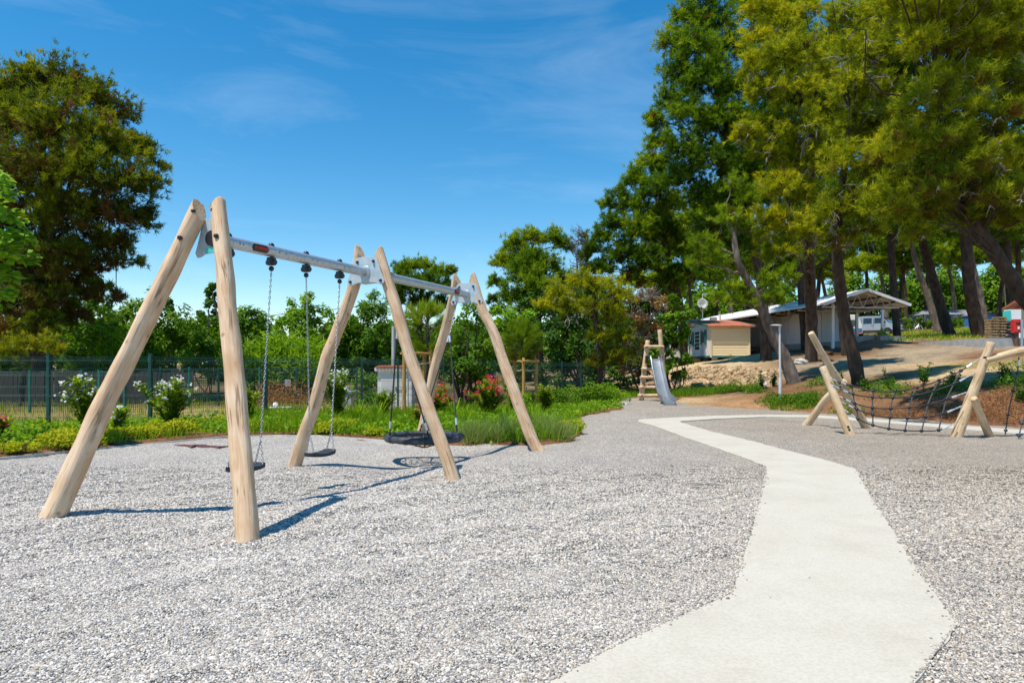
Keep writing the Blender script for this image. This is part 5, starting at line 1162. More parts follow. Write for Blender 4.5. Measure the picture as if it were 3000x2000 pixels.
p = on(1153, 31); tag(MB().tube([p, at(1153, 955, 31)], [0.11, 0.085], 14).build('concrete_pole', M['concrete_pole'], None, True), 'round grey concrete pole rising behind the utility kiosk', 'pole')
g0 = on(1013, 25); gc = thing('container', g0, 'grey lidded container behind the white oleander', 'container')
w0, w1 = at(987, 0, 25).x, at(1040, 0, 25).x; zt = at(0, 1150, 25).z
MB().bbox((w0 + 0.03, 24.6, 0), (w1 - 0.03, 25.3, zt)).build('body', M['sign'], gc, bevel=0.02); MB().bbox((w0, 24.56, zt), (w1, 25.34, zt + 0.07)).build('lid', M['bluepole'], gc, bevel=0.01)
for k in range(5): MB().bbox((w0 + 0.08 + k * 0.125, 24.58, 0.05), (w0 + 0.11 + k * 0.125, 24.6, zt - 0.05)).build('rib', M['sign'], gc)
s0 = on(818, 22.5); sb = thing('stone_slab', s0, 'flat white slab with a small pot inside the fence', 'slab')
MB().box(s0 + up * 0.1, (0.75, 0.5, 0.06)).build('slab', M['white'], sb, bevel=0.01); MB().box(s0 + up * 0.03, (0.6, 0.4, 0.1)).build('base', M['plinth'], sb)
MB().tube([s0 + Vector((-0.12, 0, 0.13)), s0 + Vector((-0.12, 0, 0.2)), s0 + Vector((-0.12, 0, 0.28))], [0.05, 0.09, 0.06], 12).build('pot', M['white'], sb, True)
def stakes(name, label, posts, ytop, Y, rail):
    t = thing('tree_stakes', on(posts[0][0], Y), label, 'tree stakes')
    tops_ = []
    for i, (px, py, dY) in enumerate(posts):
        b0 = on(px, Y + dY); tz_ = at(px, ytop, Y).z; tops_.append(Vector((b0.x, b0.y, tz_)))
        log('stake', [(b0, 0.055), (b0.lerp(tops_[-1], 0.5), 0.054), (tops_[-1] + up * 0.09, 0.052)], M['stake'], t, 90 + i + int(px), per=3, seg=12, lump=0.03)
    for i, (a, b_) in enumerate(rail):
        p, q = tops_[a], tops_[b_]; d = (q - p).normalized(); off = Vector((0, -0.06, 0))
        log('rail', [(p - d * 0.1 + off, 0.042), (p.lerp(q, 0.5) + off, 0.043), (q + d * 0.1 + off, 0.042)], M['stake'], t, 140 + i + int(p.x * 10), per=3, seg=12, lump=0.03, sink=0)
        MB().tube([p - up * 0.28 + off * 0.5, p.lerp(q, 0.5) - up * 0.34, q - up * 0.28 + off * 0.5], 0.018, 6).build('tie', M['rope_tan'], t)
stakes('a', 'round yellow stakes with rails tied around the young pine behind the nest swing', [(1184, 0, -1.2), (1262, 0, 0.3), (1242, 0, 1.2)], 1036, 21.5, [(0, 1), (1, 2)])
stakes('b', 'round yellow stakes with rails around the young pine right of the swings', [(1507, 0, 1.0), (1534, 0, -0.4), (1571, 0, 0.4)], 1058, 23.5, [(0, 1), (1, 2), (0, 2)])
pts = [at(100, 936, 70)] + [at(a, b_, 70) for a, b_ in ((300, 940), (500, 940), (600, 938), (766, 926), (960, 908), (1150, 884), (1330, 856))]
tag(MB().tube([p for p, _ in catmull([(p, 1.0) for p in pts], 4)], 0.028, 5).build('power_cable', M['black']), 'thin dark cable crossing the sky above the hedge', 'cable')

# ------------------------------------------------------------------ vegetation builders
def unit(a): return a / np.maximum(np.linalg.norm(a, axis=-1, keepdims=True), 1e-9)
def blades(C, D, K, L, w, spread, tint, rg):
    """C,D (N,3): K thin needle blades from each centre around direction D"""
    n = len(C); d = unit(D[:, None, :] + rg.normal(0, spread, (n, K, 3))); ln = L * rg.uniform(0.65, 1.1, (n, K, 1))
    b = C[:, None, :] + rg.normal(0, L * 0.14, (n, K, 3)); s = unit(np.cross(d, rg.normal(0, 1, (n, K, 3)))) * (w / 2)
    V = np.stack([b - s, b + s, b + d * ln], 2).reshape(-1, 3); Fc = np.arange(n * K * 3).reshape(-1, 3)
    T = np.repeat(np.clip(tint[:, None] + rg.normal(0, 0.05, (n, K)), 0, 1).ravel(), 3)
    return V, Fc, T
def leaves(C, Nn, L, w, tint, rg, fold=0.0):
    """one pointed leaf per centre; Nn = preferred normal"""
    n = len(C); nr = unit(Nn + rg.normal(0, 0.6, (n, 3))); t = unit(np.cross(nr, rg.normal(0, 1, (n, 3)))); s = np.cross(nr, t)
    ln = L * rg.uniform(0.6, 1.15, (n, 1)); wd = w * rg.uniform(0.7, 1.1, (n, 1))
    V = np.stack([C - t * ln * 0.5, C + s * wd * 0.5 - nr * fold * ln, C + t * ln * 0.5, C - s * wd * 0.5 - nr * fold * ln], 1).reshape(-1, 3)
    return V, np.arange(n * 4).reshape(-1, 4), np.repeat(np.clip(tint, 0, 1), 4)
def sphere_pts(n, rg, low=-0.75):
    z = rg.uniform(low, 1, n); a = rg.uniform(0, 2 * math.pi, n); r = np.sqrt(1 - z * z); return np.stack([r * np.cos(a), r * np.sin(a), z], 1)
def needle_puff(c, r, dens, L, w, K, bias, rg):
    """a pine spray cushion: branchlets from its heart, needle tufts on their outer part"""
    c = np.array(c); nb = max(8, int(r * r * 23 * dens)); d = sphere_pts(nb, rg, -0.5); bias = bias + rg.normal(0, 0.10); R0 = r * rg.uniform(0.62, 1.16, nb)
    sq = np.array([1, 1, 0.86]); nt = 7
    t = np.linspace(0.42, 1.0, nt)[None, :, None] + rg.normal(0, 0.04, (nb, nt, 1))
    P = c + d[:, None, :] * sq * R0[:, None, None] * t + rg.normal(0, 0.055 * r + 0.05, (nb, nt, 3)); P[..., 2] += 0.10 * r * t[..., 0] ** 2
    D = d[:, None, :] * 0.75 + np.array([0, 0, 0.45]) + rg.normal(0, 0.35, (nb, nt, 3))
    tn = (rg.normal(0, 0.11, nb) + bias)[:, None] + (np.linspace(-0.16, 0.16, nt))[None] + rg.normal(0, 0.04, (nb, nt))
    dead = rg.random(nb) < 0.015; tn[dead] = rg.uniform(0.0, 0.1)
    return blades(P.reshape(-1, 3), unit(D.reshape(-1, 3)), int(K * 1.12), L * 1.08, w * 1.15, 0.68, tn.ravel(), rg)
def leaf_puff(c, r, dens, L, w, bias, rg, sq=0.9, low=-0.8):
    c = np.array(c); n = max(230, int(r * r * 430 * dens)); m_ = max(5, int(r * r * 9)); k = sphere_pts(m_, rg, low)
    cc = c + k * np.array([1, 1, sq]) * r * rg.uniform(0.55, 1.0, (m_, 1)); ct = rg.normal(0, 0.13, m_); idx = rg.integers(0, m_, n)
    cr = 0.30 * r + 0.08; P = cc[idx] + unit(rg.normal(0, 1, (n, 3))) * cr * rg.uniform(0.3, 1.1, (n, 1)) ; Nn = unit(P - c) + np.array([0, 0, 0.7]) + unit(P - cc[idx]) * 0.4
    return leaves(P, Nn, L, w, bias + ct[idx] + rg.normal(0, 0.09, n), rg, 0.08)
def join(parts):
    V, Fc, T, o = [], [], [], 0
    for v, f, t in parts: V.append(v); Fc.append(f + o); T.append(t); o += len(v)
    return np.concatenate(V), np.concatenate(Fc), np.concatenate(T)
def crown(name, parts, mat, parent, kind=None):
    V, Fc, T = join(parts); me = np_mesh(name, V - np.array(WO[parent.name]) if parent else V, Fc, mat, {'tint': ('FLOAT', 'POINT', T)})
    o = link(name, me, parent)
    return o
def wobble(pts, n, amp, rg):
    o_ = []
    for i in range(len(pts) - 1):
        for j in range(n): o_.append(pts[i].lerp(pts[i + 1], j / n) + Vector(rg.normal(0, amp, 3)))
    o_[0] = pts[0]; o_.append(pts[-1]); return o_
def trunk_mesh(pts, rad, limbs, rg, seg=12):
    mb = MB(); sm_ = [(p, r) for p, r in catmull(list(zip(pts, rad)), 5)]
    mb.tube([p for p, r in sm_], [r * (1 + 0.07 * math.sin(i * 2.3)) for i, (p, r) in enumerate(sm_)], seg)
    for a, b_, r in limbs:
        L = (b_ - a).length; mid = a.lerp(b_, 0.5) + Vector((0, 0, 0.08 * L)) + Vector(rg.normal(0, 0.06 * L, 3))
        q = wobble([a, mid, b_], 3, 0.025 * L, rg); mb.tube(q, [r * (1 - 0.8 * i / (len(q) - 1)) for i in range(len(q))], 6 if r > 0.03 else 3, r > 0.03)
    return mb
def pine(name, label, trunk, puffs, Y, mat, bark='bark', dens=1.0, L=0.23, w=0.026, K=11, group=None, seed=1, twigs=0, cat='tree'):
    """trunk: [(px,py,Y,radius)]; puffs: [(px,py,radius px, tint, dY)]"""
    rg = np.random.default_rng(seed); pts = [at(a, b_, c_) for a, b_, c_, r in trunk]; rad = [r for *_, r in trunk]
    base = pts[0].copy(); base.z = tz(base.x, base.y); pts[0] = Vector((base.x, base.y, base.z - 0.3))
    t = thing(name, base, label, cat, group)
    parts = []; limbs = []
    fine = [p for p, r in catmull([(p, 1.0) for p in pts], 6)]
    for (px, py, r, b_, dY) in puffs:
        c_ = at(px, py, Y + dY); rm = r * (Y + dY) / F
        parts.append(needle_puff(c_, rm, dens, L, w, K, b_, rg))
        hd = lambda p: math.hypot(p.x - c_.x, p.y - c_.y)
        cand = [p for p in fine[len(fine) // 3:] if p.z < c_.z - 0.25 * hd(p)] or [fine[-1]]
        a = min(cand, key=lambda p: (p - c_).length)
        limbs.append((a, Vector(c_), min(rad[-1] * 0.9, 0.035 + 0.02 * (a - c_).length)))
        for k in range(int(2 + rm)):
            d = Vector(sphere_pts(1, rg, -0.4)[0]); limbs.append((Vector(c_) - d * 0.1, Vector(c_) + d * rm * 0.85, 0.02))
    trunk_mesh(pts, rad, limbs, rg).build('trunk', M[bark], t, True)
    crown('crown', parts, M[mat], t)
    if twigs:
        mb = MB()
        for k in range(twigs):
            px, py, r, b_, dY = puffs[rg.integers(len(puffs))]; c_ = at(px, py, Y + dY); rm = r * (Y + dY) / F
            d = unit(rg.normal(0, 1, 3) + np.array([0, -0.9, -0.3])); a = Vector(c_) + Vector(d) * rm * 0.55; e = Vector(unit(d + rg.normal(0, 0.5, 3) + np.array([-0.2, 0, -0.1])))
            b2 = a + e * rm * rg.uniform(0.5, 0.9); q = wobble([a, a.lerp(b2, 0.5) + Vector((0, 0, 0.06)), b2], 3, 0.03, rg); mb.tube(q, [0.018, 0.017, 0.016, 0.014, 0.012, 0.009, 0.006], 4)
            for s in range(3):
                j = rg.integers(1, 6); e2 = Vector(unit(np.array(e) + rg.normal(0, 0.7, 3))); mb.tube([q[j], q[j] + e2 * rm * 0.2, q[j] + e2 * rm * 0.36 + Vector((0, 0, -0.03))], [0.010, 0.008, 0.004], 3)
        tag(mb.build('dead_twigs', M['twig'], t), kind='stuff')
    return t
HB = 'bushes and trees behind the fence'
def bush(name, label, puffs, Y, mat, dens=1.0, L=0.16, w=0.09, seed=1, group=None, stems=5, cat='bush', low=-0.9, trunk_r=0.03):
    rg = np.random.default_rng(seed); cx = sum(p[0] for p in puffs) / len(puffs); base = on(cx, Y); t = thing(name, base, label, cat, group)
    parts = []; limbs = []
    for (px, py, r, b_, dY) in puffs:
        r = r * (1.16 if group == HB else 1)
        c_ = at(px, py, Y + dY); rm = r * (Y + dY) / F; parts.append(leaf_puff(c_, rm, dens, L * 1.3, w * 1.35, b_, rg, low=low)); s = base + Vector(rg.normal(0, 0.12, 3)); s.z = base.z - 0.1
        limbs.append((s, Vector(c_) + Vector((0, 0, rm * 0.3)), trunk_r))
        for k in range(3): d = Vector(sphere_pts(1, rg, -0.2)[0]); limbs.append((Vector(c_), Vector(c_) + d * rm * 0.9, 0.02))
    mb = MB()
    for a, b_, r in limbs:
        Ln = (b_ - a).length; q = wobble([a, a.lerp(b_, 0.5) + Vector(rg.normal(0, 0.08 * Ln, 3)), b_], 3, 0.02 * Ln, rg); mb.tube(q, [r * (1 - 0.75 * i / 6) for i in range(7)], 6)
    mb.build('trunk' if cat == 'tree' else 'stems', M['bark'], t, True)
    crown('crown' if cat == 'tree' else 'foliage', parts, M[mat], t)
    return t

# ------------------------------------------------------------------ the pine on the left and its surroundings
pf_ = [(-60, 330, 100, .6, 0), (-130, 430, 110, .58, 0), (-80, 500, 120, .5, -1), (-170, 580, 100, .5, 0), (-70, 640, 110, .3, 0), (-150, 720, 90, .3, 0), (-60, 780, 90, .2, 0), (20, 290, 80, .62, 0), (95, 250, 75, .66, 0), (175, 245, 80, .68, .5), (260, 285, 75, .66, 0), (330, 335, 68, .66, .5), (60, 380, 105, .6, -1), (180, 370, 105, .62, -1.5), (290, 430, 95, .62, -1), (370, 440, 60, .66, .5), (425, 430, 45, .7, .5),
       (455, 480, 38, .72, 0), (440, 540, 48, .72, 0), (370, 540, 75, .6, -1), (120, 500, 110, .46, -2), (240, 520, 105, .52, -2), (30, 520, 90, .5, -1), (90, 620, 95, .28, -1), (200, 640, 100, .26, -1.5), (310, 630, 85, .36, -1), (395, 630, 55, .5, 0), (430, 660, 34, .5, 0),
       (20, 680, 80, .3, 0), (150, 730, 75, .2, 0), (270, 720, 70, .2, 0), (345, 715, 50, .3, 0), (330, 770, 38, .42, 0), (385, 760, 30, .45, 0), (250, 780, 38, .22, 0), (30, 800, 80, .2, .5), (110, 850, 75, .18, .5), (190, 830, 50, .16, 0), (250, 870, 45, .16, 0), (310, 850, 32, .2, 0), (340, 875, 24, .22, 0), (60, 920, 80, .16, .5), (160, 930, 65, .15, .5), (230, 930, 40, .14, 0), (95, 760, 70, .2, -1.5), (160, 800, 60, .18, -1.5), (60, 850, 60, .16, -1.5), (135, 890, 55, .15, -1.5), (200, 760, 60, .2, -1.5), (180, 880, 45, .15, -1), (290, 800, 40, .2, 0), (120, 960, 60, .14, -1.5), (40, 980, 60, .14, -1)]
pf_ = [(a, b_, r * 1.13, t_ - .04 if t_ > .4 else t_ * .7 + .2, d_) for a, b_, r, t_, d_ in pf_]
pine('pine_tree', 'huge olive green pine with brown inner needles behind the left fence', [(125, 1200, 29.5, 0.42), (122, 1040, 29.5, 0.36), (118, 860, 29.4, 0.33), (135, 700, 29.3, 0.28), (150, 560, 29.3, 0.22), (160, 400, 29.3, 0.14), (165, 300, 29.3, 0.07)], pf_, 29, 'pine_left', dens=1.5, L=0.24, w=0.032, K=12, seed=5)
pine('pine_shrub', 'low yellowish pine branches just above the left end of the fence', [(60, 1215, 25, 0.10), (70, 1100, 25, 0.09), (90, 1040, 25, 0.06)], [(20, 1030, 48, .8, 0), (80, 1012, 45, .85, 0), (135, 1010, 42, .82, 0), (170, 1035, 30, .75, 0), (50, 1060, 36, .6, 0)], 25, 'pine_left', dens=1.7, L=0.2, w=0.024, seed=6, cat='shrub')

rg = np.random.default_rng(3)
mt = thing('mulberry_tree', (-10.6, 12.6, 0.05), 'bright green big-leaved branch reaching in from the left edge', 'tree')
parts = []; limbs = []
for px, py, r in ((20, 560, 30), (-40, 520, 60), (30, 630, 40), (60, 690, 42), (15, 720, 50), (85, 755, 30), (20, 800, 42), (-50, 700, 90), (-60, 860, 80), (25, 855, 24), (-90, 600, 100), (5, 520, 22)):
    c_ = at(px, py, 12.2 + rg.normal(0, 0.25)); rm = r * 12.2 / F; n = int(16 + rm * rm * 600)
    P = np.array(c_) + unit(rg.normal(0, 1, (n, 3))) * rm * rg.uniform(0.2, 1.0, (n, 1)); Nn = np.array([0.25, -0.35, 0.8]) + rg.normal(0, 0.25, (n, 3))
    nr = unit(Nn); tdir = unit(np.array([0.5, -0.25, -0.75]) + rg.normal(0, 0.35, (n, 3))); tdir = unit(tdir - nr * (tdir * nr).sum(1, keepdims=True)); s = np.cross(nr, tdir)
    ln = rg.uniform(0.10, 0.2, (n, 1)); wd = ln * 0.42
    V = np.stack([P, P + tdir * ln * 0.35 + s * wd - nr * 0.012, P + tdir * ln, P + tdir * ln * 0.35 - s * wd - nr * 0.012], 1).reshape(-1, 3)
    parts.append((V, np.arange(n * 4).reshape(-1, 4), np.repeat(np.clip(rg.normal(0.55, 0.2, n), 0, 1), 4)))
    limbs.append((at(-170, 760, 12.5), Vector(c_), 0.03))
trunk_mesh([Vector((-10.6, 12.6, -0.2)), at(-190, 1000, 12.6), at(-180, 780, 12.6), at(-150, 560, 12.6)], [0.16, 0.14, 0.11, 0.05], limbs, rg).build('trunk', M['bark'], mt, True)
crown('crown', parts, M['leaf_bright'], mt)

# hedge and trees behind the fence
HB = 'bushes and trees behind the fence'
bush('hedge_bush', 'dense green bush beside the dark pine trunk', [(235, 1000, 65, .45, 0), (300, 960, 55, .5, 0), (330, 1020, 60, .4, 0), (220, 1060, 50, .35, 0), (285, 920, 40, .55, 0)], 33, 'leaf', 1.35, 0.17, 0.1, 21, HB)
bush('hedge_bush', 'tall green bush showing between the two nearest log posts', [(395, 930, 52, .5, 0), (450, 905, 45, .6, 0), (490, 950, 60, .5, 0), (420, 1000, 70, .4, 0), (520, 1010, 60, .4, 0), (360, 960, 50, .5, 0)], 34.5, 'leaf', 1.35, 0.17, 0.1, 22, HB)
bush('hedge_bush', 'lower green bush left of the upright log post', [(560, 965, 45, .55, 0), (610, 1000, 55, .5, 0), (590, 1050, 55, .4, 0), (650, 1030, 50, .4, 0)], 36, 'leaf', 1.35, 0.18, 0.1, 23, HB)
bush('poplar_tree', 'narrow poplar under the overhanging pine branch', [(268, 785, 20, .5, 0), (262, 815, 27, .5, 0), (272, 850, 30, .45, 0), (285, 885, 34, .45, 0), (275, 920, 34, .4, 0)], 55, 'leaf', 1.0, 0.26, 0.17, 24, HB, cat='tree', trunk_r=0.12)
bush('poplar_tree', 'narrow poplar left of the upright log post', [(619, 832, 11, .45, 0), (617, 856, 16, .45, 0), (613, 885, 20, .4, 0), (608, 915, 24, .4, 0), (618, 945, 26, .35, 0)], 52, 'leaf', 1.1, 0.26, 0.17, 25, HB, cat='tree', trunk_r=0.12)
bush('poplar_tree', 'small dark treetop peeping past the leaning near log', [(497, 885, 9, .35, 0), (495, 905, 13, .35, 0), (497, 925, 16, .3, 0)], 56, 'leaf_dark', 1.1, 0.25, 0.16, 26, HB, cat='tree', trunk_r=0.1)
bush('hedge_bush', 'leafy bush just right of the upright log post', [(705, 935, 45, .5, 0), (755, 950, 48, .5, 0), (690, 990, 55, .4, 0), (740, 1020, 60, .45, 0)], 39, 'leaf', 1.35, 0.2, 0.12, 27, HB)
bush('round_tree', 'round light green tree rising behind the swing chains', [(885, 905, 36, .55, 0), (850, 925, 38, .5, 0), (925, 925, 38, .55, 0), (885, 950, 52, .5, 0), (955, 955, 30, .5, 0), (825, 960, 30, .5, 0), (900, 885, 25, .6, 0)], 42, 'leaf_bright', 1.15, 0.2, 0.12, 28, HB, cat='tree', trunk_r=0.1)
def canes(name, label, spots, Y, seed, mat='leaf_bright'):
    rg = np.random.default_rng(seed); base = on(spots[0][0], Y); t = thing(name, base, label, 'canes', HB); parts = []
    mb = MB()
    for (px, py, r, n) in spots:
        for k in range(n):
            q = at(px + rg.normal(0, r * 0.6), py + rg.normal(0, r * 0.4), Y + rg.normal(0, 0.7)); b0 = Vector((q.x + rg.normal(0, 0.15), q.y, base.z)); mb.tube([b0, b0.lerp(q, 0.5) + Vector(rg.normal(0, 0.05, 3)), q], [0.02, 0.016, 0.008], 4)
            m_ = 17; hs_ = rg.uniform(0.25, 1.0, m_); P = np.array([b0.lerp(q, h) for h in hs_]); az = rg.uniform(0, 6.28, m_)
            D = np.stack([np.cos(az), np.sin(az), rg.uniform(0.0, 0.9, m_)], 1)
            parts.append(blades(P, unit(D), 1, 0.62, 0.065, 0.1, rg.normal(0.6, 0.15, m_), rg))
    mb.build('stems', M['oleander'], t); crown('foliage', parts, M[mat], t)
canes('cane_clump', 'light green cane clump directly behind the swing chains', [(800, 985, 40, 46), (870, 1000, 45, 55), (930, 1010, 40, 45), (760, 1010, 40, 40)], 33, 31)
canes('cane_clump', 'small cane clump behind the leaning near log', [(300, 945, 25, 26), (345, 985, 30, 26)], 32, 32)
bush('hedge_bush', 'dark low bush along the fence behind the swings', [(700, 1055, 50, .35, 0), (790, 1055, 50, .3, 0), (880, 1060, 50, .35, 0), (960, 1055, 50, .4, 0), (1010, 1010, 48, .45, 0)], 35, 'leaf', 1.35, 0.17, 0.1, 33, HB)
bush('hedge_bush', 'dark green bush low behind the left end of the wire fence', [(330, 1080, 40, .25, 0), (420, 1075, 50, .35, 0), (500, 1080, 48, .3, 0), (580, 1085, 48, .3, 0), (250, 1090, 40, .2, 0)], 31.5, 'leaf', 1.35, 0.16, 0.09, 34, HB)
bush('feathery_tree', 'dark feathery-leaved tree left of the middle log frame', [(1085, 895, 36, .6, 0), (1060, 930, 48, .5, 0), (1115, 940, 50, .5, 0), (1040, 980, 50, .45, 0), (1100, 1000, 60, .4, 0), (1030, 1035, 50, .4, 0), (1130, 1045, 55, .35, 0), (1075, 1070, 50, .3, 0)], 35, 'leaf', 1.69, 0.2, 0.08, 35, HB, cat='tree', trunk_r=0.08)
pine('pine_tree', 'rounded dark pine crown standing behind the second crossbeam', [(1225, 1120, 58, 0.3), (1228, 950, 58, 0.26), (1235, 860, 58, 0.2), (1240, 800, 58, 0.1)], [(1175, 800, 38, .6, 0), (1215, 782, 32, .62, 0), (1255, 788, 34, .62, 0), (1300, 800, 32, .6, 0), (1190, 840, 48, .5, -1), (1250, 835, 50, .52, -1), (1305, 845, 36, .5, 0), (1322, 795, 18, .6, 0), (1150, 852, 26, .5, 0), (1165, 880, 36, .4, 0), (1230, 890, 45, .35, 0), (1290, 890, 36, .35, 0)], 58, 'pine_dark', dens=1.15, L=0.34, w=0.05, K=9, seed=41)
bush('broad_bush', 'big glossy broad-leaved bush between the two far log posts', [(1365, 915, 40, .55, 0), (1330, 960, 50, .55, 0), (1395, 955, 52, .55, 0), (1345, 1015, 60, .5, -.4), (1415, 1020, 52, .5, 0), (1300, 1035, 45, .45, 0), (1375, 1075, 58, .4, -.4), (1310, 1095, 42, .35, 0), (1430, 1085, 42, .4, 0), (1380, 1130, 48, .3, 0)], 27, 'leaf', 1.76, 0.13, 0.075, 42, trunk_r=0.06)
bush('hedge_bush', 'yellow green bush behind the utility kiosk', [(1230, 1050, 45, .5, 0), (1265, 1100, 45, .4, 0), (1220, 1130, 40, .4, 0), (1080, 1110, 45, .6, 0), (1050, 1140, 35, .6, 0)], 28.5, 'leaf', 1.35, 0.13, 0.075, 43)

# the two staked young pines
def young_pine(label, px, ptop, pbot, wid, Y, seed, bias, candles):
    rg = np.random.default_rng(seed); base = on(px, Y); t = thing('young_pine', base, label, 'tree', 'staked young pines'); top = at(px + 5, ptop, Y)
    parts = []; limbs = []; H = (pbot - ptop); tips = []
    for k in range(46):
        f = rg.uniform(0, 1); rr_ = wid * math.sin(math.pi * min(1, 0.15 + 0.8 * f)) ** 0.8; a = rg.uniform(0, 6.28); c_ = at(px + rr_ * math.cos(a), pbot - H * f, Y + rr_ * math.sin(a) / F * Y); tips.append((c_, f))
        ax = at(px, pbot - H * max(0, f - 0.25), Y); limbs.append((ax, Vector(c_), 0.018))
        n = 7; P = np.array([ax.lerp(c_, s) for s in np.linspace(0.45, 1.0, n)]) + rg.normal(0, 0.03, (n, 3)); D = np.repeat(unit(np.array([list(c_ - ax)])) * 0.8 + np.array([0, 0, 0.5]), n, 0)
        parts.append(blades(P, unit(D), 26, 0.24, 0.011, 0.5, bias + (0.2 if f > 0.5 else -0.05) + rg.normal(0, 0.1, n), rg))
    trunk_mesh([base - up * 0.2, base.lerp(top, 0.5), top], [0.055, 0.045, 0.015], limbs, rg).build('trunk', M['bark'], t, True)
    crown('crown', parts, M['pine_bright'], t)
    mb = MB()
    for c_, f in tips:
        if f > 0.55 and rg.random() < candles: mb.tube([c_, c_ + Vector((rg.normal(0, 0.01), 0, rg.uniform(0.14, 0.3)))], [0.016, 0.010], 5)
    if candles: mb.build('shoot_candles', M['candle'], t)
M['candle'] = surf('pale_shoot', (0.24, 0.30, 0.07), (0.34, 0.38, 0.10), scale=8, rough=0.7)
young_pine('young pine with upright pale shoots behind the middle of the swing frame', 1250, 880, 1035, 85, 22, 51, .45, 0.9)
young_pine('young pine with a bare lower trunk just right of the last log post', 1528, 940, 1055, 58, 24, 52, .22, 0.0)

# ------------------------------------------------------------------ middle distance, right of the swings
pine('pine_tree', 'broad yellow-tinged pine crown right of the last log post, behind another pine', [(1545, 1140, 58, 0.35), (1550, 950, 58, 0.3), (1545, 820, 58, 0.22), (1560, 720, 58, 0.1)], [(1505, 725, 48, .7, 0), (1555, 702, 40, .7, 0), (1610, 700, 45, .66, 0), (1650, 720, 36, .5, 0), (1470, 775, 42, .66, 0), (1450, 830, 30, .62, 0), (1440, 880, 22, .6, 0), (1530, 770, 55, .6, 0), (1455, 910, 26, .5, 0)], 58, 'pine_dark', dens=1.2, L=0.34, w=0.05, K=9, seed=61)
pine('pine_tree', 'full green pine crown in front of the yellow-tinged one', [(1580, 1150, 50, 0.35), (1575, 950, 50, 0.3), (1570, 850, 50, 0.2), (1570, 770, 50, 0.1)], [(1565, 770, 55, .6, 0), (1520, 815, 55, .52, 0), (1610, 790, 50, .55, 0), (1650, 830, 45, .5, 0), (1570, 840, 65, .5, -1), (1500, 870, 50, .42, 0), (1560, 900, 62, .4, 0), (1630, 890, 55, .42, 0)], 50, 'pine_dark', dens=1.25, L=0.3, w=0.045, K=10, seed=62)
pine('cypress_tree', 'dark narrow conifer behind the bare grey tree', [(1716, 1130, 56, 0.25), (1718, 900, 56, 0.2), (1718, 680, 56, 0.05)], [(1717, 690, 16, .35, 0), (1722, 720, 24, .3, 0), (1712, 755, 30, .3, 0), (1725, 795, 34, .3, 0), (1712, 840, 40, .28, 0), (1735, 860, 40, .28, 0)], 56, 'pine_dark', dens=1.3, L=0.3, w=0.05, K=9, seed=63)
rg = np.random.default_rng(64); bt = thing('bare_tree', on(1694, 50), 'leafless grey tree between the pine crowns', 'tree'); mb = MB(); P0 = on(1694, 50); top = at(1696, 665, 50); mb.tube(wobble([P0, at(1690, 850, 50), top], 6, 0.06, rg), [0.16 - 0.012 * i for i in range(13)], 7)
for k in range(60):
    f = rg.uniform(0.35, 0.98); a = at(1690, 850, 50).lerp(top, (f - 0.35) / 0.65); e = Vector(unit(np.array([rg.normal(0, 1), rg.normal(0, 0.6), 0.25]))) * rg.uniform(0.5, 1.3) * (1.15 - f * 0.6)
    q = wobble([a, a + e * 0.5, a + e], 3, 0.05, rg); mb.tube(q, [0.03, 0.027, 0.024, 0.02, 0.016, 0.012, 0.008], 4)
    for s in range(4): j = rg.integers(2, 6); mb.tube([q[j], q[j] + Vector(rg.normal(0, 0.22, 3))], [0.014, 0.006], 3)
mb.build('branches', surf('grey_dead_wood', (0.16, 0.13, 0.13), (0.26, 0.22, 0.22), scale=4, rough=0.9), bt, True)
bush('ivy_bush', 'dark glossy thicket left of the slide, behind the grass', [(1590, 975, 55, .5, 0), (1640, 1020, 65, .4, 0), (1575, 1060, 55, .35, 0), (1700, 1060, 70, .35, 0), (1640, 1100, 60, .3, 0), (1770, 1085, 60, .35, 0), (1720, 1120, 50, .3, 0), (1520, 1110, 40, .5, 0), (1810, 1120, 45, .3, 0), (1620, 920, 58, .4, 1), (1700, 930, 62, .35, 1), (1790, 950, 62, .35, 1), (1850, 1000, 58, .3, 1), (1875, 1080, 50, .3, 1), (1740, 1010, 62, .3, 1)], 37.5, 'leaf_dark', 1.3, 0.16, 0.1, 65)
bush('hedge_bush', 'bright green bush below the full pine crown', [(1480, 925, 45, .55, 0), (1520, 950, 50, .5, 0), (1565, 935, 42, .55, 0), (1490, 990, 45, .45, 0), (1540, 1010, 48, .4, 0)], 39, 'leaf_bright', 1.1, 0.16, 0.1, 66)
pine('pine_tree', 'low feathery yellow green pine in front of the dark thicket', [(1760, 1160, 34.5, 0.16), (1755, 1030, 34.5, 0.14), (1745, 930, 34.5, 0.1), (1740, 860, 34.5, 0.05)], [(1640, 860, 48, .6, 0), (1700, 838, 50, .62, 0), (1765, 840, 50, .6, 0), (1820, 865, 45, .5, 0), (1600, 895, 36, .55, 0), (1670, 905, 50, .45, 0), (1740, 900, 55, .5, -.5), (1800, 930, 48, .5, 0), (1770, 985, 45, .52, 0), (1825, 990, 38, .45, 0), (1790, 1045, 42, .4, 0), (1745, 1060, 36, .4, 0), (1835, 1050, 32, .35, 0)], 34.5, 'pine_yellow', dens=1.5, L=0.24, w=0.028, K=11, seed=67, twigs=24)
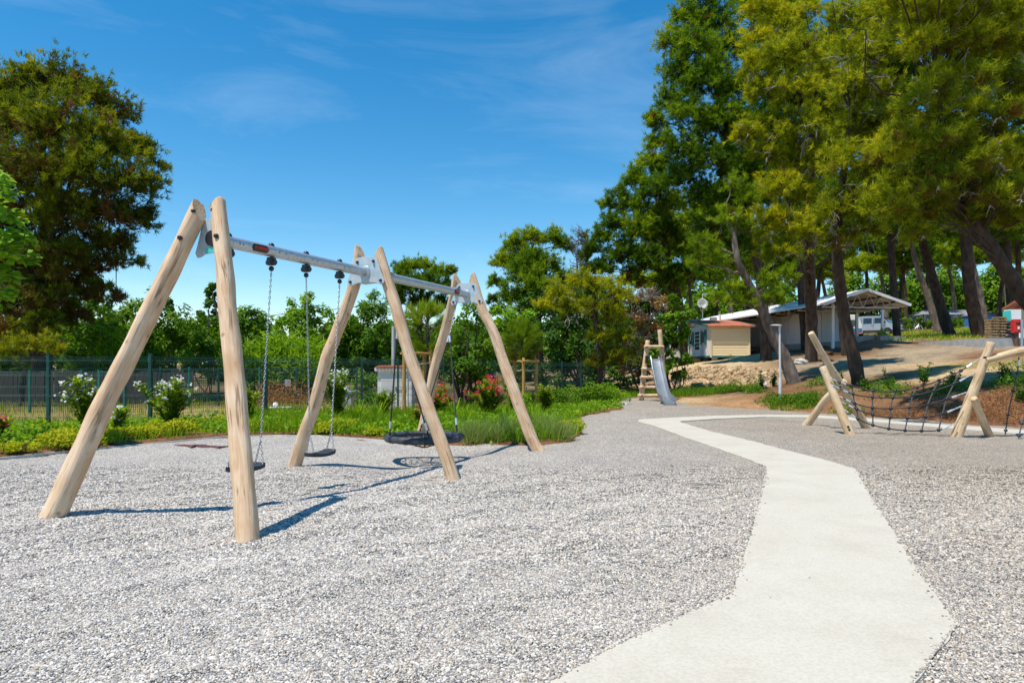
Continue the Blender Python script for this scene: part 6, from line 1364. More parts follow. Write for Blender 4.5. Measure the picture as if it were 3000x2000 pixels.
def twiggy(name, label, puffs, Y, mat, seed, L, w, dens):
    t = bush(name, label, puffs, Y, mat, dens, L, w, seed, cat='shrub'); rg = np.random.default_rng(seed + 1); mb = MB()
    for (px, py, r, b_, dY) in puffs:
        c_ = at(px, py, Y); rm = r * Y / F
        for k in range(26): d = Vector(sphere_pts(1, rg, -0.2)[0]); mb.tube([c_ - d * 0.1, c_ + d * rm * 0.6 + Vector(rg.normal(0, 0.05, 3)), c_ + d * rm * 1.15], [0.018, 0.012, 0.004], 4)
    mb.build('twigs', M['twig'], t); return t
bush('shady_bush', 'dark bush under the trees left of the mobile home', [(1880, 910, 50, .3, 0), (1950, 890, 52, .3, 0), (2010, 930, 46, .3, 0), (1920, 970, 55, .25, 0), (1860, 980, 50, .25, 0), (1990, 980, 40, .25, 0), (1840, 900, 45, .3, 0)], 60, 'leaf_dark', 0.9, 0.3, 0.18, 691, trunk_r=0.08)
bush('shady_bush', 'dark bush filling the gap behind the feathery pine', [(1620, 880, 50, .35, 0), (1690, 880, 52, .3, 0), (1760, 890, 50, .3, 0), (1650, 950, 60, .25, 0), (1740, 960, 60, .25, 0), (1820, 940, 50, .3, 0), (1560, 900, 45, .35, 0), (1800, 870, 40, .3, 0)], 47, 'leaf_dark', 1.0, 0.26, 0.16, 692, trunk_r=0.08)
twiggy('dry_shrub', 'rusty brown half-dead shrub above the slide', [(1870, 880, 42, .4, 0), (1910, 870, 38, .5, 0), (1850, 930, 45, .4, 0), (1905, 935, 45, .5, 0), (1940, 900, 36, .85, 0), (1870, 985, 42, .35, 0), (1830, 1030, 38, .3, 0), (1890, 1040, 36, .3, 0), (1850, 1090, 36, .3, 0)], 36, 'leaf_brown', 68, 0.11, 0.06, 1.1)
bush('leafy_bush', 'loose leafy green bush right behind the slide posts', [(2005, 925, 30, .55, 0), (1960, 945, 32, .55, 0), (2025, 960, 24, .6, 0), (1990, 985, 30, .5, 0), (1945, 1000, 32, .45, 0), (1970, 1045, 32, .45, 0), (2010, 1060, 26, .5, 0), (1940, 1075, 30, .35, 0), (1915, 1040, 26, .35, 0), (1985, 1095, 22, .4, 0), (1970, 880, 22, .5, 0)], 34, 'leaf', 0.75, 0.17, 0.12, 69, trunk_r=0.03)

# ------------------------------------------------------------------ the pine wood on the right
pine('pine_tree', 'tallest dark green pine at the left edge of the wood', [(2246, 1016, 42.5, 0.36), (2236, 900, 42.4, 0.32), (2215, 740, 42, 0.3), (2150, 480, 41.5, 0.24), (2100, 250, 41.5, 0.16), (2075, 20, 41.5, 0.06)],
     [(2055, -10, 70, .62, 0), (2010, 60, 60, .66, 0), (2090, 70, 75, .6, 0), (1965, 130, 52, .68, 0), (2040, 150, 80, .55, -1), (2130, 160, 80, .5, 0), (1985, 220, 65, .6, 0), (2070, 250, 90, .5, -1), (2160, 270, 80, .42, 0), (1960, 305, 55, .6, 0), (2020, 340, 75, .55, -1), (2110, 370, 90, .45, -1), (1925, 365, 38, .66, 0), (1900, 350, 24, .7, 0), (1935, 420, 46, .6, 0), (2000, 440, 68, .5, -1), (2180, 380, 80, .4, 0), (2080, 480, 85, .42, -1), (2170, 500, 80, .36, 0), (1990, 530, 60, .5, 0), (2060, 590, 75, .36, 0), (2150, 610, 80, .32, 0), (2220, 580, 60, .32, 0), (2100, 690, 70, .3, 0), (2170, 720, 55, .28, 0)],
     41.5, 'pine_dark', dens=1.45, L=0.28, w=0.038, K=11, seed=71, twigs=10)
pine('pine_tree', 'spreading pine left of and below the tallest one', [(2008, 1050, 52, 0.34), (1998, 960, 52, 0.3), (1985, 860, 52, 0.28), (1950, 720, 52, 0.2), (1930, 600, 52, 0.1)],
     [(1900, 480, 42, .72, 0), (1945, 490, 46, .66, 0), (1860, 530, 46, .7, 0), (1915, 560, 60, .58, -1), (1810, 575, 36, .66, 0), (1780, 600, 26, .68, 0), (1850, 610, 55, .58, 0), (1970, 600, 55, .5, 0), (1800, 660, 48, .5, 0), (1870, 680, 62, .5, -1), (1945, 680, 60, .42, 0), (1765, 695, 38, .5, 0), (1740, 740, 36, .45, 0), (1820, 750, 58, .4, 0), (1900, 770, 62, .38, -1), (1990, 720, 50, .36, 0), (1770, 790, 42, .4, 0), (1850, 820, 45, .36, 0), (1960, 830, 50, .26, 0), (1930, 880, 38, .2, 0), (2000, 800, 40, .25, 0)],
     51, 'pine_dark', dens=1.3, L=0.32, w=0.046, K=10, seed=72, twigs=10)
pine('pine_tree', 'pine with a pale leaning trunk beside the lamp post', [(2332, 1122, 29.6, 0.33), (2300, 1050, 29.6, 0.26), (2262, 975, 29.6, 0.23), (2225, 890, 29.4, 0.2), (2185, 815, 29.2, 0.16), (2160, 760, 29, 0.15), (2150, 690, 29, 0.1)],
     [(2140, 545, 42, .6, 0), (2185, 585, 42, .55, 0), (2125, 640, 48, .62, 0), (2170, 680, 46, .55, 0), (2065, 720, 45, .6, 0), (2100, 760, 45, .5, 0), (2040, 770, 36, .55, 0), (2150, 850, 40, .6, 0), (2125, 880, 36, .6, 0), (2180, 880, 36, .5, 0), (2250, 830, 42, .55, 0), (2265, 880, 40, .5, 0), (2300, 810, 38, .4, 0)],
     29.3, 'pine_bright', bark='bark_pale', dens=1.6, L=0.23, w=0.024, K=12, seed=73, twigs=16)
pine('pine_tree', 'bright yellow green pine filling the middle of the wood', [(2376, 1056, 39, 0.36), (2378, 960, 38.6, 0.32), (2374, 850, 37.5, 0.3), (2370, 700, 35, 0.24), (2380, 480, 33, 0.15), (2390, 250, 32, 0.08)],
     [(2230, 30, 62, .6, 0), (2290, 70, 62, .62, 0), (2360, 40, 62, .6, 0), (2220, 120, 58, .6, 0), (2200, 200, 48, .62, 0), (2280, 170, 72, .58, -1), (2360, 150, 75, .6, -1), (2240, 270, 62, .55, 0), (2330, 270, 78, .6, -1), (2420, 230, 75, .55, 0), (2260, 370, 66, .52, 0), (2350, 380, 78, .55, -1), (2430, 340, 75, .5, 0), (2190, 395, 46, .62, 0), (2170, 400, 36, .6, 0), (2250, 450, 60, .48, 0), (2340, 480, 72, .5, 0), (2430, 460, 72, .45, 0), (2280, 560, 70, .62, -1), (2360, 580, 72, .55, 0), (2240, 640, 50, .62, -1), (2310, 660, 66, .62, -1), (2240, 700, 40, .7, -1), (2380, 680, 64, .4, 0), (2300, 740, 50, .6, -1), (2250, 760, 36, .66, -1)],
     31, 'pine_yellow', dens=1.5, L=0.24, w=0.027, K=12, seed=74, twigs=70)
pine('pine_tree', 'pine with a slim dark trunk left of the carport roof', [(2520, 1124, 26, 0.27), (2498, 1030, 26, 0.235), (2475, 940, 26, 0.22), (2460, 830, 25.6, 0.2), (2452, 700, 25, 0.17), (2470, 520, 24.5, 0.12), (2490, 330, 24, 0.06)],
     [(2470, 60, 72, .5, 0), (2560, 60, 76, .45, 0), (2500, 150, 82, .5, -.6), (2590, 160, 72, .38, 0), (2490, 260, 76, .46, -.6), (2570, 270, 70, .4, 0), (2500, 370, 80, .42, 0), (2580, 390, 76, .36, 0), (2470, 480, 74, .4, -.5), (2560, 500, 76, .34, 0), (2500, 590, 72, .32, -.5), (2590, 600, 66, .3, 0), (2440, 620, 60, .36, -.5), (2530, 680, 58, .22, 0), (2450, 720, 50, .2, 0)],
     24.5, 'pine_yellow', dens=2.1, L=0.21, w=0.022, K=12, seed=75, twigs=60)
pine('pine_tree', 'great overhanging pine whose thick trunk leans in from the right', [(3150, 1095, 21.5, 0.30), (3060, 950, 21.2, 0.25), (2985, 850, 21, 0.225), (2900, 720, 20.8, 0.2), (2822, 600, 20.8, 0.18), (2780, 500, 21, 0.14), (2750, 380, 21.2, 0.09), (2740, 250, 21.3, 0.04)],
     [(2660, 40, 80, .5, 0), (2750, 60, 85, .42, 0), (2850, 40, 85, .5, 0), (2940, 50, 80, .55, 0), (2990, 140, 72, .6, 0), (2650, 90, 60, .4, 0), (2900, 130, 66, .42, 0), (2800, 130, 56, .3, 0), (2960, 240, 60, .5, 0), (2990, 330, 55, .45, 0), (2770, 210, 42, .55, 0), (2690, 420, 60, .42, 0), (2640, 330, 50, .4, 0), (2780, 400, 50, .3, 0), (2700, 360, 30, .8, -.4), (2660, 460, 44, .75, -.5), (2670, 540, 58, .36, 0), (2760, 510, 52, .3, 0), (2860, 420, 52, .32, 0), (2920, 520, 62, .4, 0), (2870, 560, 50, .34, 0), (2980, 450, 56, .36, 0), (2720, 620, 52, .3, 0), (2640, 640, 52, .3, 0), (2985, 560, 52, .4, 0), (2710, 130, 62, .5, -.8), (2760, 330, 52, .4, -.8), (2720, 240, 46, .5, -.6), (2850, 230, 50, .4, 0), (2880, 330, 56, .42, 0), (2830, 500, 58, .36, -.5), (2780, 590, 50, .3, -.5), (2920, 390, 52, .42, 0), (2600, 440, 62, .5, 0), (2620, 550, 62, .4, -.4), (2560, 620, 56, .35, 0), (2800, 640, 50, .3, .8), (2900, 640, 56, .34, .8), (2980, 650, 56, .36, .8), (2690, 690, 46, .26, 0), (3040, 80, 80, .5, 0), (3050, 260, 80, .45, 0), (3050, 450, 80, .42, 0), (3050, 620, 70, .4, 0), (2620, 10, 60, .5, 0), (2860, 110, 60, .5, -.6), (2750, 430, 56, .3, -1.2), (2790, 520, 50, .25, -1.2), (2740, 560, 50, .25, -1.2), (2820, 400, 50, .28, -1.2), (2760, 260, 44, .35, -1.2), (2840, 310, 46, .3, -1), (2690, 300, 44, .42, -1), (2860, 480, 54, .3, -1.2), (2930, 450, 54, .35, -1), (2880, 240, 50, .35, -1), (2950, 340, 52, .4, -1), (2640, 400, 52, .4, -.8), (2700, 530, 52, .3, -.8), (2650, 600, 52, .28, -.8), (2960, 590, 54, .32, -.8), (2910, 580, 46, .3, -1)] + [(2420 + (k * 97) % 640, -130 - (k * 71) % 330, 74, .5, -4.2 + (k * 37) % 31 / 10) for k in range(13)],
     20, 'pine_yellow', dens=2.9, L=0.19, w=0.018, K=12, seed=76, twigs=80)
rg0 = np.random.default_rng(88)
for lab, x0, x1, ya, yb, Y, tx in (('tall shaded pine behind the bright yellow green one', 2190, 2480, -20, 720, 46, 2330), ('tall shaded pine behind the slim dark trunk', 2450, 2760, -20, 700, 49, 2600), ('tall shaded pine behind the overhanging pine', 2730, 3060, -20, 690, 47, 2940)):
    pu = [(rg0.uniform(x0, x1), ya + (yb - ya) * (k + rg0.uniform(0, 1)) / 26, rg0.uniform(75, 105), rg0.uniform(.3, .5), rg0.uniform(-2, 2)) for k in range(26)]
    pine('pine_tree', lab, [(tx + 30, 1000, Y, 0.26), (tx + 15, 800, Y, 0.24), (tx, 500, Y, 0.2), (tx - 10, 200, Y, 0.18), (tx - 10, 20, Y, 0.06)], pu, Y, 'pine_dark', dens=0.62, L=0.42, w=0.07, K=7, seed=int(Y * 3))
pine('pine_tree', 'straight dark trunk with thin crown left of the slim trunk', [(2482, 1017, 40, 0.3), (2470, 930, 40, 0.27), (2456, 800, 40, 0.25), (2440, 640, 40, 0.2), (2440, 500, 40, 0.1)], [(2400, 600, 60, .35, 0), (2460, 560, 60, .35, 0), (2430, 660, 60, .3, 0), (2500, 640, 55, .3, 0), (2380, 760, 50, .2, 0), (2440, 760, 42, .18, 0)], 40, 'pine_dark', dens=1.1, L=0.27, w=0.036, K=10, seed=77)
pine('pine_tree', 'thick dark trunk leaning left of the pallet stacks', [(2876, 989, 47, 0.5), (2855, 920, 47, 0.42), (2838, 820, 46.5, 0.38), (2830, 700, 46, 0.34), (2815, 560, 46, 0.22)], [(2780, 610, 60, .38, 0), (2850, 570, 62, .38, 0), (2910, 620, 58, .35, 0), (2760, 680, 50, .3, 0), (2890, 680, 52, .32, 0), (2820, 650, 56, .34, 0), (2940, 690, 46, .3, 0)], 46, 'pine_dark', dens=1.2, L=0.3, w=0.04, K=10, seed=78)
pine('pine_tree', 'dark curved trunk in front of the grey awning tent', [(2787, 985, 53, 0.46), (2757, 900, 53, 0.38), (2728, 800, 52.5, 0.34), (2700, 690, 52, 0.28), (2690, 560, 52, 0.18)], [(2650, 620, 52, .4, 0), (2710, 580, 55, .4, 0), (2690, 660, 52, .34, 0), (2740, 650, 48, .34, 0), (2640, 690, 42, .3, 0)], 52, 'pine_dark', dens=1.2, L=0.32, w=0.044, K=10, seed=79)
pine('pine_tree', 'paler slanting trunk crossing the dark curved one', [(2752, 962, 62, 0.32), (2722, 880, 62, 0.28), (2690, 790, 62, 0.25), (2665, 690, 62, 0.16)], [(2640, 680, 42, .42, 0), (2690, 660, 42, .4, 0), (2660, 620, 40, .45, 0), (2620, 720, 30, .2, 0)], 62, 'pine_dark', bark='bark_pale', dens=1.1, L=0.34, w=0.05, K=9, seed=80)
pine('pine_tree', 'paler straight trunk just left of the pallet stacks', [(2893, 955, 60, 0.3), (2872, 870, 60, 0.27), (2850, 780, 60, 0.24), (2835, 680, 60, 0.14)], [(2860, 690, 42, .4, 0), (2810, 700, 40, .38, 0), (2880, 640, 40, .42, 0)], 60, 'pine_dark', bark='bark_pale', dens=1.1, L=0.34, w=0.05, K=9, seed=81)
# the wood behind: one tree per trunk that can be told apart
WG = 'pines deeper in the wood'
def wood_proto(seed, lean, pale):
    rg = np.random.default_rng(seed); t = thing('pine_tree', (0, 0, 0), 'pine', 'tree', WG); H = 13.0; pts = [Vector((lean * k * k * 0.03, 0.02 * k * math.sin(k), H * k / 6 - 0.5)) for k in range(7)]
    parts, limbs = [], []
    for k in range(13):
        a = rg.uniform(0, 6.28); rr_ = rg.uniform(0.6, 3.2); z = rg.uniform(6.3, 13.5); c_ = Vector((pts[4].x + rr_ * math.cos(a), rr_ * math.sin(a), z)); rm = rg.uniform(0.9, 1.7)
        parts.append(needle_puff(c_, rm, 0.85, 0.42, 0.07, 8, rg.uniform(0.3, 0.75), rg)); limbs.append((pts[3].lerp(pts[6], min(1, max(0, (z - 6.5) / 7))), c_, 0.07))
    trunk_mesh(pts, [0.25, 0.22, 0.2, 0.18, 0.15, 0.11, 0.05], limbs, rg, 9).build('trunk', M['bark_pale' if pale else 'bark'], t, True); crown('crown', parts, M['pine_dark' if seed % 2 else 'pine_bright'], t)
    return t
protos = [wood_proto(101, 2.0, False), wood_proto(102, -2.2, True), wood_proto(103, -1.0, False)]
spots = [(2030, 66, 2, 'deep wood pine with two-tone trunk just left of the satellite dish'), (2092, 70, 0, 'deep wood pine whose trunk rises right of the satellite dish'), (2150, 76, 1, 'deep wood pine behind the mobile home flue pipe'), (2270, 84, 2, 'deep wood pine behind the middle of the pavilion roof'), (2340, 88, 0, 'deep wood pine behind the left half of the pavilion'),
         (2430, 90, 1, 'deep wood pine behind the right half of the pavilion roof'), (2545, 92, 2, 'deep wood pine behind the peak of the carport roof'), (2600, 84, 1, 'deep wood pine directly behind the van'), (2634, 92, 0, 'deep wood pine above the van bonnet'), (2656, 80, 2, 'deep wood pine rising from behind the dark car'),
         (2712, 96, 0, 'deep wood pine behind the left part of the awning tent'), (2800, 95, 1, 'deep wood pine behind the right part of the awning tent'), (2838, 90, 2, 'deep wood pine behind the blue tarpaulin shelter'), (2925, 66, 0, 'deep wood pine behind the pallet stacks'), (2955, 74, 1, 'deep wood pine behind the black sacks'), (2990, 62, 2, 'deep wood pine behind the cream hut'), (3060, 56, 0, 'deep wood pine just beyond the right border'), (1950, 72, 1, 'deep wood pine above the second mobile home'), (2390, 74, 0, 'deep wood pine rising right behind the pavilion eave')]
seen_p = set()
for i, (px, Y, k, lab) in enumerate(spots):
    o = protos[k] if k not in seen_p else copy_tree(protos[k]); seen_p.add(k)
    p = on(px, Y); o.location = p; o.rotation_euler = (0, 0, rnd.uniform(-0.5, 0.5) + (0 if i % 2 else 0.3)); s = rnd.uniform(0.95, 1.2); o.scale = (s, s, s * rnd.uniform(0.95, 1.1)); o['label'] = lab
for i, (px, py, r, Y, lab) in enumerate([(2590, 850, 60, 108, 'sunlit leafy tree glowing behind the carport roof'), (2680, 850, 55, 112, 'sunlit leafy tree behind the slanting pale trunk'), (2760, 840, 55, 115, 'sunlit leafy tree above the awning tent'), (2060, 900, 45, 95, 'sunlit leafy tree behind the satellite dish'), (2900, 850, 60, 112, 'sunlit leafy tree far behind the pallets'), (2480, 860, 55, 110, 'sunlit leafy tree behind the pavilion roof'), (2990, 850, 60, 110, 'sunlit leafy tree far behind the cream hut'), (2150, 880, 50, 105, 'sunlit leafy tree far behind the mobile home roof')]):
    bush('far_tree', lab, [(px, py, r, .6, 0), (px - r * .7, py + r * .4, r * .7, .55, 0), (px + r * .7, py + r * .3, r * .75, .55, 0), (px, py + r, r, .4, 0), (px + r * .3, py - r * .7, r * .6, .65, 0)], Y, 'leaf', 0.35, 0.45, 0.3, 200 + i, 'far leafy trees', cat='tree', trunk_r=0.2)
# a far-off wood closes the view
rg = np.random.default_rng(9); parts = []
for k in range(90):
    px = rg.uniform(-200, 3200); Y = rg.uniform(125, 190); py = rg.uniform(985, 1030) if px < 1900 else rg.uniform(850, 960); c_ = at(px, py, Y); parts.append(leaf_puff(c_, rg.uniform(3, 5.5), 0.04, 1.7, 1.1, rg.uniform(0.3, 0.6), rg, 1.0, -1.0))
for k in range(130):
    px = rg.uniform(-150, 1950); Y = rg.uniform(56, 82); py = rg.uniform(975, 1075); c_ = at(px, py, Y); parts.append(leaf_puff(c_, rg.uniform(1.3, 2.2), 0.07, 0.85, 0.55, rg.uniform(0.15, 0.5), rg, 1.0, -1.0))
o = crown('woods', parts, M['leaf'], None); tag(o, 'distant green wood closing the view behind everything', 'wood', kind='stuff')

# ------------------------------------------------------------------ planting bed
def mound(label, px, py, r, seed, mat='leaf_lime', h=0.8, L=0.055, w=0.035, name='low_shrub', group='low shrubs in the bed', bias=.55, dens=1.0):
    rg = np.random.default_rng(seed); c_ = gr(px, py, 0.05)
    while sdist(np.array([[c_.x, c_.y]]), GRAVEL)[0] > -0.62 * r: c_.y += 0.05
    c_.z = tz(c_.x, c_.y); t = thing(name, c_, label, 'shrub', group); parts = []
    for k in range(7):
        d = rg.normal(0, 0.45, 2) * r; rm = r * rg.uniform(0.4, 0.62); n = int(300 * dens * (rm / 0.2) ** 2 * (0.055 / L) ** 1.2)
        cc = np.array([c_.x + d[0], c_.y + d[1], c_.z + rm * h * 0.8]); P = cc + sphere_pts(n, rg, -0.5) * np.array([rm, rm, rm * h]) * rg.uniform(0.7, 1.08, (n, 1))
        parts.append(leaves(P, unit(P - cc) * 0.6 + np.array([0, 0, 0.7]), L, w, bias + rg.normal(0, 0.18, n) + (P[:, 2] - cc[2]) / rm * 0.12, rg))
    mb = MB()
    for k in range(7): e = Vector((c_.x + rg.normal(0, 0.4) * r, c_.y + rg.normal(0, 0.4) * r, c_.z + r * h * 0.8)); mb.tube([c_ - up * 0.05, c_.lerp(e, 0.5) + up * 0.03, e], [0.012, 0.009, 0.005], 4)
    mb.build('stems', M['bark'], t); crown('foliage', parts, M[mat], t); return t
S_ = [(35, 1330, .36, 'lime shrub at the far left end of the bed'), (120, 1330, .34, 'lime shrub second from the left end of the bed'), (185, 1312, .46, 'biggest lime shrub, beside the nearest leaning log'), (300, 1300, .34, 'lime shrub peeping from behind the nearest leaning log'), (360, 1288, .40, 'lime shrub just right of the nearest leaning log'), (430, 1282, .44, 'lime shrub below the middle white oleander'), (520, 1275, .5, 'lime shrub touching the gravel right of the middle oleander'), (590, 1252, .34, 'lime shrub in bare red soil left of the upright log'), (650, 1240, .36, 'lime shrub hidden partly by the upright log'),
      (760, 1262, .34, 'lime shrub right of the upright log, by the chain'), (830, 1258, .3, 'lime shrub between the swing chains'), (950, 1268, .40, 'lime shrub behind the open swing seat'), (1020, 1265, .42, 'yellow lime shrub left of the nest swing'), (1100, 1275, .34, 'lime shrub at the left rim of the nest swing'), (1665, 1268, .42, 'yellow lime shrub at the round corner of the bed'), (1690, 1238, .40, 'yellow lime shrub on the inner side of the bed corner'), (1620, 1255, .34, 'yellow lime shrub amid tall grass right of the last log')]
for i, (px, py, r, lab) in enumerate(S_): mound(lab, px, py, r * (0.66 + 0.22 * ((i * 7) % 5) / 4), 300 + i)
def oleander(label, px, Y, H, n, seed, flower, nf, spread=0.42, bias=.5):
    rg = np.random.default_rng(seed); base = on(px, Y); t = thing('oleander', base, label, 'shrub', 'oleanders in the bed'); mb = MB(); parts = []; fl = []
    for k in range(n):
        a = rg.uniform(0, 6.28); hh = H * rg.uniform(0.55, 1.0); sp = spread * H * rg.uniform(0.15, 1.0); e = base + Vector((math.cos(a) * sp, math.sin(a) * sp, hh)); mid = base.lerp(e, 0.5) + Vector((0, 0, 0.12 * H))
        pts = [base, base.lerp(mid, 0.5), mid, mid.lerp(e, 0.5), e]; mb.tube(pts, [0.012, 0.011, 0.009, 0.007, 0.005], 4)
        m_ = 56; f = rg.uniform(0.1, 1.0, m_); P = np.array([(base.lerp(mid, x * 2) if x < 0.5 else mid.lerp(e, x * 2 - 1)) for x in f]); az = rg.uniform(0, 6.28, m_); D = unit(np.stack([np.cos(az), np.sin(az), rg.uniform(0.1, 1.3, m_)], 1))
        s = unit(np.cross(D, np.array([0, 0, 1.0]) + rg.normal(0, 0.15, (m_, 3)))); ln = rg.uniform(0.10, 0.2, (m_, 1)); wd = 0.021
        V = np.stack([P, P + D * ln * 0.5 + s * wd, P + D * ln + np.array([0, 0, -0.02]), P + D * ln * 0.5 - s * wd], 1).reshape(-1, 3)
        parts.append((V, np.arange(m_ * 4).reshape(-1, 4), np.repeat(np.clip(bias + 0.25 * (f - 0.5) + rg.normal(0, 0.15, m_), 0, 1), 4)))
        if k < nf:
            for q in range(int(rg.integers(5, 10) * (1.9 if flower == 'red_flower' else 1))):
                c_ = np.array(e) + rg.normal(0, 0.045, 3) + np.array([0, -0.02, 0.03]); nn = unit(np.array([0, -0.6, 0.7]) + rg.normal(0, 0.5, 3)); u_ = unit(np.cross(nn, rg.normal(0, 1, 3))); v_ = np.cross(nn, u_); vs = []
                for pz_ in range(5):
                    a1 = pz_ * 1.2566; d1 = u_ * math.cos(a1) + v_ * math.sin(a1); d2 = u_ * math.cos(a1 + .5) + v_ * math.sin(a1 + .5); d3 = u_ * math.cos(a1 - .5) + v_ * math.sin(a1 - .5)
                    vs += [c_, c_ + d2 * 0.022 + nn * 0.004, c_ + d1 * 0.032 + nn * 0.006, c_ + d3 * 0.022 + nn * 0.004]
                fl.append((np.array(vs), np.arange(20).reshape(-1, 4), np.full(20, rg.uniform(0, 1))))
    mb.build('stems', M['oleander'], t); crown('foliage', parts, M['oleander'], t)
    if fl: crown('flowers', fl, M[flower], t)
oleander('white flowering oleander left of the nearest leaning log', 250, 15.2, 1.25, 24, 401, 'white_flower', 14)
oleander('small white oleander peeping out right of the nearest leaning log', 345, 14.6, 0.55, 9, 402, 'white_flower', 5)
oleander('white flowering oleander in the middle between the two near logs', 500, 15.6, 1.15, 30, 403, 'white_flower', 15, 0.6)
oleander('slim flowerless oleander just right of the upright log', 733, 16.6, 1.1, 8, 404, 'white_flower', 0, 0.25)
oleander('white flowering oleander behind the open swing seat', 990, 18.2, 1.35, 34, 405, 'white_flower', 20, 0.42)
oleander('red flowering oleander seen between the crossing logs', 1285, 18.6, 0.95, 22, 406, 'red_flower', 12, 0.45)
oleander('small red oleander right behind the nest swing rope', 1225, 15.4, 0.5, 7, 407, 'red_flower', 4, 0.4)
oleander('big red flowering oleander left of the last log post', 1430, 18.8, 1.15, 40, 408, 'red_flower', 24, 0.6)
oleander('pale pink oleander just behind the last log post', 1505, 19.6, 1.15, 18, 409, 'pink_flower', 9, 0.4)
oleander('red oleander flower cut by the left edge', -10, 12.6, 0.55, 10, 410, 'red_flower', 8, 0.4)
oleander('flowerless oleander in front of the white kiosk', 1120, 18.8, 0.75, 20, 411, 'white_flower', 0, 0.5, .4)
oleander('flowerless oleander right of the right-hand stakes', 1600, 20, 0.95, 22, 412, 'white_flower', 0, 0.5, .5)
for i, (px, py, r, mat, lab) in enumerate([(1745, 1190, .75, 'leaf', 'green leafy shrub at the tip of the bed'), (1700, 1190, .65, 'leaf', 'green leafy shrub left of the bed tip'), (1800, 1186, .6, 'leaf_bright', 'bright shrub at the right end of the bed, nearest the slide'), (1640, 1195, .6, 'leaf', 'green leafy shrub in the middle of the bed'), (1570, 1190, .6, 'leaf', 'green leafy shrub behind the lavender'), (1075, 1195, .5, 'leaf_dark', 'dark shrub between white oleander and kiosk'), (1520, 1200, .5, 'leaf_bright', 'bright shrub at the foot of the right-hand stakes')]):
    mound(lab, px, py, r, 330 + i, mat, 1.15, 0.085, 0.05, 'leafy_shrub', 'leafy shrubs in the bed', .5, 0.8)
for i, (px, py, r, lab) in enumerate([(1440, 1290, .42, 'grey green lavender clump left of the last log foot'), (1385, 1292, .36, 'grey green lavender clump right of the nest swing'), (1500, 1280, .42, 'grey green lavender clump behind the last log foot'), (1635, 1288, .46, 'grey green lavender clump right of the last log foot'), (1580, 1270, .42, 'tall grey green lavender clump touching the last log')]):
    rg = np.random.default_rng(350 + i); c_ = gr(px, py, 0.05)
    while sdist(np.array([[c_.x, c_.y]]), GRAVEL)[0] > -0.3: c_.y += 0.05
    c_.z = tz(c_.x, c_.y); t = thing('lavender_clump', c_, lab, 'lavender', 'lavender clumps'); n = 260; a = rg.uniform(0, 6.28, n); q = np.sqrt(rg.random(n)) * r * 0.5
    P = np.stack([c_.x + q * np.cos(a), c_.y + q * np.sin(a), np.full(n, c_.z)], 1); D = unit(np.stack([np.cos(a) * q / r, np.sin(a) * q / r, np.full(n, 0.8)], 1)); crown('stems', [blades(P, D, 2, 0.46, 0.012, 0.28, rg.normal(0.55, 0.2, n), rg)], M['lavender_plant'], t)
for i, (px, Y, H, lab) in enumerate([(1045, 16.4, .75, 'arching tall grass clump right of the white oleander'), (1105, 17.6, .7, 'arching tall grass clump in front of the kiosk'), (1330, 17.2, .7, 'arching tall grass clump between the crossing logs and red oleander'), (1360, 15.2, .6, 'arching tall grass clump right of the nest swing'), (1560, 15.6, .65, 'arching tall grass clump right behind the last log'), (1480, 15, .6, 'arching tall grass clump left of the last log')]):
    rg = np.random.default_rng(370 + i); c_ = on(px, Y); t = thing('grass_clump', c_, lab, 'grass', 'tall grass clumps'); mb = MB()
    for k in range(34):
        a = rg.uniform(0, 6.28); h = H * rg.uniform(0.5, 1.1); o_ = Vector((math.cos(a), math.sin(a), 0)); sp = h * rg.uniform(0.25, 0.8); b0 = c_ + o_ * rg.uniform(0, 0.1); sd_ = Vector((-o_.y, o_.x, 0)) * 0.012
        q = [b0, b0 + o_ * sp * 0.2 + up * h * 0.55, b0 + o_ * sp * 0.55 + up * h * 0.9, b0 + o_ * sp + up * h * 0.82]
        mb.add([q[0] - sd_, q[0] + sd_, q[1] - sd_, q[1] + sd_, q[2] - sd_ * 0.7, q[2] + sd_ * 0.7, q[3]], [(0, 1, 3, 2), (2, 3, 5, 4), (4, 5, 6)])
    me = mb.mesh('blades', M['grass'], c_); at2 = me.attributes.new('tint', 'FLOAT', 'POINT'); at2.data.foreach_set('value', np.repeat(rg.uniform(0.3, 0.8, 34), 7).astype(np.float32)); link('blades', me, t)
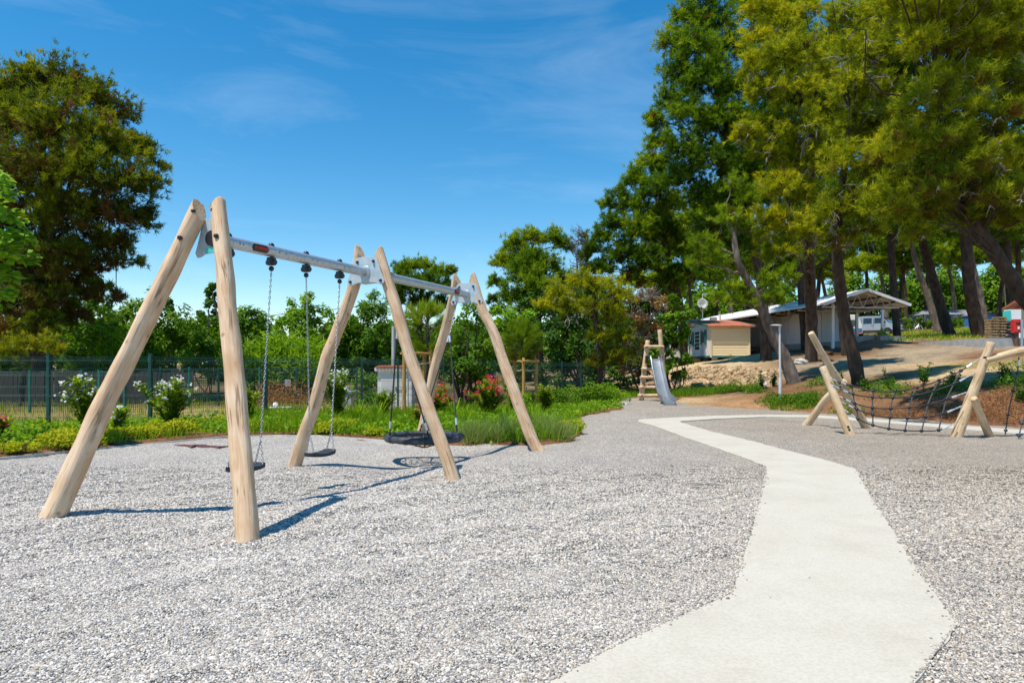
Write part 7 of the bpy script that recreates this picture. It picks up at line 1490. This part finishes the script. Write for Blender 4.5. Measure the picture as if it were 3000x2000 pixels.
def grass(label, region, n, hmin, hmax, seed, mat='grass', w=0.014, bias=.45, name='grass', patch=0.0):
    """region(rg, n) -> (n,2) ground points"""
    rg = np.random.default_rng(seed); P = region(rg, n); P = P[sdist(P, GRAVEL) < -0.12]
    if patch: P = P[(np.sin(P[:, 0] * 2.1 + 1.3 * np.sin(P[:, 1] * 1.7)) * np.sin(P[:, 1] * 2.7 + P[:, 0]) + rg.normal(0, 0.35, len(P))) > patch - 0.5]
    z = terr(P); C = np.concatenate([P, z[:, None]], 1); nn = len(C); h = rg.uniform(hmin, hmax, (nn, 1)) ; a = rg.uniform(0, 6.28, nn); ln = np.stack([np.cos(a), np.sin(a), np.zeros(nn)], 1); s = np.stack([-np.sin(a + 1), np.cos(a + 1), np.zeros(nn)], 1) * w / 2
    m1 = C + np.array([0, 0, 0.6]) * h + ln * h * 0.10; tip = C + np.array([0, 0, 0.95]) * h + ln * h * rg.uniform(0.15, 0.5, (nn, 1)); V = np.stack([C - s, C + s, m1 + s * 0.8, tip, m1 - s * 0.8], 1).reshape(-1, 3)
    idx = np.arange(nn)[:, None] * 5; Fc = np.concatenate([idx + np.array([0, 1, 2, 4]), idx + np.array([4, 2, 3, 3])], 0)
    T = np.repeat(np.clip(rg.normal(bias, 0.2, nn), 0, 1), 5); me = np_mesh(name, V, np.concatenate([idx + np.array([0, 1, 2]), idx + np.array([0, 2, 4]), idx + np.array([4, 2, 3])], 0), M[mat], {'tint': ('FLOAT', 'POINT', T)})
    return tag(link(name, me), label, 'grass', kind='stuff')
def band(px0, px1, Yf, Yb):
    def f(rg, n): px = rg.uniform(px0, px1, n); Y = Yf + (Yb - Yf) * rg.random(n); return np.stack([(px - 1500) / F * Y, Y], 1)
    return f
grass('grass growing among the shrubs in the left bed', band(-60, 700, 10.5, 17.5), 9000, 0.08, 0.28, 501, patch=0.15)
grass('tall grass in the bed behind the swings', band(700, 1340, 14.5, 21), 12000, 0.12, 0.42, 502, bias=.5, patch=0.0)
grass('tall grass in the bed right of the nest swing', band(1300, 1760, 13.2, 24), 15000, 0.1, 0.42, 503, bias=.5, patch=0.1)
grass('dry grass inside the fenced enclosure', band(-60, 1100, 18.5, 34), 6000, 0.08, 0.3, 504, bias=.8, w=0.02, patch=0.3)
grass('green grass strip behind the slide', band(1780, 2230, 31.5, 35), 8000, 0.08, 0.34, 505, bias=.4, w=0.024, patch=0.1)
grass('green grass patch around the lamp post', band(2255, 2395, 23.2, 25.4), 2400, 0.08, 0.28, 506, bias=.35, w=0.018, patch=0.3)
grass('dry yellow grass under the far pines', band(2600, 2960, 44, 74), 9000, 0.1, 0.35, 507, bias=.85, w=0.04, patch=0.2)
def ground_cover(label, pts, seed, mat, L, w, name, bias=.5, hmax=0.3):
    rg = np.random.default_rng(seed); parts = []
    for (px, Y, r, n) in pts:
        c_ = on(px, Y); P2 = np.array([c_.x, c_.y]) + rg.normal(0, r * 0.5, (n, 2)); P2 = P2[sdist(P2, GRAVEL) < -0.1]; n2 = len(P2)
        P = np.concatenate([P2, (terr(P2) + rg.uniform(0.0, hmax, n2) * np.exp(-((P2 - np.array([c_.x, c_.y])) ** 2).sum(1) / (r * r)))[:, None]], 1)
        parts.append(leaves(P, np.tile(np.array([0, -0.3, 0.9]), (n2, 1)), L, w, rg.normal(bias, 0.18, n2), rg))
    return tag(crown(name, parts, M[mat], None), label, 'ground cover', kind='stuff')
ground_cover('leafy weeds covering the bed soil', [(int(x), y, 0.8, 420) for x, y in zip(np.linspace(-20, 1300, 24), np.array([12.2, 13.6, 15, 13, 14.4, 16, 14.6, 16.2, 15.2, 17, 15.6, 18, 15.4, 17.4, 16, 18.4, 15.2, 17, 15, 18, 14.6, 16.2, 14.4, 17.5]))] + [(int(x), y, 0.9, 520) for x, y in zip(np.linspace(1300, 1800, 22), np.array([14.4, 16, 18, 15, 14.6, 17, 19.6, 14.4, 16, 18.4, 14.6, 17.4, 20.4, 16.4, 19, 22, 18, 21, 23, 24.4, 26, 25]))], 511, 'leaf_bright', 0.09, 0.06, 'weeds', .5, 0.32)
ground_cover('bright weeds at the foot of the lamp post', [(2290, 25, 0.7, 900), (2340, 24.4, 0.8, 1000), (2370, 23.6, 0.5, 500), (2260, 26, 0.5, 400), (2210, 29, 0.5, 500), (2130, 32, 0.9, 900), (2040, 33.4, 1.2, 1300), (2100, 33, 1.0, 900), (1990, 33.8, 1.0, 900), (1860, 34.6, 0.9, 700)], 512, 'leaf', 0.10, 0.05, 'weeds', .3, 0.36)
ground_cover('dry brown brush lining the gravel on the right', [(int(x), y, 0.8, 330) for x, y in ((2620, 19.8), (2680, 19.6), (2740, 19.2), (2800, 18.6), (2860, 18.4), (2920, 18), (2980, 17.6), (3040, 17), (2560, 20.6), (2700, 20.4), (2900, 18.8), (2970, 18.6))], 513, 'leaf_brown', 0.07, 0.03, 'undergrowth', .0, 0.2)
ground_cover('russet dry weeds inside the enclosure', [(820, 25, 1.2, 900), (860, 26, 1.2, 900), (780, 25.4, 0.9, 500)], 514, 'leaf_brown', 0.12, 0.04, 'undergrowth', .35, 1.0)
ground_cover('green patches on the dirt slope', [(2400, 27.5, 0.6, 400), (2580, 23.6, 0.6, 380), (2620, 22.6, 0.7, 420), (2780, 21, 0.6, 420), (2480, 21.5, 0.5, 300), (2990, 19.5, 0.9, 600), (3000, 24, 0.8, 300), (2450, 25, 0.5, 250)], 515, 'leaf', 0.10, 0.06, 'weeds', .4, 0.4)
# laurel saplings planted along the dirt slope
for i, (px, pyb, pyt, Y, lab) in enumerate([(2230, 1118, 1063, 31, 'slim laurel sapling left of the lamp post, first of the row'), (2265, 1116, 1072, 30.5, 'laurel sapling close behind the lamp pole'), (2462, 1112, 1058, 25.5, 'laurel sapling right of the tall leaning climber post'), (2540, 1132, 1092, 24, 'laurel sapling at the foot of the slim dark trunk'), (2607, 1128, 1068, 23.4, 'bushy laurel sapling behind the left half of the rope net'), (2706, 1122, 1056, 23, 'tall laurel sapling behind the middle of the rope net'), (2795, 1125, 1084, 21.5, 'laurel sapling behind the right part of the rope net'), (2936, 1112, 1060, 20.8, 'dark laurel sapling below the pale crossbeam'), (2990, 1180, 1110, 18.2, 'laurel sapling at the right border')]):
    rg = np.random.default_rng(600 + i); b0 = on(px, Y); H = (pyb - pyt) / F * Y; t = thing('laurel_sapling', b0, lab, 'sapling', 'laurel saplings on the slope'); mb = MB(); parts = []
    for k in range(5):
        e = b0 + Vector((rg.normal(0, 0.12), rg.normal(0, 0.12), H * (1.0 if k == 0 else rg.uniform(0.45, 0.85)))); mb.tube([b0 - up * 0.05, b0.lerp(e, 0.5) + Vector(rg.normal(0, 0.02, 3)), e], [0.014, 0.01, 0.005], 5)
        n = 46; f = rg.uniform(0.2, 1.02, n); P = np.array([b0.lerp(e, x) for x in f]) + rg.normal(0, 0.055, (n, 3)); parts.append(leaves(P, unit(rg.normal(0, 1, (n, 3)) + np.array([0, 0, 0.8])), 0.12, 0.05, rg.normal(0.45, 0.2, n), rg, 0.1))
    mb.build('stems', M['bark'], t); crown('foliage', parts, M['leaf_dark'], t)
c0 = at(2586, 983, 45); rg = np.random.default_rng(640); pt_ = thing('planter_plant', c0, 'leafy plant growing in the concrete planter', 'plant'); crown('foliage', [leaf_puff((c0.x, c0.y, c0.z + 0.1), 0.42, 2.0, 0.14, 0.08, .55, rg)], M['leaf_bright'], pt_); MB().tube([c0 - up * 0.2, c0 + up * 0.1], 0.02, 5).build('stem', M['bark'], pt_)
for i, (px, pyb, Y, r, lab) in enumerate([(2640, 968, 72, 30, 'green hedge bush left in front of the awning tent'), (2715, 965, 74, 32, 'green hedge bush in the middle in front of the awning tent'), (2800, 962, 74, 34, 'green hedge bush at the right end of the awning tent')]):
    bush('low_hedge', lab, [(px - 18, pyb - 22, 18, .5, 0), (px + 14, pyb - 20, 18, .5, 0), (px, pyb - 8, 20, .4, 0)], Y, 'leaf', 0.9, 0.22, 0.13, 650 + i, 'hedge bushes by the tent')

# rubble of the cut bank, and a few boulders
rg = np.random.default_rng(700); ib = bmesh.new(); bmesh.ops.create_icosphere(ib, subdivisions=1, radius=1.0); iv = np.array([v.co[:] for v in ib.verts]); ifc = np.array([[v.index for v in f.verts] for f in ib.faces]); ib.free()
V, Fc, o_ = [], [], 0
for k in range(2400):
    px = rg.uniform(1965, 2290); Y = rg.uniform(34.6, 39.5) - max(0, (px - 2150)) * 0.022; x = (px - 1500) / F * Y; s = rg.lognormal(math.log(0.055), 0.6); s = min(s, 0.26)
    if rg.random() < (px - 2060) / 330: s *= 0.6
    v = iv * rg.uniform(0.6, 1.3, (len(iv), 1)) * s * rg.uniform(0.6, 1.2, 3) + np.array([x, Y, tz(x, Y) + s * 0.25]); V.append(v); Fc.append(ifc + o_); o_ += len(iv)
tag(link('rubble', np_mesh('rubble', np.concatenate(V), np.concatenate(Fc), M['rock'])), 'tan limestone rubble of the cut bank right of the slide', 'rubble', kind='stuff')
def boulder(px, Y, s, mat, lab, seed):
    rg = np.random.default_rng(seed); p = on(px, Y); bm = bmesh.new(); bmesh.ops.create_icosphere(bm, subdivisions=3, radius=s)
    ph = rg.uniform(0, 6, 6)
    for v in bm.verts:
        d = v.co.normalized(); k = 1 + 0.16 * math.sin(3 * d.x + ph[0]) + 0.14 * math.sin(4 * d.y + ph[1]) + 0.1 * math.sin(7 * d.z + 5 * d.x + ph[2]); v.co = Vector((d.x * s * k * 1.25, d.y * s * k, d.z * s * k * 0.7))
    me = bpy.data.meshes.new('boulder'); bm.to_mesh(me); bm.free(); me.materials.append(M[mat]); tag(link('boulder', me, None, p + up * s * 0.25), lab, 'boulder')
boulder(2350, 37.5, 0.30, 'rock_grey', 'pale grey boulder at the foot of the straight trunk', 1); boulder(2055, 35.2, 0.26, 'rock', 'tan boulder at the bottom of the rubble bank', 2); boulder(2235, 33.4, 0.22, 'rock_grey', 'small grey boulder at the right end of the rubble bank', 3); boulder(1825, 27, 0.14, 'rock_grey', 'small pale stone in the tip of the planting bed', 4)
